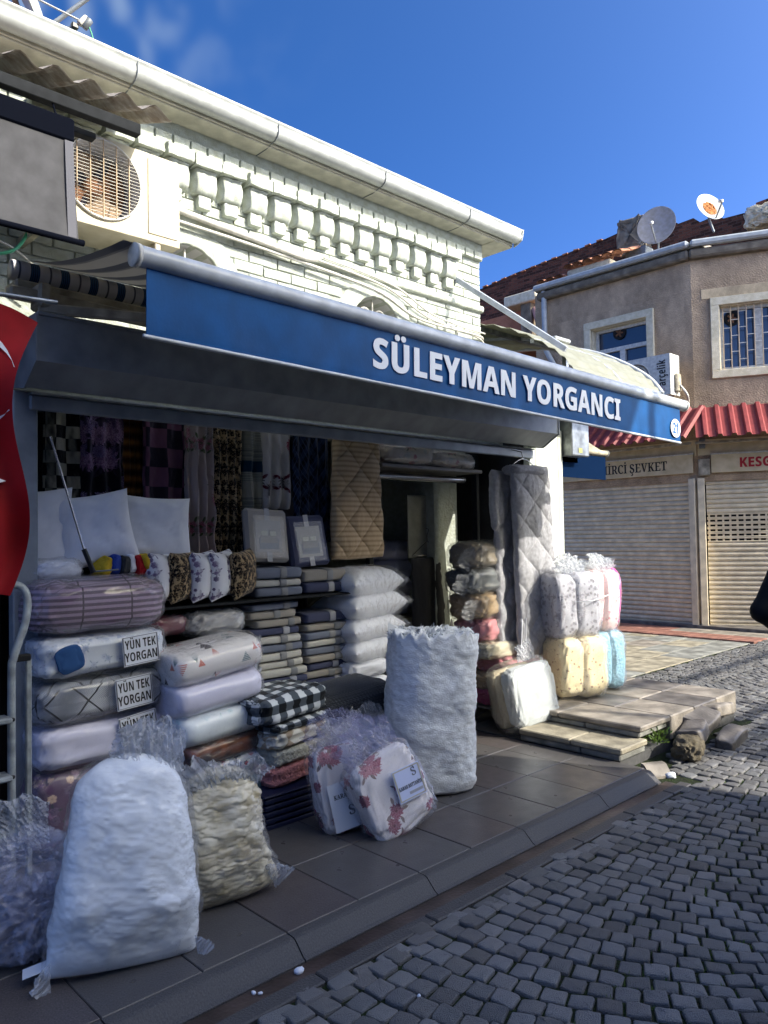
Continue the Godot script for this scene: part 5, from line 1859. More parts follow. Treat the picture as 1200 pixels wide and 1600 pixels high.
func goods_left() -> void:
	mat("paper", lin(0.66, 0.69, 0.74), 0.7)
	mat("grey_ink", lin(0.12, 0.13, 0.16), 0.7)
	T.stripe = as_tex(paint(128, func(u, v): return (Color(0.60, 0.52, 0.60) if fmod(v * 8.0, 1.0) < 0.5 else Color(0.36, 0.30, 0.36)) if absf(fmod(u * 2.0, 1.0) - 0.5) > 0.015 else Color(0.25, 0.2, 0.25)))
	cloth("mauve_stripe", Color.WHITE, {"tex": T.stripe, "s": Vector3(2.0, 4.2, 4.2)})
	T.ice = as_tex(blossoms(paint(256, func(_u, _v): return Color(0.80, 0.83, 0.86)), [Color(0.56, 0.62, 0.74), Color(0.66, 0.70, 0.78)], Color(0.6, 0.66, 0.72), 60, 0.05, 3))
	cloth("ice_floral", Color.WHITE, {"tex": T.ice, "s": 2.6})
	T.knit = as_tex(paint(256, func(u, v):
		var a := absf(fmod(u * 2.0 + v * 2.0, 1.0) - 0.5)
		var b := absf(fmod(u * 2.0 - v * 2.0 + 4.0, 1.0) - 0.5)
		if a < 0.03 or b < 0.03:
			return Color(0.06, 0.07, 0.09)
		var k := 0.5 + 0.5 * sin(u * 260.0) * sin(v * 260.0)
		return Color(0.42, 0.44, 0.48).lerp(Color(0.92, 0.93, 0.93), k * (0.5 + 0.5 * sin(u * 9.0 + v * 7.0)))))
	cloth("knit_diamond", Color.WHITE, {"tex": T.knit, "s": 2.4})
	cloth("white_cotton", lin(0.76, 0.77, 0.80), {})
	cloth("lilac_white", lin(0.66, 0.66, 0.80), {})
	T.purple = as_tex(blossoms(paint(256, func(_u, _v): return Color(0.36, 0.27, 0.38)), [Color(0.52, 0.36, 0.5), Color(0.28, 0.2, 0.34), Color(0.74, 0.6, 0.5)], Color(0.25, 0.25, 0.3), 50, 0.06, 9))
	cloth("purple_floral", Color.WHITE, {"tex": T.purple, "s": 2.2})
	cloth("navy_patch", lin(0.03, 0.085, 0.22), {})
	var g1 := "wrapped quilts stacked against the grey guide rail"
	# first column by the guide rail; the floor is at 0.06
	wrapped("quilt_bale", "purple floral quilt in clear wrap, lowest of the stack by the guide rail", "quilt", Vector3(1.62, 0.06, -3.97), Vector3(0.62, 0.44, 0.42), 0.35, 0.5, 201, M.purple_floral, {"group": g1, "layers": 3})
	var q := wrapped("quilt_bale", "plain white quilt in clear wrap, its label half hidden by a bag", "quilt", Vector3(1.66, 0.48, -3.96), Vector3(0.67, 0.235, 0.44), 0.34, 0.55, 203, M.lilac_white, {"group": g1, "layers": 2, "rot": Vector3(0, 0, 0.02)})
	label_card(q, Vector3(0.15, 0.155, 0.232), 0.21, 0.15, Vector3(-0.06, 0.06, 0.09), ["YÜN TEK", "YORGAN"])
	q = wrapped("quilt_bale", "grey knit diamond quilt in clear wrap with a printed label", "quilt", Vector3(1.665, 0.705, -3.96), Vector3(0.68, 0.225, 0.44), 0.32, 0.55, 205, M.knit_diamond, {"group": g1, "layers": 2, "rot": Vector3(0, 0, 0.03)})
	label_card(q, Vector3(0.12, 0.118, 0.237), 0.20, 0.155, Vector3(-0.05, 0.04, 0.04), ["YÜN TEK", "YORGAN"])
	q = wrapped("quilt_bale", "pale blue floral quilt in clear wrap with a navy patch and label", "quilt", Vector3(1.66, 0.925, -3.96), Vector3(0.665, 0.215, 0.44), 0.30, 0.5, 207, M.ice_floral, {"group": g1, "layers": 2, "rot": Vector3(0, 0, 0.02)})
	label_card(q, Vector3(0.16, 0.112, 0.238), 0.20, 0.15, Vector3(-0.04, 0.04, 0.05), ["YÜN TEK", "YORGAN"])
	put("navy_patch", bale(Vector3(0.13, 0.13, 0.02), 0.5, 0.6, 4, 0.008, 12.0), M.navy_patch, q, Vector3(-0.2, 0.11, 0.228), Vector3(0, -0.1, 0.3))
	wrapped("quilt_bale", "large mauve striped quilt in shiny wrap, topmost of its stack", "quilt", Vector3(1.655, 1.135, -3.97), Vector3(0.70, 0.285, 0.46), 0.42, 0.62, 209, M.mauve_stripe, {"group": g1, "amp": 0.02})
	# second column of rolls in front of it
	T.tri = as_tex(triangles_picture())
	cloth("triangle_print", Color.WHITE, {"tex": T.tri, "s": 2.0})
	T.spray = as_tex(blossoms(paint(256, func(_u, _v): return Color(0.88, 0.91, 0.92)), [Color(0.55, 0.76, 0.76), Color(0.70, 0.82, 0.84)], Color(0.45, 0.66, 0.62), 9, 0.05, 12))
	cloth("mint_spray", Color.WHITE, {"tex": T.spray, "s": 2.0})
	T.tabby = noise_tex(256, 0.016, 2, Color(0.10, 0.13, 0.17), Color(0.62, 0.33, 0.18), 77)
	cloth("brown_slate", Color.WHITE, {"tex": T.tabby, "s": 1.6})
	T.folk = as_tex(blossoms(paint(256, func(_u, _v): return Color(0.86, 0.88, 0.90)), [Color(0.2, 0.3, 0.55), Color(0.7, 0.3, 0.36), Color(0.15, 0.18, 0.3)], Color(0.35, 0.42, 0.5), 60, 0.045, 14))
	cloth("folk_print", Color.WHITE, {"tex": T.folk, "s": 2.6})
	cloth("teal_cloth", lin(0.10, 0.20, 0.23), {})
	var g2 := "wrapped quilt rolls between the label stack and the checked blankets"
	var rolls := [
		["teal quilt corner in loose wrap, lowest of the rolls near the crate", Vector3(2.46, 0.2, -3.68), Vector3(0.32, 0.12, 0.3), "teal_cloth", 0.05],
		["blue and red folk print quilt roll under the brown one", Vector3(2.32, 0.30, -3.76), Vector3(0.50, 0.145, 0.38), "folk_print", 0.10],
		["brown and slate quilt roll in clear wrap under the mint sprigs", Vector3(2.28, 0.395, -3.76), Vector3(0.52, 0.16, 0.40), "brown_slate", 0.09],
		["pale quilt roll with mint green sprigs in glossy wrap", Vector3(2.25, 0.51, -3.76), Vector3(0.54, 0.195, 0.42), "mint_spray", 0.08],
		["plain white quilt roll in glossy wrap below the triangle print", Vector3(2.22, 0.675, -3.76), Vector3(0.53, 0.195, 0.42), "lilac_white", 0.09],
		["white quilt with red and grey triangle print in loose wrap", Vector3(2.22, 0.845, -3.76), Vector3(0.54, 0.20, 0.42), "triangle_print", 0.12]]
	for i in rolls.size():
		var r: Array = rolls[i]
		var o := {"group": g2, "rot": Vector3(0, 0, r[4]), "amp": 0.008}
		if i in [2, 4, 5]:
			o.flap = [0.24, 0.16, 0.02, Vector3(r[2].x * 0.48, 0.03, 0.1), Vector3(0.2, 0.9, -1.2)]
		wrapped("quilt_roll", r[0], "quilt", r[1], r[2], 0.25, 0.75, 220 + i * 3, M[r[3]], o)
	# small wrapped pieces behind the rolls
	cloth("wine_stripe", lin(0.16, 0.04, 0.06), {})
	wrapped("blanket_bundle", "dark wine red bundle half hidden behind the triangle print quilt", "blanket", Vector3(2.13, 1.05, -4.1), Vector3(0.26, 0.12, 0.22), 0.5, 0.6, 251, M.wine_stripe)
	wrapped("blanket_bundle", "grey bundle in crumpled clear film behind the triangle print quilt", "blanket", Vector3(2.44, 1.02, -4.08), Vector3(0.40, 0.16, 0.26), 0.6, 0.7, 253, M.grey_film_cloth if M.has("grey_film_cloth") else cloth("grey_film_cloth", lin(0.34, 0.33, 0.32), {}), {"film": M.film_loose, "amp": 0.03})
	var cb := thing("carton", "dark carton with worn red print in the shade behind the cushions", "carton", Vector3(2.05, 1.06, -4.40))
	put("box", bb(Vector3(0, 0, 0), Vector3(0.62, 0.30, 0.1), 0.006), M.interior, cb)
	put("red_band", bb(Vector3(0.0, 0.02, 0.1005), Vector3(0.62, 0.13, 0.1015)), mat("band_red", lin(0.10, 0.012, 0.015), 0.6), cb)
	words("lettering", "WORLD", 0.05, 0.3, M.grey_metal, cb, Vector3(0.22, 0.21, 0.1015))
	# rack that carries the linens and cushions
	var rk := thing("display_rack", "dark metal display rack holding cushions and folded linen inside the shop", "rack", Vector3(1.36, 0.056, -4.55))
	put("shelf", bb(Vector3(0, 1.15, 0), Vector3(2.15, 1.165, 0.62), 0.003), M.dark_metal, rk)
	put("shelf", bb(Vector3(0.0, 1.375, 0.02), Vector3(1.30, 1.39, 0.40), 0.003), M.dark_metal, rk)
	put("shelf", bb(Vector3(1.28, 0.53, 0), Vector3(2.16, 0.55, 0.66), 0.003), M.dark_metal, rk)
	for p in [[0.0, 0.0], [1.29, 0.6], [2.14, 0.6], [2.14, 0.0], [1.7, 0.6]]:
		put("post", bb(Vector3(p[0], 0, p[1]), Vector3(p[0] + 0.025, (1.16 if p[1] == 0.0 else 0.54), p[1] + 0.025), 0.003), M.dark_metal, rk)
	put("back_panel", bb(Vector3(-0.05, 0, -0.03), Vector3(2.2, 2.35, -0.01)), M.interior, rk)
	# big white cushions
	var gc := "big white cushions leaning on the rack"
	single("cushion", cushion(0.46, 0.46, 0.17, 5), M.white_cotton, "white cushion cut off by the grey guide rail", "cushion", Vector3(1.44, 1.66, -4.22), Vector3(-0.2, -0.3, 0.06), gc)
	single("cushion", cushion(0.42, 0.42, 0.17, 8), M.white_cotton, "tilted white cushion standing between two others behind the metal hook pole", "cushion", Vector3(1.74, 1.66, -4.10), Vector3(-0.22, -0.35, 0.16), gc)
	single("cushion", cushion(0.47, 0.40, 0.17, 11), M.white_cotton, "white cushion with pulled corners beside the purple checked blanket", "cushion", Vector3(2.09, 1.665, -4.12), Vector3(-0.2, -0.1, -0.06), gc)
	var hp := thing("hook_pole", "thin steel pull pole with black handle slanting across the white cushions", "pole", Vector3(1.41, 2.12, -3.84))
	put("rod", tb([Vector3(0, 0, 0), Vector3(0.155, -0.56, 0.02)], 0.006, 8), M.steel, hp)
	put("grip", tb([Vector3(0.155, -0.56, 0.02), Vector3(0.20, -0.68, 0.03)], 0.013, 10), M.black_plastic, hp)
	put("hook", tb([Vector3(0.20, -0.675, 0.03), Vector3(0.33, -0.67, 0.03)], 0.005, 6), M.grey_metal, hp)
	wrapped("blanket_bundle", "small white bundle in clear film on top of the striped quilt", "blanket", Vector3(1.50, 1.40, -4.06), Vector3(0.26, 0.11, 0.2), 0.6, 0.7, 261, M.white_cotton, {"film": M.film_loose})
	cloth("bright_yellow", lin(0.62, 0.40, 0.03), {})
	cloth("bright_red", lin(0.36, 0.015, 0.02), {})
	cloth("royal_blue", lin(0.03, 0.06, 0.28), {})
	var sc := thing("scarf_bundle", "bundle of yellow, red and blue scarves between white cushion and small cushions", "scarf", Vector3(1.87, 1.41, -4.0))
	for i in 6:
		put("scarf", bale(Vector3(0.06, 0.11, 0.12), 0.5, 0.6, 270 + i, 0.01, 14.0), [M.bright_yellow, M.royal_blue, M.lettering_black, M.white_cotton, M.bright_red, M.bright_yellow][i], sc, Vector3(-0.13 + i * 0.045, 0.055 + 0.008 * (i % 2), 0.01 * (i % 3)), Vector3(0, 0.3, -0.5 + 0.18 * i))
	# row of small cushions seen edge on
	T.leo = as_tex(leopard_picture())
	cloth("leopard", Color.WHITE, {"tex": T.leo, "s": 2.6})
	T.viol = as_tex(blossoms(paint(256, func(_u, _v): return Color(0.86, 0.86, 0.87)), [Color(0.24, 0.18, 0.32), Color(0.38, 0.3, 0.44)], Color(0.4, 0.38, 0.46), 16, 0.07, 21))
	cloth("violet_print", Color.WHITE, {"tex": T.viol, "s": 4.0})
	var rows := [["violet_print", "small white floral cushion nearest the striped quilt", 2.08], ["leopard", "small leopard print cushion between white floral ones", 2.21], ["violet_print", "small white cushion with violet pansies beside the first leopard cushion", 2.345], ["violet_print", "small white cushion with a wheel of violet blossoms beside the second leopard cushion", 2.465], ["leopard", "second small leopard print cushion beside the folded linen", 2.62]]
	for i in rows.size():
		single("small_cushion", cushion(0.29, 0.29, 0.13, 280 + i, 0.07, 0.006, 18), M[rows[i][0]], rows[i][1], "cushion", Vector3(rows[i][2], 1.385, -4.0), Vector3(0, 0.62, 0.02 * i), "small cushions in a row")
	# blankets hanging behind
	T.bw = as_tex(paint(64, func(u, v): return Color(0.62, 0.61, 0.55) if (int(u * 2.0) + int(v * 2.0)) % 2 == 0 else Color(0.02, 0.02, 0.03)))
	cloth("black_check", Color.WHITE, {"tex": T.bw, "s": 7.0})
	T.dflower = as_tex(blossoms(paint(256, func(_u, _v): return Color(0.06, 0.05, 0.09)), [Color(0.40, 0.26, 0.40), Color(0.30, 0.22, 0.38)], Color(0.14, 0.1, 0.18), 12, 0.14, 33, 10))
	cloth("dark_floral", Color.WHITE, {"tex": T.dflower, "s": 2.0})
	T.amber = as_tex(paint(64, func(_u, v): return Color(0.56, 0.38, 0.18).lerp(Color(0.26, 0.14, 0.08), 0.5 + 0.5 * sin(v * TAU * 3.0))))
	cloth("amber_stripe", Color.WHITE, {"tex": T.amber, "s": 4.5})
	T.pcheck = as_tex(paint(64, func(u, v): return Color(0.42, 0.28, 0.36) if (int(u * 2.0) + int(v * 2.0)) % 2 == 0 else Color(0.14, 0.11, 0.16)))
	cloth("plum_check", Color.WHITE, {"tex": T.pcheck, "s": 4.2})
	T.rose = as_tex(blossoms(paint(256, func(_u, v): return Color(0.66, 0.60, 0.58)), [Color(0.52, 0.26, 0.32), Color(0.42, 0.38, 0.38), Color(0.6, 0.36, 0.4)], Color(0.3, 0.34, 0.22), 16, 0.09, 35))
	cloth("rose_print", Color.WHITE, {"tex": T.rose, "s": 1.9})
	T.teal = as_tex(paint(128, func(u, v): return Color(0.05, 0.17, 0.24) if v > 0.55 and v < 0.68 else (Color(0.52, 0.51, 0.46) if sin(v * 300.0) > -0.2 or v > 0.8 else Color(0.36, 0.37, 0.34))))
	cloth("grey_teal", Color.WHITE, {"tex": T.teal, "s": 1.9})
	T.peony = as_tex(blossoms(paint(256, func(_u, _v): return Color(0.68, 0.66, 0.64)), [Color(0.45, 0.05, 0.14), Color(0.12, 0.1, 0.1)], Color(0.3, 0.05, 0.1), 7, 0.11, 37, 12))
	cloth("peony_print", Color.WHITE, {"tex": T.peony, "s": 1.8})
	T.diag = as_tex(paint(128, func(u, v):
		var a := fmod(u * 6.0 + v * 3.0, 1.0)
		var b := fmod(u * 14.0 - v * 7.0 + 14.0, 1.0)
		if b < 0.14 and u > 0.35:
			return Color(0.30, 0.34, 0.42)
		return Color(0.13, 0.19, 0.29) if a < 0.55 else Color(0.04, 0.06, 0.11)))
	cloth("blue_diagonal", Color.WHITE, {"tex": T.diag, "s": 2.6})
	var hb := [
		["black and cream checked blanket hanging at the dark end of the shop", 1.69, -4.38, 0.24, 0.62, "black_check", 0.02],
		["dark blanket with purple blossoms hanging beside the black check", 1.90, -4.36, 0.27, 0.64, "dark_floral", 0.02],
		["amber striped blanket peeping out between two dark hanging blankets", 2.10, -4.42, 0.15, 0.56, "amber_stripe", 0.012],
		["plum and black checked blanket hanging above the white cushions", 2.27, -4.32, 0.31, 0.66, "plum_check", 0.02],
		["long off white blanket with red roses hanging beside the plum check", 2.475, -4.26, 0.19, 0.92, "rose_print", 0.035],
		["long leopard print blanket hanging beside the rose blanket", 2.68, -4.28, 0.24, 0.90, "leopard", 0.03],
		["grey knitted blanket with dark teal band hanging beside the leopard", 2.89, -4.28, 0.17, 0.62, "grey_teal", 0.02],
		["white fringed blanket with crimson peony hanging above the bedding packs", 3.08, -4.27, 0.27, 0.60, "peony_print", 0.022],
		["dark blue blanket with diagonal lines hanging beside the quilted throw", 3.38, -4.27, 0.36, 0.84, "blue_diagonal", 0.025]]
	for i in hb.size():
		var h: Array = hb[i]
		single("hanging_blanket", hang(h[3], h[4], 0.05, h[6], 2.0 + (i % 3), 300 + i, 0.04), M[h[5]], h[0], "blanket", Vector3(h[1], 2.40, h[2]), Vector3(0, 0.12, 0), "blankets hanging in the shop")
	single("hanging_rail", tb([Vector3(1.3, 2.41, -4.3), Vector3(5.6, 2.41, -4.3)], 0.014, 8), M.grey_metal, "long steel rail behind the shutter casing carrying the hanging blankets", "rail")
	cloth("sand_rib", Color.WHITE, {"tex": as_tex(paint(64, func(_u, v): return Color(0.74, 0.65, 0.52).lerp(Color(0.60, 0.51, 0.39), pow(0.5 + 0.5 * sin(v * TAU * 4.0), 2.0)))), "s": 7.0})
	single("hanging_quilt", hang(0.44, 0.92, 0.10, 0.008, 0.7, 321, 0.22, 0.26, 0.0, 90, 120), M.sand_rib, "beige ribbed throw with diamond quilting hanging beside the door", "quilt", Vector3(3.70, 2.36, -4.14), Vector3(0, 0.05, 0))


func triangles_picture() -> Image:
	var im := paint(256, func(_u, _v): return Color(0.86, 0.85, 0.84))
	var rg := RandomNumberGenerator.new()
	rg.seed = 4
	var cols := [Color(0.62, 0.20, 0.20), Color(0.75, 0.45, 0.40), Color(0.30, 0.42, 0.45), Color(0.35, 0.33, 0.34), Color(0.22, 0.20, 0.24)]
	for i in 26:
		var s := rg.randf_range(7, 30)
		var cx := rg.randi() % 256
		var cy := rg.randi() % 256
		var c: Color = cols[rg.randi() % 5]
		var up := rg.randf() < 0.5
		var lined := rg.randf() < 0.4
		for y in int(s):
			if lined and y % 5 > 2:
				continue
			var w := int((y if up else s - y) * 0.6)
			for x in range(-w, w + 1):
				im.set_pixel(posmod(cx + x, 256), posmod(cy + y, 256), c)
	return im


func leopard_picture() -> Image:
	var f := FastNoiseLite.new()
	f.noise_type = FastNoiseLite.TYPE_CELLULAR
	f.cellular_return_type = FastNoiseLite.RETURN_DISTANCE
	f.cellular_jitter = 0.9
	f.frequency = 1.0
	f.seed = 3
	var g := FastNoiseLite.new()
	g.frequency = 1.0
	return paint(256, func(u, v):
		var d := f.get_noise_2d(u * 13.0, v * 9.0) + 1.0
		var k := g.get_noise_2d(u * 40.0, v * 40.0)
		if d < 0.20:
			return Color(0.42, 0.31, 0.20)
		if d < 0.46 + 0.12 * k and k > -0.28:
			return Color(0.05, 0.04, 0.04)
		return Color(0.66, 0.57, 0.43))


func linen(label: String, at: Vector3, size: Vector3, m: Material, seed_: int, ribbon: Material, rx: float, turn := 0.0) -> void:
	var t := thing("folded_linen", label, "bed linen", at, Vector3(0, turn, R.randf_range(-0.012, 0.012)), "folded linen sets in stacks")
	var mid := Vector3(0, size.y * 0.5, 0)
	put("cloth", bale(size, 0.14, 0.42, seed_, 0.006, 7.0, 3, 0.0, 36, 22), m, t, mid)
	put("ribbon", band(size, 0.42, rx - 0.024, rx + 0.024, 0.005), ribbon, t, mid)


func goods_middle() -> void:
	cloth("linen_slate", lin(0.155, 0.175, 0.225), {})
	cloth("linen_stone", lin(0.30, 0.28, 0.245), {})
	cloth("linen_navy", lin(0.06, 0.068, 0.12), {})
	cloth("linen_cream", lin(0.47, 0.465, 0.42), {})
	mat("ribbon_grey", lin(0.20, 0.205, 0.21), 0.5)
	mat("ribbon_silver", lin(0.33, 0.34, 0.37), 0.45)
	var tone := {"s": "slate blue", "t": "stone grey", "n": "navy", "c": "cream"}
	var ms := {"s": M.linen_slate, "t": M.linen_stone, "n": M.linen_navy, "c": M.linen_cream}
	var ords := ["lowest", "second", "third", "fourth", "fifth", "sixth", "seventh", "eighth", "ninth", "tenth", "eleventh"]
	var cols := [["cncccscntts", 2.895, 0.606, 0.0535, "column under the pale bedding pack"], ["ntntscstc", 3.275, 0.606, 0.052, "column beside the glossy pillows"]]
	for q in cols:
		var y: float = q[2]
		for i in q[0].length():
			var k: String = q[0][i]
			var big: bool = q[4].ends_with("pillows") and i == 8
			if big:
				k = "n"
			var h: float = q[3] * R.randf_range(0.93, 1.07) * (1.5 if big else 1.0)
			linen("%s folded linen, %s from below in the %s" % [tone[k], ords[i], q[4]], Vector3(q[1] + R.randf_range(-0.018, 0.018) + (0.03 - 0.006 * i if q[1] < 3.0 else 0.015), y, -4.17 + R.randf_range(-0.012, 0.012)), Vector3(0.365 + R.randf_range(-0.01, 0.02), h * 1.05, 0.36), ms[k], 400 + i * 3 + int(q[1] * 50), M.ribbon_silver if k == "n" else M.ribbon_grey, 0.05 + R.randf_range(-0.03, 0.04), R.randf_range(-0.04, 0.04))
			y += h
	var ups := [["s", 2.90, 1.222, 0.062, "lowest of three under the pale bedding pack"], ["c", 2.89, 1.284, 0.05, "middle of three under the pale bedding pack"], ["s", 2.895, 1.334, 0.075, "top of three under the pale bedding pack"], ["n", 3.29, 1.222, 0.075, "lower of two under the dark bedding pack"], ["t", 3.28, 1.297, 0.085, "upper of two under the dark bedding pack"]]
	for u in ups:
		linen("%s folded linen on the shelf, %s" % [tone[u[0]], u[4]], Vector3(u[1], u[2], -4.17), Vector3(0.375, u[3] * 1.05, 0.36), ms[u[0]], 450 + int(u[2] * 90), M.ribbon_silver if u[0] == "n" else M.ribbon_grey, 0.03)
	# two bedding packs with a printed picture under film
	cloth("pack_pale", lin(0.33, 0.31, 0.285), {})
	for p in [["grey beige bedding pack with printed bed picture leaning on the linen", 2.885, 1.615, M.pack_pale, -0.05], ["dark slate bedding pack with silver ribbon and printed bed picture", 3.22, 1.575, M.linen_navy, 0.05]]:
		var t := thing("bedding_pack", p[0], "bedding pack", Vector3(p[1], p[2], -4.13), Vector3(-0.18, 0, p[4]), "bedding packs leaning on the shelf")
		put("cloth", bx(Vector3.ZERO, Vector3(0.33, 0.35, 0.06), 0.02), p[3], t)
		put("ribbon", bb(Vector3(-0.02, -0.176, 0.0295), Vector3(0.02, 0.176, 0.0315)), M.ribbon_silver, t)
		var c := put("picture_card", bx(Vector3(0, -0.01, 0.034), Vector3(0.20, 0.21, 0.003)), M.pack_card if M.has("pack_card") else mat("pack_card", lin(0.27, 0.28, 0.28), 0.5), t)
		put("printed_bed", bx(Vector3(0, -0.06, 0.0365), Vector3(0.15, 0.07, 0.002), 0.0), M.linen_slate, c)
		put("printed_bed", bx(Vector3(0, -0.03, 0.0370), Vector3(0.13, 0.05, 0.002), 0.0), M.ribbon_grey, c)
		put("printed_pillow", bx(Vector3(-0.032, 0.008, 0.0375), Vector3(0.05, 0.03, 0.002), 0.0), M.linen_cream, c)
		put("printed_pillow", bx(Vector3(0.032, 0.008, 0.0375), Vector3(0.05, 0.03, 0.002), 0.0), M.linen_cream, c)
		put("plastic_wrap", bx(Vector3(0, -0.01, 0.043), Vector3(0.24, 0.27, 0.003), 0.0), M.film, t)
	# checked and quilted blankets on a crate
	T.gingham = as_tex(paint(96, func(u, v):
		var a := fmod(u * 3.0, 1.0) < 0.5
		var b := fmod(v * 3.0, 1.0) < 0.5
		return Color(0.06, 0.075, 0.09) if a and b else (Color(0.30, 0.33, 0.36) if a or b else Color(0.80, 0.82, 0.82))))
	cloth("gingham", Color.WHITE, {"tex": T.gingham, "s": 3.4, "off": Vector3(0.1, 0.2, 0.3)})
	T.beige_d = as_tex(paint(96, func(u, v): return Color(0.58, 0.52, 0.44) if (int(floor(u * 3.0 + v * 3.0)) + int(floor(u * 3.0 - v * 3.0 + 9.0))) % 2 == 0 else Color(0.78, 0.77, 0.72)))
	cloth("beige_diamond", Color.WHITE, {"tex": T.beige_d, "s": 3.0})
	cloth("sage_quilt", lin(0.36, 0.35, 0.28), {"bump": T.lump, "bs": 1.0})
	cloth("pink_quilt", lin(0.42, 0.17, 0.155), {"bump": T.lump, "bs": 1.0})
	cloth("dark_knit", Color.WHITE, {"tex": as_tex(paint(128, func(u, v): return Color(0.42, 0.44, 0.47) if sin(u * 150.0 + v * 150.0) * sin(u * 150.0 - v * 150.0) > 0.35 else Color(0.09, 0.10, 0.125))), "s": 2.6})
	var cr := thing("plastic_crate", "dark navy slatted plastic crate under the folded blankets", "crate", Vector3(2.33, 0.06, -3.86))
	mat("crate_navy", lin(0.012, 0.016, 0.045), 0.45)
	for i in 5:
		put("slat", bb(Vector3(0, 0.018 * i * 1.9, 0.48), Vector3(0.96, 0.018 * i * 1.9 + 0.022, 0.495), 0.003), M.crate_navy, cr)
		put("slat", bb(Vector3(0.0, 0.018 * i * 1.9, 0.0), Vector3(0.015, 0.018 * i * 1.9 + 0.022, 0.478), 0.003), M.crate_navy, cr)
	for x in [0.02, 0.46, 0.91]:
		put("rib", bb(Vector3(x, 0.0, 0.462), Vector3(x + 0.05, 0.165, 0.479), 0.003), M.crate_navy, cr)
	put("lid", bb(Vector3(-0.01, 0.167, 0.0), Vector3(0.97, 0.18, 0.5), 0.005), M.crate_navy, cr)
	put("base", bb(Vector3(0.018, 0.0, 0.0), Vector3(0.95, 0.012, 0.46)), M.crate_navy, cr)
	var cr2 := thing("plastic_crate", "second navy crate mostly hidden behind the bag of raw wool", "crate", Vector3(1.92, 0.06, -4.02))
	put("body", bb(Vector3(0, 0, 0), Vector3(0.40, 0.2, 0.5), 0.008), M.crate_navy, cr2)
	put("lid", bb(Vector3(-0.005, 0.201, -0.005), Vector3(0.4, 0.215, 0.505), 0.004), M.crate_navy, cr2)
	var st := [
		["rose pink quilted blanket, lowest of the folded pile on the crate", 0.245, 0.125, 2.62, 0.44, "pink_quilt", 2],
		["sage beige quilted blanket lying on the pink one", 0.36, 0.10, 2.64, 0.44, "sage_quilt", 2],
		["beige diamond patterned blanket folded between sage and gingham", 0.45, 0.10, 2.63, 0.45, "beige_diamond", 2],
		["thin black and white gingham blanket under the larger gingham one", 0.54, 0.055, 2.63, 0.44, "gingham", 1],
		["large black and white gingham blanket on top of the folded pile", 0.59, 0.15, 2.58, 0.50, "gingham", 2]]
	for s in st:
		single("folded_blanket", bale(Vector3(s[4], s[2] * 1.12, 0.42), 0.3, 0.55, int(s[1] * 1000), 0.016, 6.0, s[6], 0.0, 44, 30), M[s[5]], s[0], "blanket", Vector3(s[3], s[1] + s[2] * 0.5, -3.62), Vector3(0, 0.05, 0.07), "blankets folded on the crate")
	single("folded_blanket", bale(Vector3(0.62, 0.2, 0.48), 0.25, 0.6, 515, 0.012, 5.0, 2, 0.0, 44, 30), M.dark_knit, "dark grey tweed blanket roll on the crate behind the floral bag", "blanket", Vector3(3.15, 0.57, -3.72), Vector3(0.05, 0.0, 0.06), "blankets folded on the crate")
	cloth("pack_white", lin(0.52, 0.53, 0.56), {})
	wrapped("blanket_bundle", "grey white blanket pack in stiff clear bag below the tweed roll", "blanket", Vector3(3.10, 0.25, -3.66), Vector3(0.52, 0.24, 0.42), 0.3, 0.45, 521, M.pack_white, {"film": M.film_loose, "flap": [0.4, 0.22, 0.03, Vector3(0, 0.12, 0.24), Vector3(-0.1, 0, 0.1)]})
	# glossy pillows
	var gp := "bagged white pillows stacked inside the doorway"
	var pl := [["lower folded white duvet inside the door, beside the linen table", 0.48, 0.14, 3.60, 0.40], ["upper folded white duvet inside the door, tied with a string", 0.615, 0.13, 3.60, 0.40], ["lower pillow of the second clear pillow bag", 0.735, 0.15, 3.66, 0.56], ["upper pillow of the second clear pillow bag", 0.87, 0.16, 3.66, 0.58], ["lower pillow in the topmost clear bag with pointed corner", 1.03, 0.17, 3.68, 0.60], ["topmost pillow in clear bag with pointed corner", 1.18, 0.18, 3.66, 0.56]]
	for i in pl.size():
		var p: Array = pl[i]
		var at := Vector3(p[3], p[1], -4.10)
		if i < 2:
			single("folded_duvet", bale(Vector3(p[4], p[2] * 1.1, 0.42), 0.35, 0.6, 530 + i, 0.02, 5.0, 1), M.white_cotton, p[0], "duvet", at + Vector3(0, p[2] * 0.5, 0), Vector3.ZERO, "folded white duvets")
		else:
			var t := thing("bagged_pillow", p[0], "pillow", at + Vector3(0, p[2] * 0.5, 0), Vector3(0, 0.15, 0.02), gp)
			put("pillow", cushion(p[4], 0.42, p[2] * 1.25, 530 + i, 0.05), M.white_cotton, t, Vector3.ZERO, Vector3(-PI / 2, 0, 0))
			put("plastic_wrap", cushion(p[4] + 0.06, 0.46, p[2] * 1.25 + 0.02, 560 + i, 0.04, 0.014, 34), M.film_streak, t, Vector3(0.01, 0, 0), Vector3(-PI / 2, 0, 0))
			if i in [3, 5]:
				put("bag_corner", film(0.16, 0.14, 540 + i, 0.012, 0.9), M.film_loose, t, Vector3(p[4] * 0.46, -0.04, 0.1), Vector3(0, 0.4, -1.55))


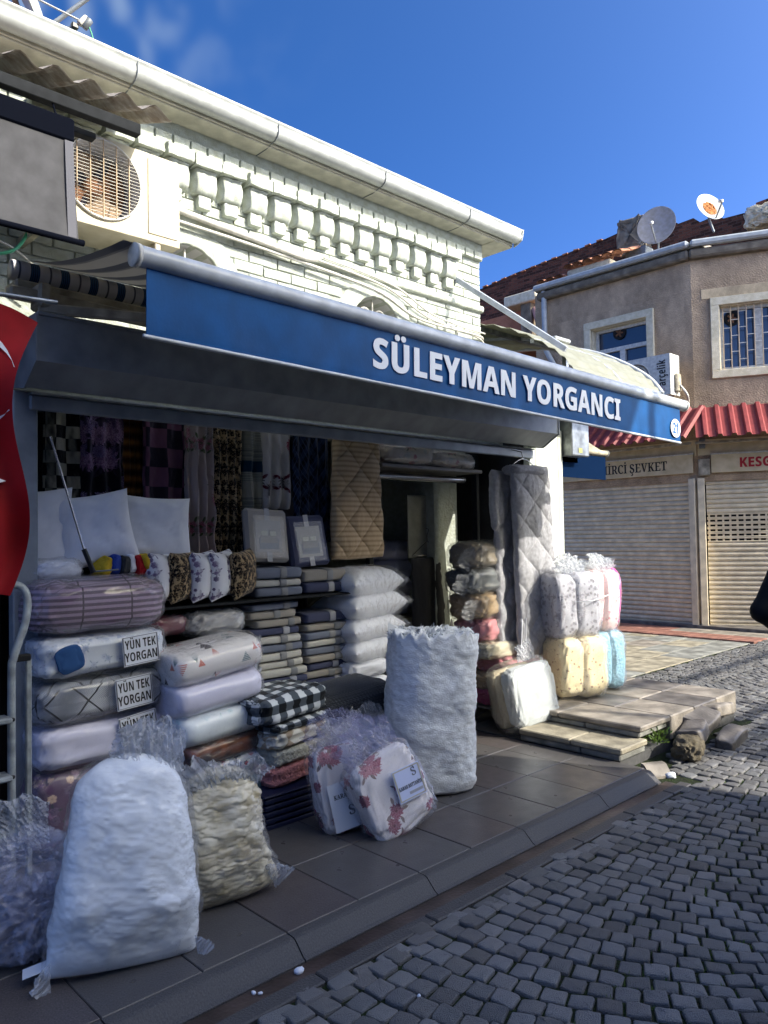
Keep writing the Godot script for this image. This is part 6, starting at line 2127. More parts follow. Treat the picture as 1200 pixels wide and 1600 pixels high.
func goods_door() -> void:
	# items above and inside the doorway
	cloth("pale_print", Color.WHITE, {"tex": as_tex(blossoms(paint(128, func(_u, _v): return Color(0.66, 0.60, 0.54)), [Color(0.5, 0.15, 0.14), Color(0.5, 0.48, 0.44)], Color(0.4, 0.36, 0.3), 14, 0.08, 51)), "s": 2.4})
	wrapped("quilt_bale", "flat quilt in crackled film with red print lying over the doorway rail", "quilt", Vector3(4.28, 2.16, -4.36), Vector3(0.52, 0.16, 0.5), 0.3, 0.5, 601, M.pale_print, {"film": M.film_loose})
	wrapped("quilt_bale", "pale pink quilt in sagging film lying over the doorway beside the red print", "quilt", Vector3(4.78, 2.15, -4.36), Vector3(0.56, 0.15, 0.5), 0.35, 0.55, 603, M.pale_print, {"film": M.film_loose, "amp": 0.03, "rot": Vector3(0, 0, -0.06)})
	var sh := thing("doorway_shelf", "narrow shelf with steel edge above the doorway carrying wrapped quilts", "shelf", Vector3(3.98, 2.08, -4.66))
	put("board", bb(Vector3(0, 0.045, 0), Vector3(1.2, 0.075, 0.5), 0.004), M.slab_brown, sh)
	put("edge_tube", tb([Vector3(0.0, 0.0, 0.28), Vector3(1.2, 0.0, 0.28)], 0.03, 12), M.steel, sh)
	put("frame_post", bb(Vector3(0.22, -2.0, 0.05), Vector3(0.27, 0.0, 0.1), 0.004), M.dark_metal, sh)
	put("frame_post", bb(Vector3(1.26, -2.0, 0.32), Vector3(1.30, 0.22, 0.38), 0.004), M.dark_metal, sh)
	var cd := thing("white_board", "tall pale cardboard sheet hanging inside the doorway with a wire hanger", "board", Vector3(5.03, 1.40, -4.72))
	mat("card_pale", lin(0.36, 0.35, 0.28), 0.8, {"tex": T.tone, "s": 1.0})
	put("sheet", bx(Vector3(0, 0.28, 0), Vector3(0.44, 0.56, 0.012), 0.003), M.card_pale, cd)
	put("crease", bx(Vector3(0, 0.28, 0.0066), Vector3(0.004, 0.54, 0.002)), M.linen_stone, cd)
	put("wire_hanger", tb(curve([Vector3(-0.01, 0.26, 0.03), Vector3(0.02, 0.25, 0.03), Vector3(0.0, 0.20, 0.03)], 4) + [Vector3(0.0, 0.15, 0.03), Vector3(0.2, 0.02, 0.03), Vector3(-0.2, 0.02, 0.03), Vector3(0.0, 0.15, 0.03)], 0.004, 6), M.steel, cd)
	cloth("charcoal_cloth", lin(0.055, 0.053, 0.052), {})
	single("hanging_blanket", hang(0.50, 0.72, 0.04, 0.012, 3.0, 611, 0.06), M.charcoal_cloth, "charcoal grey cloth hanging under the pale cardboard in the doorway", "blanket", Vector3(5.02, 1.40, -4.64), Vector3.ZERO, "blankets hanging in the shop")
	var ps := [["lowest of the dim bagged pillows deep in the doorway", 0.97], ["second lowest of the dim bagged pillows deep in the doorway", 1.13], ["third of the dim bagged pillows deep in the doorway", 1.29], ["highest of the dim bagged pillows deep in the doorway", 1.46]]
	var tb2 := thing("side_table", "low dark table deep in the doorway under the bagged pillows", "table", Vector3(4.75, 0.056, -5.35))
	put("top", bb(Vector3(0, 0.8, 0), Vector3(0.6, 0.83, 0.5), 0.004), M.slab_brown, tb2)
	for p in [[0.0, 0.0], [0.56, 0.0], [0.0, 0.46], [0.56, 0.46]]:
		put("leg", bb(Vector3(p[0], 0, p[1]), Vector3(p[0] + 0.04, 0.798, p[1] + 0.04), 0.004), M.slab_brown, tb2)
	for i in 4:
		var t := thing("bagged_pillow", ps[i][0], "pillow", Vector3(4.98, ps[i][1], -5.08), Vector3(0, 0.2, 0), "dim pillows deep in the doorway")
		put("pillow", cushion(0.5, 0.4, 0.2, 620 + i), M.lilac_white, t, Vector3.ZERO, Vector3(-PI / 2, 0, 0))
		put("plastic_wrap", cushion(0.54, 0.44, 0.215, 630 + i, 0.04, 0.012), M.film, t, Vector3.ZERO, Vector3(-PI / 2, 0, 0))
	# pile of wrapped blankets by the door post
	cloth("khaki_fleece", lin(0.24, 0.20, 0.14), {})
	cloth("slate_fleece", lin(0.09, 0.10, 0.105), {})
	cloth("camel_fleece", lin(0.34, 0.24, 0.135), {})
	cloth("pink_fleece", lin(0.52, 0.20, 0.22), {})
	cloth("cream_fleece", lin(0.50, 0.46, 0.34), {})
	cloth("magenta_fleece", lin(0.36, 0.03, 0.11), {})
	var gk := "wrapped blankets piled by the door post"
	var pk := [
		["magenta blanket, lowest of the pile on the folding stool", 0.20, 0.13, 5.12, -4.02, 0.46, "magenta_fleece"],
		["tan blanket in crinkled wrap lying on the magenta one", 0.31, 0.15, 5.16, -4.02, 0.50, "camel_fleece"],
		["pale rose blanket in wrap lying on the tan one, end toward the street", 0.44, 0.15, 5.24, -3.98, 0.52, "pink_fleece"],
		["cream blanket in wide loose wrap jutting out under the pink one", 0.57, 0.15, 5.10, -4.02, 0.54, "cream_fleece"],
		["salmon pink rolled blanket in the middle of the door pile", 0.71, 0.20, 5.04, -4.08, 0.42, "pink_fleece"],
		["camel brown blanket in shiny wrap above the salmon one", 0.90, 0.215, 5.00, -4.08, 0.46, "camel_fleece"],
		["dark slate blanket in shiny wrap below the topmost one", 1.10, 0.22, 4.99, -4.08, 0.48, "slate_fleece"],
		["khaki grey blanket in loose wrap, topmost of the door pile", 1.31, 0.22, 5.02, -4.08, 0.48, "khaki_fleece"]]
	for i in pk.size():
		var p: Array = pk[i]
		var o := {"group": gk, "amp": 0.028, "freq": 7.0, "rot": Vector3(0, 0.1 * (i % 3) - 0.1, R.randf_range(-0.05, 0.05)), "film": M.film_streak, "layers": 1 + i % 2}
		if i in [3, 5, 6, 7]:
			o.flap = [0.2, 0.12, 0.02, Vector3(-p[5] * 0.46, p[2] * 0.4, 0.1), Vector3(0.2, -0.5, 1.3)]
		wrapped("wrapped_blanket", p[0], "blanket", Vector3(p[3], p[1], p[4]), Vector3(p[5], p[2] * 1.08, 0.40), 0.42, 0.6, 640 + i * 3, M[p[6]], o)
	var so := thing("folding_stool", "dim folding stool carrying the blanket pile by the door", "stool", Vector3(5.12, 0.06, -4.0))
	put("seat", bx(Vector3(0, 0.125, 0), Vector3(0.42, 0.02, 0.34), 0.006), M.slab_tan, so)
	for s in [-1.0, 1.0]:
		for z in [-0.14, 0.14]:
			put("leg", bx(Vector3(0, 0.057, z * 1.0 + s * 0.012), Vector3(0.4, 0.022, 0.018), 0.003, Basis(Vector3.BACK, s * 0.25)), M.slab_tan, so)
	# grey plush quilt over a hanger at the door post
	mat("plush_grey", lin(0.50, 0.50, 0.53), 0.95, {"tex": T.tone, "s": 3.0, "bump": T.fine, "bs": 0.5, "sheen": 0.5})
	var dq := thing("plush_quilt", "grey plush diamond quilt folded over a hanger beside the corner pillar, half sunlit", "quilt", Vector3(5.29, 2.16, -3.80), Vector3(0, -0.10, 0))
	put("front_fold", hang(0.46, 1.58, 0.10, 0.012, 0.6, 661, 0.16, 0.30, 0.003, 70, 120), M.plush_grey, dq, Vector3(0.03, 0.0, 0.03), Vector3(0, 0, 0.05))
	put("rear_fold", hang(0.42, 1.56, 0.08, 0.02, 0.7, 663, 0.14, 0.30, 0.003, 50, 80), M.plush_grey, dq, Vector3(-0.10, -0.03, -0.09), Vector3(0, 0.1, 0.04))
	put("top_fold", bale(Vector3(0.40, 0.10, 0.2), 0.35, 0.9, 665, 0.012, 7.0), M.plush_grey, dq, Vector3(0.0, -0.03, -0.01))
	put("side_fold", hang(0.2, 0.5, 0.08, 0.02, 0.7, 667, 0.05), M.plush_grey, dq, Vector3(-0.24, -0.03, -0.1), Vector3(0, 0.3, 0))
	put("hanger", tb(curve([Vector3(-0.16, 0.0, -0.01), Vector3(0.0, 0.07, -0.01), Vector3(0.16, 0.0, -0.01)], 5), 0.004, 6), M.steel, dq)
	put("hanger_hook", tb([Vector3(0, 0.065, -0.01), Vector3(0, 0.13, -0.03), Vector3(0, 0.235, -0.44)], 0.004, 6), M.steel, dq)


# clear sack: a filled body, streaky film round it and a loose gathered neck
func sack(label: String, called: String, at: Vector3, rot: Vector3, w0: float, w1: float, h: float, depth: float, seed_: int, m: Material, o := {}) -> Node3D:
	var t := thing(called, label, o.get("category", "bag"), at, rot)
	for layer in 2:
		var b := Mb.new()
		var P: Array = []
		NS.seed = seed_ + layer
		NS.frequency = 1.0
		var nv := 130
		var nu := 90
		var g := 0.0 if layer == 0 else 0.010
		for i in nv + 1:
			var s := float(i) / nv
			# flat seam at the bottom, gathered at the top
			var px := minf(1.0, 0.9 + s * 4.0) * pow(maxf(1.0 - pow(s, o.get("pe", 9.0)), 0.0), 0.5)
			var pz := pow(clampf(s / 0.30, 0.0, 1.0), 0.55) * pow(maxf(1.0 - pow(s, 4.0), 0.0), 0.5) * (1.0 - 0.2 * s)
			if i == 0 or i == nv:
				px = 0.0
				pz = 0.0
			elif i == 1:
				pz = 0.06
			var row := PackedVector3Array()
			var ww := lerpf(w0, w1, smoothstep(0.0, 1.0, s))
			for k in nu:
				var th := TAU * k / nu
				var e: float = o.get("e", 0.8)
				var x := (ww * 0.5 + g) * px * pw(cos(th), e)
				var z := (depth * 0.5 + g) * pz * pw(sin(th), e)
				var y := -g * 0.3 + (h + 1.3 * g) * s
				y += 0.03 * (1.0 - s) * (1.0 - pow(absf(2.0 * x / ww), 2.0)) * (1.0 if s < 0.3 else 0.0) * (1.0 - s / 0.3) * -0.3
				var n3 := NS.get_noise_3d(x * 4.5 + seed_, y * 4.5, z * 4.5)
				var am: float = o.get("amp", 0.022)
				var d: float = n3 * am + NS.get_noise_3d(x * 14.0, y * 14.0, z * 14.0) * am * 0.04
				var cr := maxf(1.0 - absf(NS.get_noise_3d(x * 7.0, y * 12.0 + seed_, z * 7.0)) * 3.0, 0.0)
				d -= cr * cr * am * float(o.get("crease", 0.08))
				if layer == 0:
					var st := 1.0 - absf(NS.get_noise_3d(x * 4.0 + y * 5.0, y * 20.0 - x * 9.0, z * 4.0)) * 3.6
					d -= pow(maxf(st, 0.0), 2.0) * 0.0034 * (0.5 + NS.get_noise_2d(x * 6.0 + seed_, y * 5.0))
				if layer == 1:
					d += absf(NS.get_noise_3d(x * 6.0 + y * 7.0, y * 30.0 - x * 10.0, z * 6.0)) * 0.009 - 0.001
				var q := Vector3(cos(th), 0, sin(th)) * d * minf(1.0, pz * 1.6)
				var lean: float = o.get("sway", 0.0)
				row.append(Vector3(x + lean * sin(s * 3.0), y, z) + q)
			P.append(row)
		b.grid(P, true)
		put("filling" if layer == 0 else "plastic_skin", b.mesh(), sheen_of(m) if layer == 0 else o.get("film", M.film_streak), t)
	return t


func goods_outside() -> void:
	cloth("fibre_white", lin(0.84, 0.87, 0.88), {"bs": 0.02})
	mat("fleece_white", lin(0.86, 0.89, 0.90), 0.95, {"tex": T.tone, "s": Vector3(2, 5, 2), "bump": T.rough, "bs": 0.2, "sheen": 0.4})
	mat("raw_wool", Color.WHITE, 0.95, {"tex": noise_tex(512, 0.012, 4, Color(0.70, 0.64, 0.49), Color(0.93, 0.91, 0.83), 91), "s": 1.0, "bump": T.lump, "bs": 0.4, "sheen": 0.3})
	var yaw := -0.764
	mat("film_neck", Color(0.95, 0.97, 1.0), 0.12, {"alpha": 0.36, "nrm": T.crumple, "ns": 0.8, "s": 6.0, "spec": 0.7})
	# tall sack of white fibre at the corner
	var b := sack("tall clear sack full of white fibre standing foremost on the pavement tiles", "fibre_sack", Vector3(1.235, 0.062, -2.70), Vector3(-0.16, -0.30, -0.06), 0.53, 0.42, 0.74, 0.30, 701, M.fibre_white, {"category": "sack", "sway": 0.02})
	put("neck", film(0.28, 0.17, 707, 0.05, 0.35, 0.3, 30, 20), M.film_neck, b, Vector3(0.07, 0.69, 0.02), Vector3(-0.25, 0.1, -0.3))
	put("neck", film(0.32, 0.15, 708, 0.05, 0.3, 0.4, 30, 20), M.film_neck, b, Vector3(0.06, 0.68, -0.05), Vector3(-0.1, 0.4, -0.3))
	put("bottom_seam", film(0.14, 0.06, 709, 0.015, 0.5), M.film_neck, b, Vector3(-0.24, 0.01, 0.05), Vector3(0.2, 0.3, 1.7))
	put("bottom_seam", film(0.10, 0.06, 710, 0.012, 0.6), M.film_neck, b, Vector3(0.26, 0.03, 0.05), Vector3(0.2, -0.3, -1.4))
	# raw wool in a clear sack
	b = sack("clear sack of yellowish raw wool slumping beside the fibre sack", "wool_sack", Vector3(1.80, 0.062, -2.86), Vector3(-0.08, -0.25, 0.10), 0.42, 0.36, 0.56, 0.30, 721, M.raw_wool, {"category": "sack", "amp": 0.034, "crease": 0.3, "sway": -0.02})
	put("neck", film(0.40, 0.17, 727, 0.05, 0.1, 0.5, 30, 18), M.film_neck, b, Vector3(-0.04, 0.46, 0.02), Vector3(0.4, 0.0, -0.15))
	put("bottom_seam", film(0.14, 0.10, 729, 0.02, 0.6), M.film_neck, b, Vector3(0.16, 0.06, 0.06), Vector3(0.3, -0.3, -1.3))
	# heap of empty film bags
	mat("lilac_film", Color(0.80, 0.80, 1.0), 0.1, {"alpha": 0.22, "nrm": T.crumple, "ns": 1.3, "s": 5.0, "spec": 0.7})
	mat("film_heap", Color(0.92, 0.92, 1.0), 0.1, {"alpha": 0.2, "nrm": T.crumple, "ns": 0.8, "s": 5.0, "spec": 0.7})
	var hp := thing("plastic_heap", "crumpled heap of empty clear bags lying beside the fibre sack and ladder", "plastic bags", Vector3(1.0, 0.062, -3.02), Vector3(0, yaw, 0))
	put("bag", bale(Vector3(0.34, 0.28, 0.28), 0.7, 0.8, 731, 0.05, 5.0, 0, 0.0, 90, 56), M.film_heap, hp, Vector3(0.0, 0.15, 0))
	put("bag", bale(Vector3(0.28, 0.24, 0.24), 0.7, 0.8, 733, 0.055, 6.0, 0, 0.0, 90, 56), M.film_heap, hp, Vector3(0.04, 0.34, -0.04))
	put("bag", bale(Vector3(0.27, 0.22, 0.22), 0.7, 0.8, 735, 0.04, 6.0, 0, 0.0, 70, 44), M.lilac_cloth if M.has("lilac_cloth") else cloth("lilac_cloth", lin(0.15, 0.15, 0.20), {"coat": 1.0, "coatr": 0.1}), hp, Vector3(0.0, 0.13, -0.02))
	put("bag", film(0.34, 0.20, 737, 0.06, 0.2, 0.4, 26, 20), M.film_neck, hp, Vector3(-0.06, 0.38, 0.02), Vector3(-0.3, 0.3, 0.2))
	put("tag", bx(Vector3(0.13, 0.05, 0.17), Vector3(0.09, 0.002, 0.05), 0.0, Basis(Vector3(0.3, 0.5, 0.2).normalized(), 0.5)), M.paper, hp)
	# column of raw fleece
	var fl := thing("fleece_bale", "big upright bale of white fleece with ragged top beside the floral bags", "wool bale", Vector3(3.44, 0.062, -3.24), Vector3(0, -0.45, -0.05))
	var fb := Mb.new()
	var P: Array = []
	NS.seed = 741
	NS.frequency = 1.0
	var H := 0.94
	for i in 71:
		var s := minf(i / 64.0, 1.0)
		var shrink := 1.0 if i <= 64 else maxf(0.0, 1.0 - (i - 64) / 6.0)
		if i == 0:
			shrink = 0.0
		var row := PackedVector3Array()
		for k in 72:
			var th := TAU * k / 72
			var rx := 0.28 * (1.0 - 0.04 * s) * shrink
			var rz := 0.22 * shrink
			var x := rx * pw(cos(th), 0.72)
			var z := rz * pw(sin(th), 0.72)
			var y := H * s
			if i > 1 and i < 3:
				pass
			var d := NS.get_noise_3d(x * 5.0, y * 5.0, z * 5.0) * 0.02 + NS.get_noise_3d(x * 14.0, y * 50.0, z * 14.0) * 0.006 + NS.get_noise_3d(x * 70.0, y * 70.0, z * 70.0) * 0.002
			var topn := 0.0
			if s > 0.93:
				topn = NS.get_noise_2d(cos(th) * shrink * 6.0, sin(th) * shrink * 6.0) * 0.06 + NS.get_noise_2d(x * 40.0, z * 40.0) * 0.03
			var bot := 1.0 - 0.08 * pow(1.0 - minf(s * 12.0, 1.0), 2.0)
			row.append(Vector3(x * bot, y + topn, z * bot) + Vector3(cos(th), 0, sin(th)) * d * minf(1.0, shrink * 2.0))
		P.append(row)
	fb.grid(P, true)
	put("fleece", fb.mesh(), M.fleece_white, fl)
	var tuft := Mb.new()
	for i in 1500:
		var th := R.randf() * TAU
		var rr := sqrt(R.randf())
		var base := Vector3(cos(th) * 0.265 * rr, H - 0.02, sin(th) * 0.21 * rr)
		base.y += NS.get_noise_2d(cos(th) * rr * 6.0, sin(th) * rr * 6.0) * 0.06
		var d := Vector3(R.randf_range(-1, 1) + cos(th) * 0.6, R.randf_range(0.2, 1.4), R.randf_range(-1, 1) + sin(th) * 0.6).normalized()
		var s2 := d.cross(Vector3(R.randf() - 0.5, R.randf() - 0.5, R.randf() - 0.5)).normalized() * R.randf_range(0.003, 0.008)
		var l := R.randf_range(0.02, 0.055)
		tuft.tri(base - s2, base + s2, base + d * l + Vector3(0, -0.01, 0), base - d)
		tuft.tri(base - s2.cross(d), base + s2.cross(d), base + d * l * 0.8, base - d)
	var tf := put("tufts", tuft.mesh(), M.fleece_white, fl)
	tf.set_meta("kind", "stuff")
	# two floral quilts in printed bags
	T.bigrose = as_tex(blossoms(paint(512, func(_u, _v): return Color(0.86, 0.84, 0.84)), [Color(0.50, 0.18, 0.26), Color(0.62, 0.34, 0.38), Color(0.44, 0.15, 0.22)], Color(0.50, 0.42, 0.40), 16, 0.075, 61, 5))
	cloth("big_rose", Color.WHITE, {"tex": T.bigrose, "s": 1.9, "off": Vector3(0.25, 0.1, 0.0)})
	for q in [[Vector3(2.87, 0.063, -2.86), Vector3(-0.30, -0.2, 0.34), 0.40, 0.43, 0.17, 751, "floral quilt in clear printed bag leaning foremost against the fleece bale"], [Vector3(2.70, 0.063, -3.08), Vector3(-0.2, -0.3, 0.15), 0.36, 0.44, 0.15, 761, "floral quilt in clear bag standing behind the other floral bag"]]:
		var t := thing("quilt_bag", q[6], "quilt bag", q[0], q[1], "floral quilts in printed bags")
		var mid := Vector3(0, q[3] * 0.5, 0)
		put("quilt", bale(Vector3(q[2], q[3], q[4]), 0.32, 0.42, q[5], 0.02, 6.0), M.big_rose, t, mid)
		put("plastic_bag", bale(Vector3(q[2], q[3], q[4]), 0.30, 0.40, q[5] + 1, 0.014, 10.0, 0, 0.010, 56, 36), M.film_streak, t, mid)
		put("bag_neck", film(q[2] * 0.9, 0.20, q[5] + 2, 0.05, 0.2, 0.4, 30, 20), M.lilac_film, t, Vector3(0, q[3] * 0.93, 0.02), Vector3(-0.2, 0, 0.1))
		put("bag_neck", film(q[2] * 0.8, 0.15, q[5] + 3, 0.05, 0.3, 0.3, 30, 20), M.film_neck, t, Vector3(0.02, q[3] * 0.93, -0.04), Vector3(0.1, 0.2, -0.1))
		if q[5] == 751:
			var c := put("printed_label", bx(Vector3.ZERO, Vector3(0.185, 0.165, 0.002)), mat("label_blue", lin(0.50, 0.56, 0.76), 0.6), t, Vector3(0.075, 0.215, q[4] * 0.5 + 0.017), Vector3(0.04, 0.05, -0.16))
			put("border", frame_mesh(0.175, 0.155, 0.006, 0.0012, 0.0018), mat("label_gold", lin(0.40, 0.38, 0.30), 0.5), c, Vector3(-0.0875, -0.0775, 0))
			words("lettering", "KARAR BATTANİYE", 0.019, 0.16, M.lettering_black, c, Vector3(0.004, -0.015, 0.0018), Vector3.ZERO, true, 0.001)
			words("emblem", "S", 0.042, 0.03, M.grey_ink, c, Vector3(0.045, 0.045, 0.0018), Vector3(0, 0, 0.1), true, 0.001)
			put("emblem", tb(curve([Vector3(0.03, 0.075, 0.002), Vector3(0.05, 0.07, 0.002), Vector3(0.055, 0.055, 0.002)], 5), 0.0016, 6), M.grey_ink, c)
			put("small_print", bx(Vector3(0.03, -0.05, 0.0015), Vector3(0.09, 0.014, 0.001)), M.ribbon_silver, c)
		else:
			var c := put("printed_label", bx(Vector3.ZERO, Vector3(0.16, 0.24, 0.002)), M.paper, t, Vector3(-0.06, 0.14, q[4] * 0.5 + 0.016), Vector3(0.02, 0, 0))
			words("lettering", "KARAR", 0.022, 0.09, M.lettering_black, c, Vector3(-0.01, 0.05, 0.0018), Vector3.ZERO, true, 0.001)
			words("emblem", "S", 0.05, 0.035, M.grey_ink, c, Vector3(0.03, -0.03, 0.0018), Vector3.ZERO, true, 0.001)
	# grey pillow bag leaning on the steps
	cloth("ash_white", lin(0.46, 0.49, 0.49), {"bump": T.lump, "bs": 0.1})
	cloth("ash_edge", lin(0.46, 0.40, 0.28), {})
	var gb := thing("duvet_bag", "pale grey quilt in clear bag leaning against the stone steps, half sunlit", "quilt bag", Vector3(4.90, 0.09, -3.50), Vector3(-0.14, -0.22, 0.13))
	put("quilt", bale(Vector3(0.44, 0.46, 0.16), 0.28, 0.45, 771, 0.02, 5.0), M.ash_white, gb, Vector3(0.03, 0.27, 0.03))
	put("rear_quilt", bale(Vector3(0.42, 0.46, 0.13), 0.28, 0.45, 773, 0.02, 5.0), M.ash_edge, gb, Vector3(-0.02, 0.27, -0.11))
	put("plastic_bag", bale(Vector3(0.50, 0.56, 0.30), 0.34, 0.5, 774, 0.018, 9.0, 0, 0.0, 56, 36), M.film_streak, gb, Vector3(0.0, 0.27, -0.03))
	put("bag_neck", film(0.18, 0.14, 776, 0.03, 0.2, 0.2, 26, 18), M.film_neck, gb, Vector3(0.08, 0.52, 0.0))
	put("bag_corner", film(0.24, 0.16, 777, 0.03, 0.8, 0.0, 26, 18), M.film_neck, gb, Vector3(-0.06, 0.04, 0.09), Vector3(0.2, 0, PI - 0.2))
	put("string", tb([Vector3(0.05, 0.58, 0.0), Vector3(0.11, 0.84, 0.03)], 0.004, 6), M.white_cotton, gb)
	put("string", tb([Vector3(0.10, 0.58, 0.0), Vector3(0.15, 0.84, 0.03)], 0.004, 6), M.white_cotton, gb)
	# four patterned quilts by the pillar
	T.silver = as_tex(blossoms(paint(256, func(_u, _v): return Color(0.70, 0.70, 0.73)), [Color(0.42, 0.41, 0.44), Color(0.55, 0.54, 0.57)], Color(0.48, 0.47, 0.5), 50, 0.05, 71))
	cloth("silver_scroll", Color.WHITE, {"tex": T.silver, "s": 3.0})
	T.tinyf = as_tex(blossoms(paint(256, func(_u, _v): return Color(0.88, 0.82, 0.66)), [Color(0.40, 0.26, 0.20), Color(0.55, 0.40, 0.28)], Color(0.5, 0.45, 0.3), 34, 0.022, 73))
	cloth("cream_sprig", Color.WHITE, {"tex": T.tinyf, "s": 2.6})
	T.pinkf = as_tex(blossoms(paint(256, func(_u, _v): return Color(0.92, 0.82, 0.82)), [Color(0.80, 0.50, 0.54), Color(0.86, 0.66, 0.68)], Color(0.75, 0.6, 0.6), 60, 0.03, 75))
	cloth("pink_print", Color.WHITE, {"tex": T.pinkf, "s": 2.6})
	cloth("sky_blue", lin(0.27, 0.50, 0.64), {"bump": T.lump, "bs": 0.8})
	cloth("hot_pink", lin(0.62, 0.10, 0.30), {})
	var gr := "quilts in clear bags stacked by the corner pillar"
	var rs := [
		["cream quilt with small brown sprigs standing under the grey patterned one", Vector3(5.54, 0.242, -3.52), Vector3(0.46, 0.52, 0.36), "cream_sprig", 0.0],
		["sky blue quilt in tight creased wrap standing beside the cream sprig quilt", Vector3(6.00, 0.242, -3.54), Vector3(0.28, 0.52, 0.36), "sky_blue", 0.0],
		["silver grey scroll patterned quilt in clear bag tied to the pillar", Vector3(5.53, 0.72, -3.54), Vector3(0.44, 0.56, 0.34), "silver_scroll", 0.05],
		["white and pink quilt in clear bag beside the grey scroll patterned one", Vector3(5.94, 0.74, -3.56), Vector3(0.30, 0.54, 0.34), "pink_print", -0.06]]
	for i in rs.size():
		var r: Array = rs[i]
		var t := thing("bagged_quilt", r[0], "quilt bag", r[1], Vector3(0, -0.35, r[4]), gr)
		var mid: Vector3 = Vector3(0, r[2].y * 0.5, 0)
		# two lobes of the folded quilt
		put("quilt", bale(Vector3(r[2].x * 0.58, r[2].y, r[2].z), 0.42, 0.5, 780 + i, 0.018, 7.0), M[r[3]], t, mid + Vector3(r[2].x * 0.20, 0, 0.0))
		put("quilt", bale(Vector3(r[2].x * 0.5, r[2].y * 0.97, r[2].z * 0.95), 0.42, 0.5, 790 + i, 0.018, 7.0), M[r[3]], t, mid + Vector3(-r[2].x * 0.24, 0, -0.01))
		put("plastic_bag", bale(r[2], 0.34, 0.5, 800 + i, 0.016, 10.0, 0, 0.012, 56, 36), M.film_streak, t, mid)
		if i == 3:
			put("pink_edge", bale(Vector3(0.09, 0.54, 0.30), 0.5, 0.6, 811, 0.014, 7.0), M.hot_pink, t, mid + Vector3(0.145, 0.02, -0.02))
		if i > 1:
			put("bag_neck", film(0.34, 0.15, 815 + i, 0.06, 0.2, 0.4, 30, 20), M.film_neck, t, Vector3(0.0, r[2].y * 0.96, 0.03), Vector3(-0.2, 0.2, -0.2))
			put("bag_neck", film(0.28, 0.12, 825 + i, 0.05, 0.2, 0.4, 30, 20), M.film_neck, t, Vector3(0.0, r[2].y * 0.96, -0.06), Vector3(0.2, 0.4, 0.1))
	single("tie_string", tb(curve([Vector3(5.66, 1.03, -3.96), Vector3(5.42, 1.04, -3.36), Vector3(5.7, 1.07, -3.31), Vector3(6.12, 1.10, -3.42)], 6), 0.004, 6), M.white_cotton, "white string tying the bagged quilts to the corner pillar", "string")


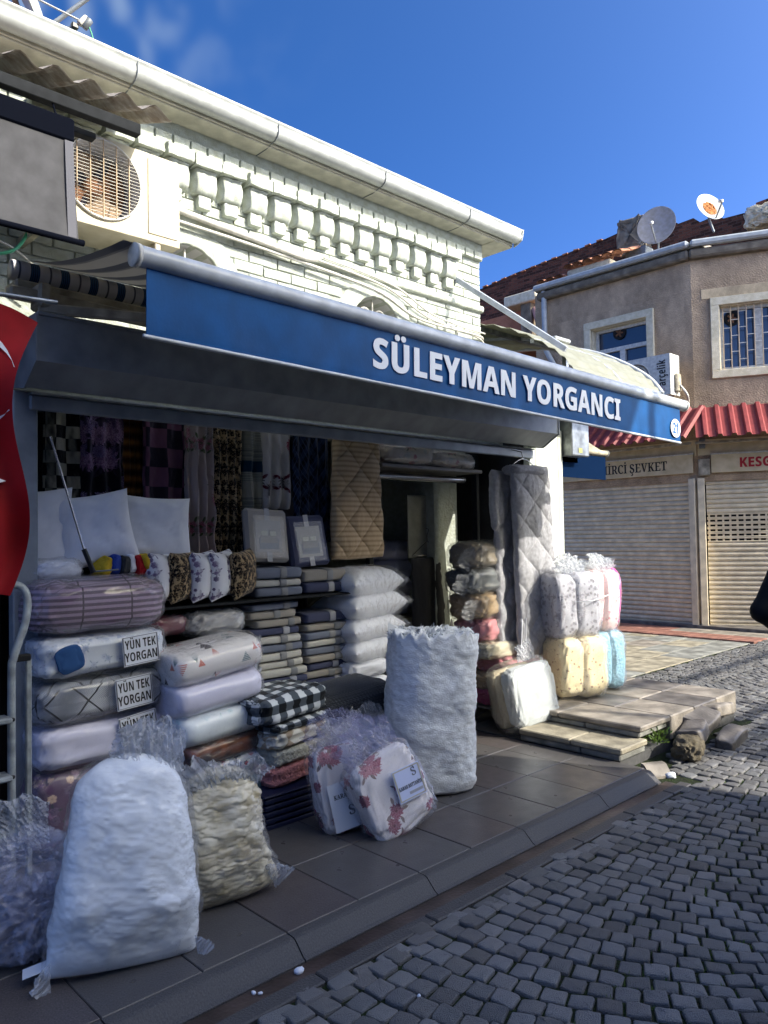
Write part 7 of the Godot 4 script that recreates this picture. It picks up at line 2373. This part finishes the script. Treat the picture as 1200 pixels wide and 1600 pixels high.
# ------------------------------------------------------------------ passer-by: one continuous figure meshed from tapered limbs
func passer_by() -> void:
	var face := Vector3(-0.2, 0, -1.0).normalized()
	var o := thing("person", "person in black coat at the picture edge, bent elbow before the far shutters", "person", Vector3(4.88, 0.0, -1.44), Vector3(0, -0.764, 0))
	mat("coat_black", lin(0.006, 0.006, 0.007), 0.85)
	mat("skin", lin(0.42, 0.26, 0.19), 0.55)
	mat("hair_dark", lin(0.02, 0.015, 0.012), 0.6)
	# local: facing -z, x to the person's right is +x
	var J := {"pel": Vector3(0, 0.95, 0), "chest": Vector3(0, 1.32, 0.01), "neck": Vector3(0, 1.5, 0.0), "shl": Vector3(-0.19, 1.43, 0), "shr": Vector3(0.19, 1.43, 0), "ell": Vector3(-0.375, 1.13, 0.04), "elr": Vector3(0.29, 1.13, 0.05), "wrl": Vector3(-0.17, 0.99, -0.10), "wrr": Vector3(0.24, 0.88, -0.06), "hpl": Vector3(-0.1, 0.92, 0), "hpr": Vector3(0.1, 0.92, 0), "knl": Vector3(-0.11, 0.5, -0.04), "knr": Vector3(0.11, 0.5, 0.02), "anl": Vector3(-0.11, 0.09, -0.02), "anr": Vector3(0.11, 0.09, 0.06), "tol": Vector3(-0.12, 0.04, -0.17), "tor": Vector3(0.12, 0.04, -0.09)}
	var body := [["pel", "chest", 0.15, 0.165], ["chest", "neck", 0.13, 0.06], ["shl", "shr", 0.085, 0.085], ["shl", "ell", 0.075, 0.058], ["ell", "wrl", 0.058, 0.042], ["shr", "elr", 0.075, 0.058], ["elr", "wrr", 0.058, 0.042], ["hpl", "knl", 0.105, 0.07], ["knl", "anl", 0.066, 0.05], ["hpr", "knr", 0.105, 0.07], ["knr", "anr", 0.066, 0.05], ["anl", "tol", 0.045, 0.035], ["anr", "tor", 0.045, 0.035], ["hpl", "hpr", 0.12, 0.12]]
	var segs := []
	for q in body:
		segs.append([J[q[0]], J[q[1]], q[2], q[3]])
	put("body", nets(segs, 0.022, 0.03), M.coat_black, o)
	var hc := Vector3(0, 1.63, -0.02)
	put("head", nets([[hc + Vector3(0, 0.03, 0.01), hc + Vector3(0, -0.03, -0.025), 0.088, 0.068], [Vector3(0, 1.47, 0), hc, 0.055, 0.055], [hc + Vector3(0, 0.0, -0.085), hc + Vector3(0, -0.02, -0.105), 0.010, 0.014], [hc + Vector3(-0.085, 0, 0.01), hc + Vector3(-0.088, -0.025, 0.01), 0.013, 0.01], [hc + Vector3(0.085, 0, 0.01), hc + Vector3(0.088, -0.025, 0.01), 0.013, 0.01]], 0.009, 0.012), M.skin, o)
	put("hair", nets([[hc + Vector3(0, 0.055, 0.03), hc + Vector3(0, 0.0, 0.045), 0.092, 0.085]], 0.012, 0.02), M.hair_dark, o)
	for s in [-1.0, 1.0]:
		put("eye", bale(Vector3(0.024, 0.013, 0.012), 0.8, 0.9, 3), M.hair_dark, o, hc + Vector3(0.033 * s, 0.01, -0.083))
	put("mouth", bale(Vector3(0.045, 0.012, 0.012), 0.8, 0.9, 4), mat("lip", lin(0.3, 0.12, 0.1), 0.5), o, hc + Vector3(0, -0.055, -0.083))
	for w in [["wrl", Vector3(0.6, -0.5, -0.4)], ["wrr", Vector3(-0.1, -0.95, -0.25)]]:
		var d: Vector3 = w[1].normalized()
		var side := d.cross(Vector3(0, 0.3, 1)).normalized()
		var p: Vector3 = J[w[0]]
		var hs := [[p, p + d * 0.085, 0.026, 0.03]]
		for i in 4:
			var r0: Vector3 = p + d * 0.085 + side * (-0.027 + 0.018 * i)
			var l: float = [0.062, 0.075, 0.07, 0.055][i]
			var bend := d.cross(side) * 0.02
			hs.append([r0, r0 + d * l * 0.5 + bend * 0.4, 0.0095, 0.009])
			hs.append([r0 + d * l * 0.5 + bend * 0.4, r0 + d * l * 0.9 + bend * 1.8, 0.009, 0.0075])
		hs.append([p + d * 0.03 - side * 0.02, p + d * 0.075 - side * 0.055, 0.012, 0.0095])
		put("hand", nets(hs, 0.006, 0.005), M.skin, o)


# surface nets of smoothly joined tapered capsules [a, b, ra, rb]
func nets(segs: Array, cell: float, blend: float) -> ArrayMesh:
	var lo := Vector3(1e9, 1e9, 1e9)
	var hi := -lo
	for s in segs:
		for k in 2:
			var r: float = s[2 + k] + blend + cell * 2.0
			lo = lo.min(s[k] - Vector3(r, r, r))
			hi = hi.max(s[k] + Vector3(r, r, r))
	var n := Vector3i(((hi - lo) / cell).ceil()) + Vector3i.ONE
	var F := PackedFloat32Array()
	F.resize(n.x * n.y * n.z)
	F.fill(1.0)
	for s in segs:
		var a: Vector3 = s[0]
		var ba: Vector3 = s[1] - a
		var l2 := maxf(ba.length_squared(), 1e-9)
		var m: float = maxf(s[2], s[3]) + blend + cell * 2.0
		var i0 := Vector3i(((a.min(s[1]) - Vector3(m, m, m) - lo) / cell).floor()).clamp(Vector3i.ZERO, n - Vector3i.ONE)
		var i1 := Vector3i(((a.max(s[1]) + Vector3(m, m, m) - lo) / cell).ceil()).clamp(Vector3i.ZERO, n - Vector3i.ONE)
		for z in range(i0.z, i1.z + 1):
			for y in range(i0.y, i1.y + 1):
				for x in range(i0.x, i1.x + 1):
					var p := lo + Vector3(x, y, z) * cell
					var t := clampf((p - a).dot(ba) / l2, 0.0, 1.0)
					var d: float = (p - a - ba * t).length() - lerpf(s[2], s[3], t)
					var id := (z * n.y + y) * n.x + x
					var e := F[id]
					var h := maxf(blend - absf(e - d), 0.0) / blend
					F[id] = minf(e, d) - h * h * blend * 0.25
	var b := Mb.new()
	var at := {}
	for z in n.z - 1:
		for y in n.y - 1:
			for x in n.x - 1:
				var sum := Vector3.ZERO
				var cnt := 0
				var v := []
				for c in 8:
					v.append(F[((z + (c >> 2)) * n.y + y + ((c >> 1) & 1)) * n.x + x + (c & 1)])
				var neg := 0
				for c in 8:
					if v[c] < 0.0:
						neg += 1
				if neg == 0 or neg == 8:
					continue
				for e in [[0, 1], [2, 3], [4, 5], [6, 7], [0, 2], [1, 3], [4, 6], [5, 7], [0, 4], [1, 5], [2, 6], [3, 7]]:
					if (v[e[0]] < 0.0) != (v[e[1]] < 0.0):
						var t: float = v[e[0]] / (v[e[0]] - v[e[1]])
						var p0 := Vector3(e[0] & 1, (e[0] >> 1) & 1, e[0] >> 2)
						var p1 := Vector3(e[1] & 1, (e[1] >> 1) & 1, e[1] >> 2)
						sum += p0.lerp(p1, t)
						cnt += 1
				at[(z * n.y + y) * n.x + x] = b.v.size()
				b.v.append(lo + (Vector3(x, y, z) + sum / cnt) * cell)
				b.n.append(Vector3(v[1] + v[3] + v[5] + v[7] - v[0] - v[2] - v[4] - v[6], v[2] + v[3] + v[6] + v[7] - v[0] - v[1] - v[4] - v[5], v[4] + v[5] + v[6] + v[7] - v[0] - v[1] - v[2] - v[3]).normalized())
	var st := [1, n.x, n.x * n.y]
	for z in range(1, n.z - 1):
		for y in range(1, n.y - 1):
			for x in range(1, n.x - 1):
				var id := (z * n.y + y) * n.x + x
				for ax in 3:
					if (F[id] < 0.0) == (F[id + st[ax]] < 0.0):
						continue
					var u: int = st[(ax + 1) % 3]
					var w: int = st[(ax + 2) % 3]
					var q := [at.get(id - u - w, -1), at.get(id - w, -1), at.get(id, -1), at.get(id - u, -1)]
					if q.has(-1):
						continue
					if F[id] < 0.0:
						b.idx.append_array(PackedInt32Array([q[0], q[2], q[1], q[0], q[3], q[2]]))
					else:
						b.idx.append_array(PackedInt32Array([q[0], q[1], q[2], q[0], q[2], q[3]]))
	return b.mesh()
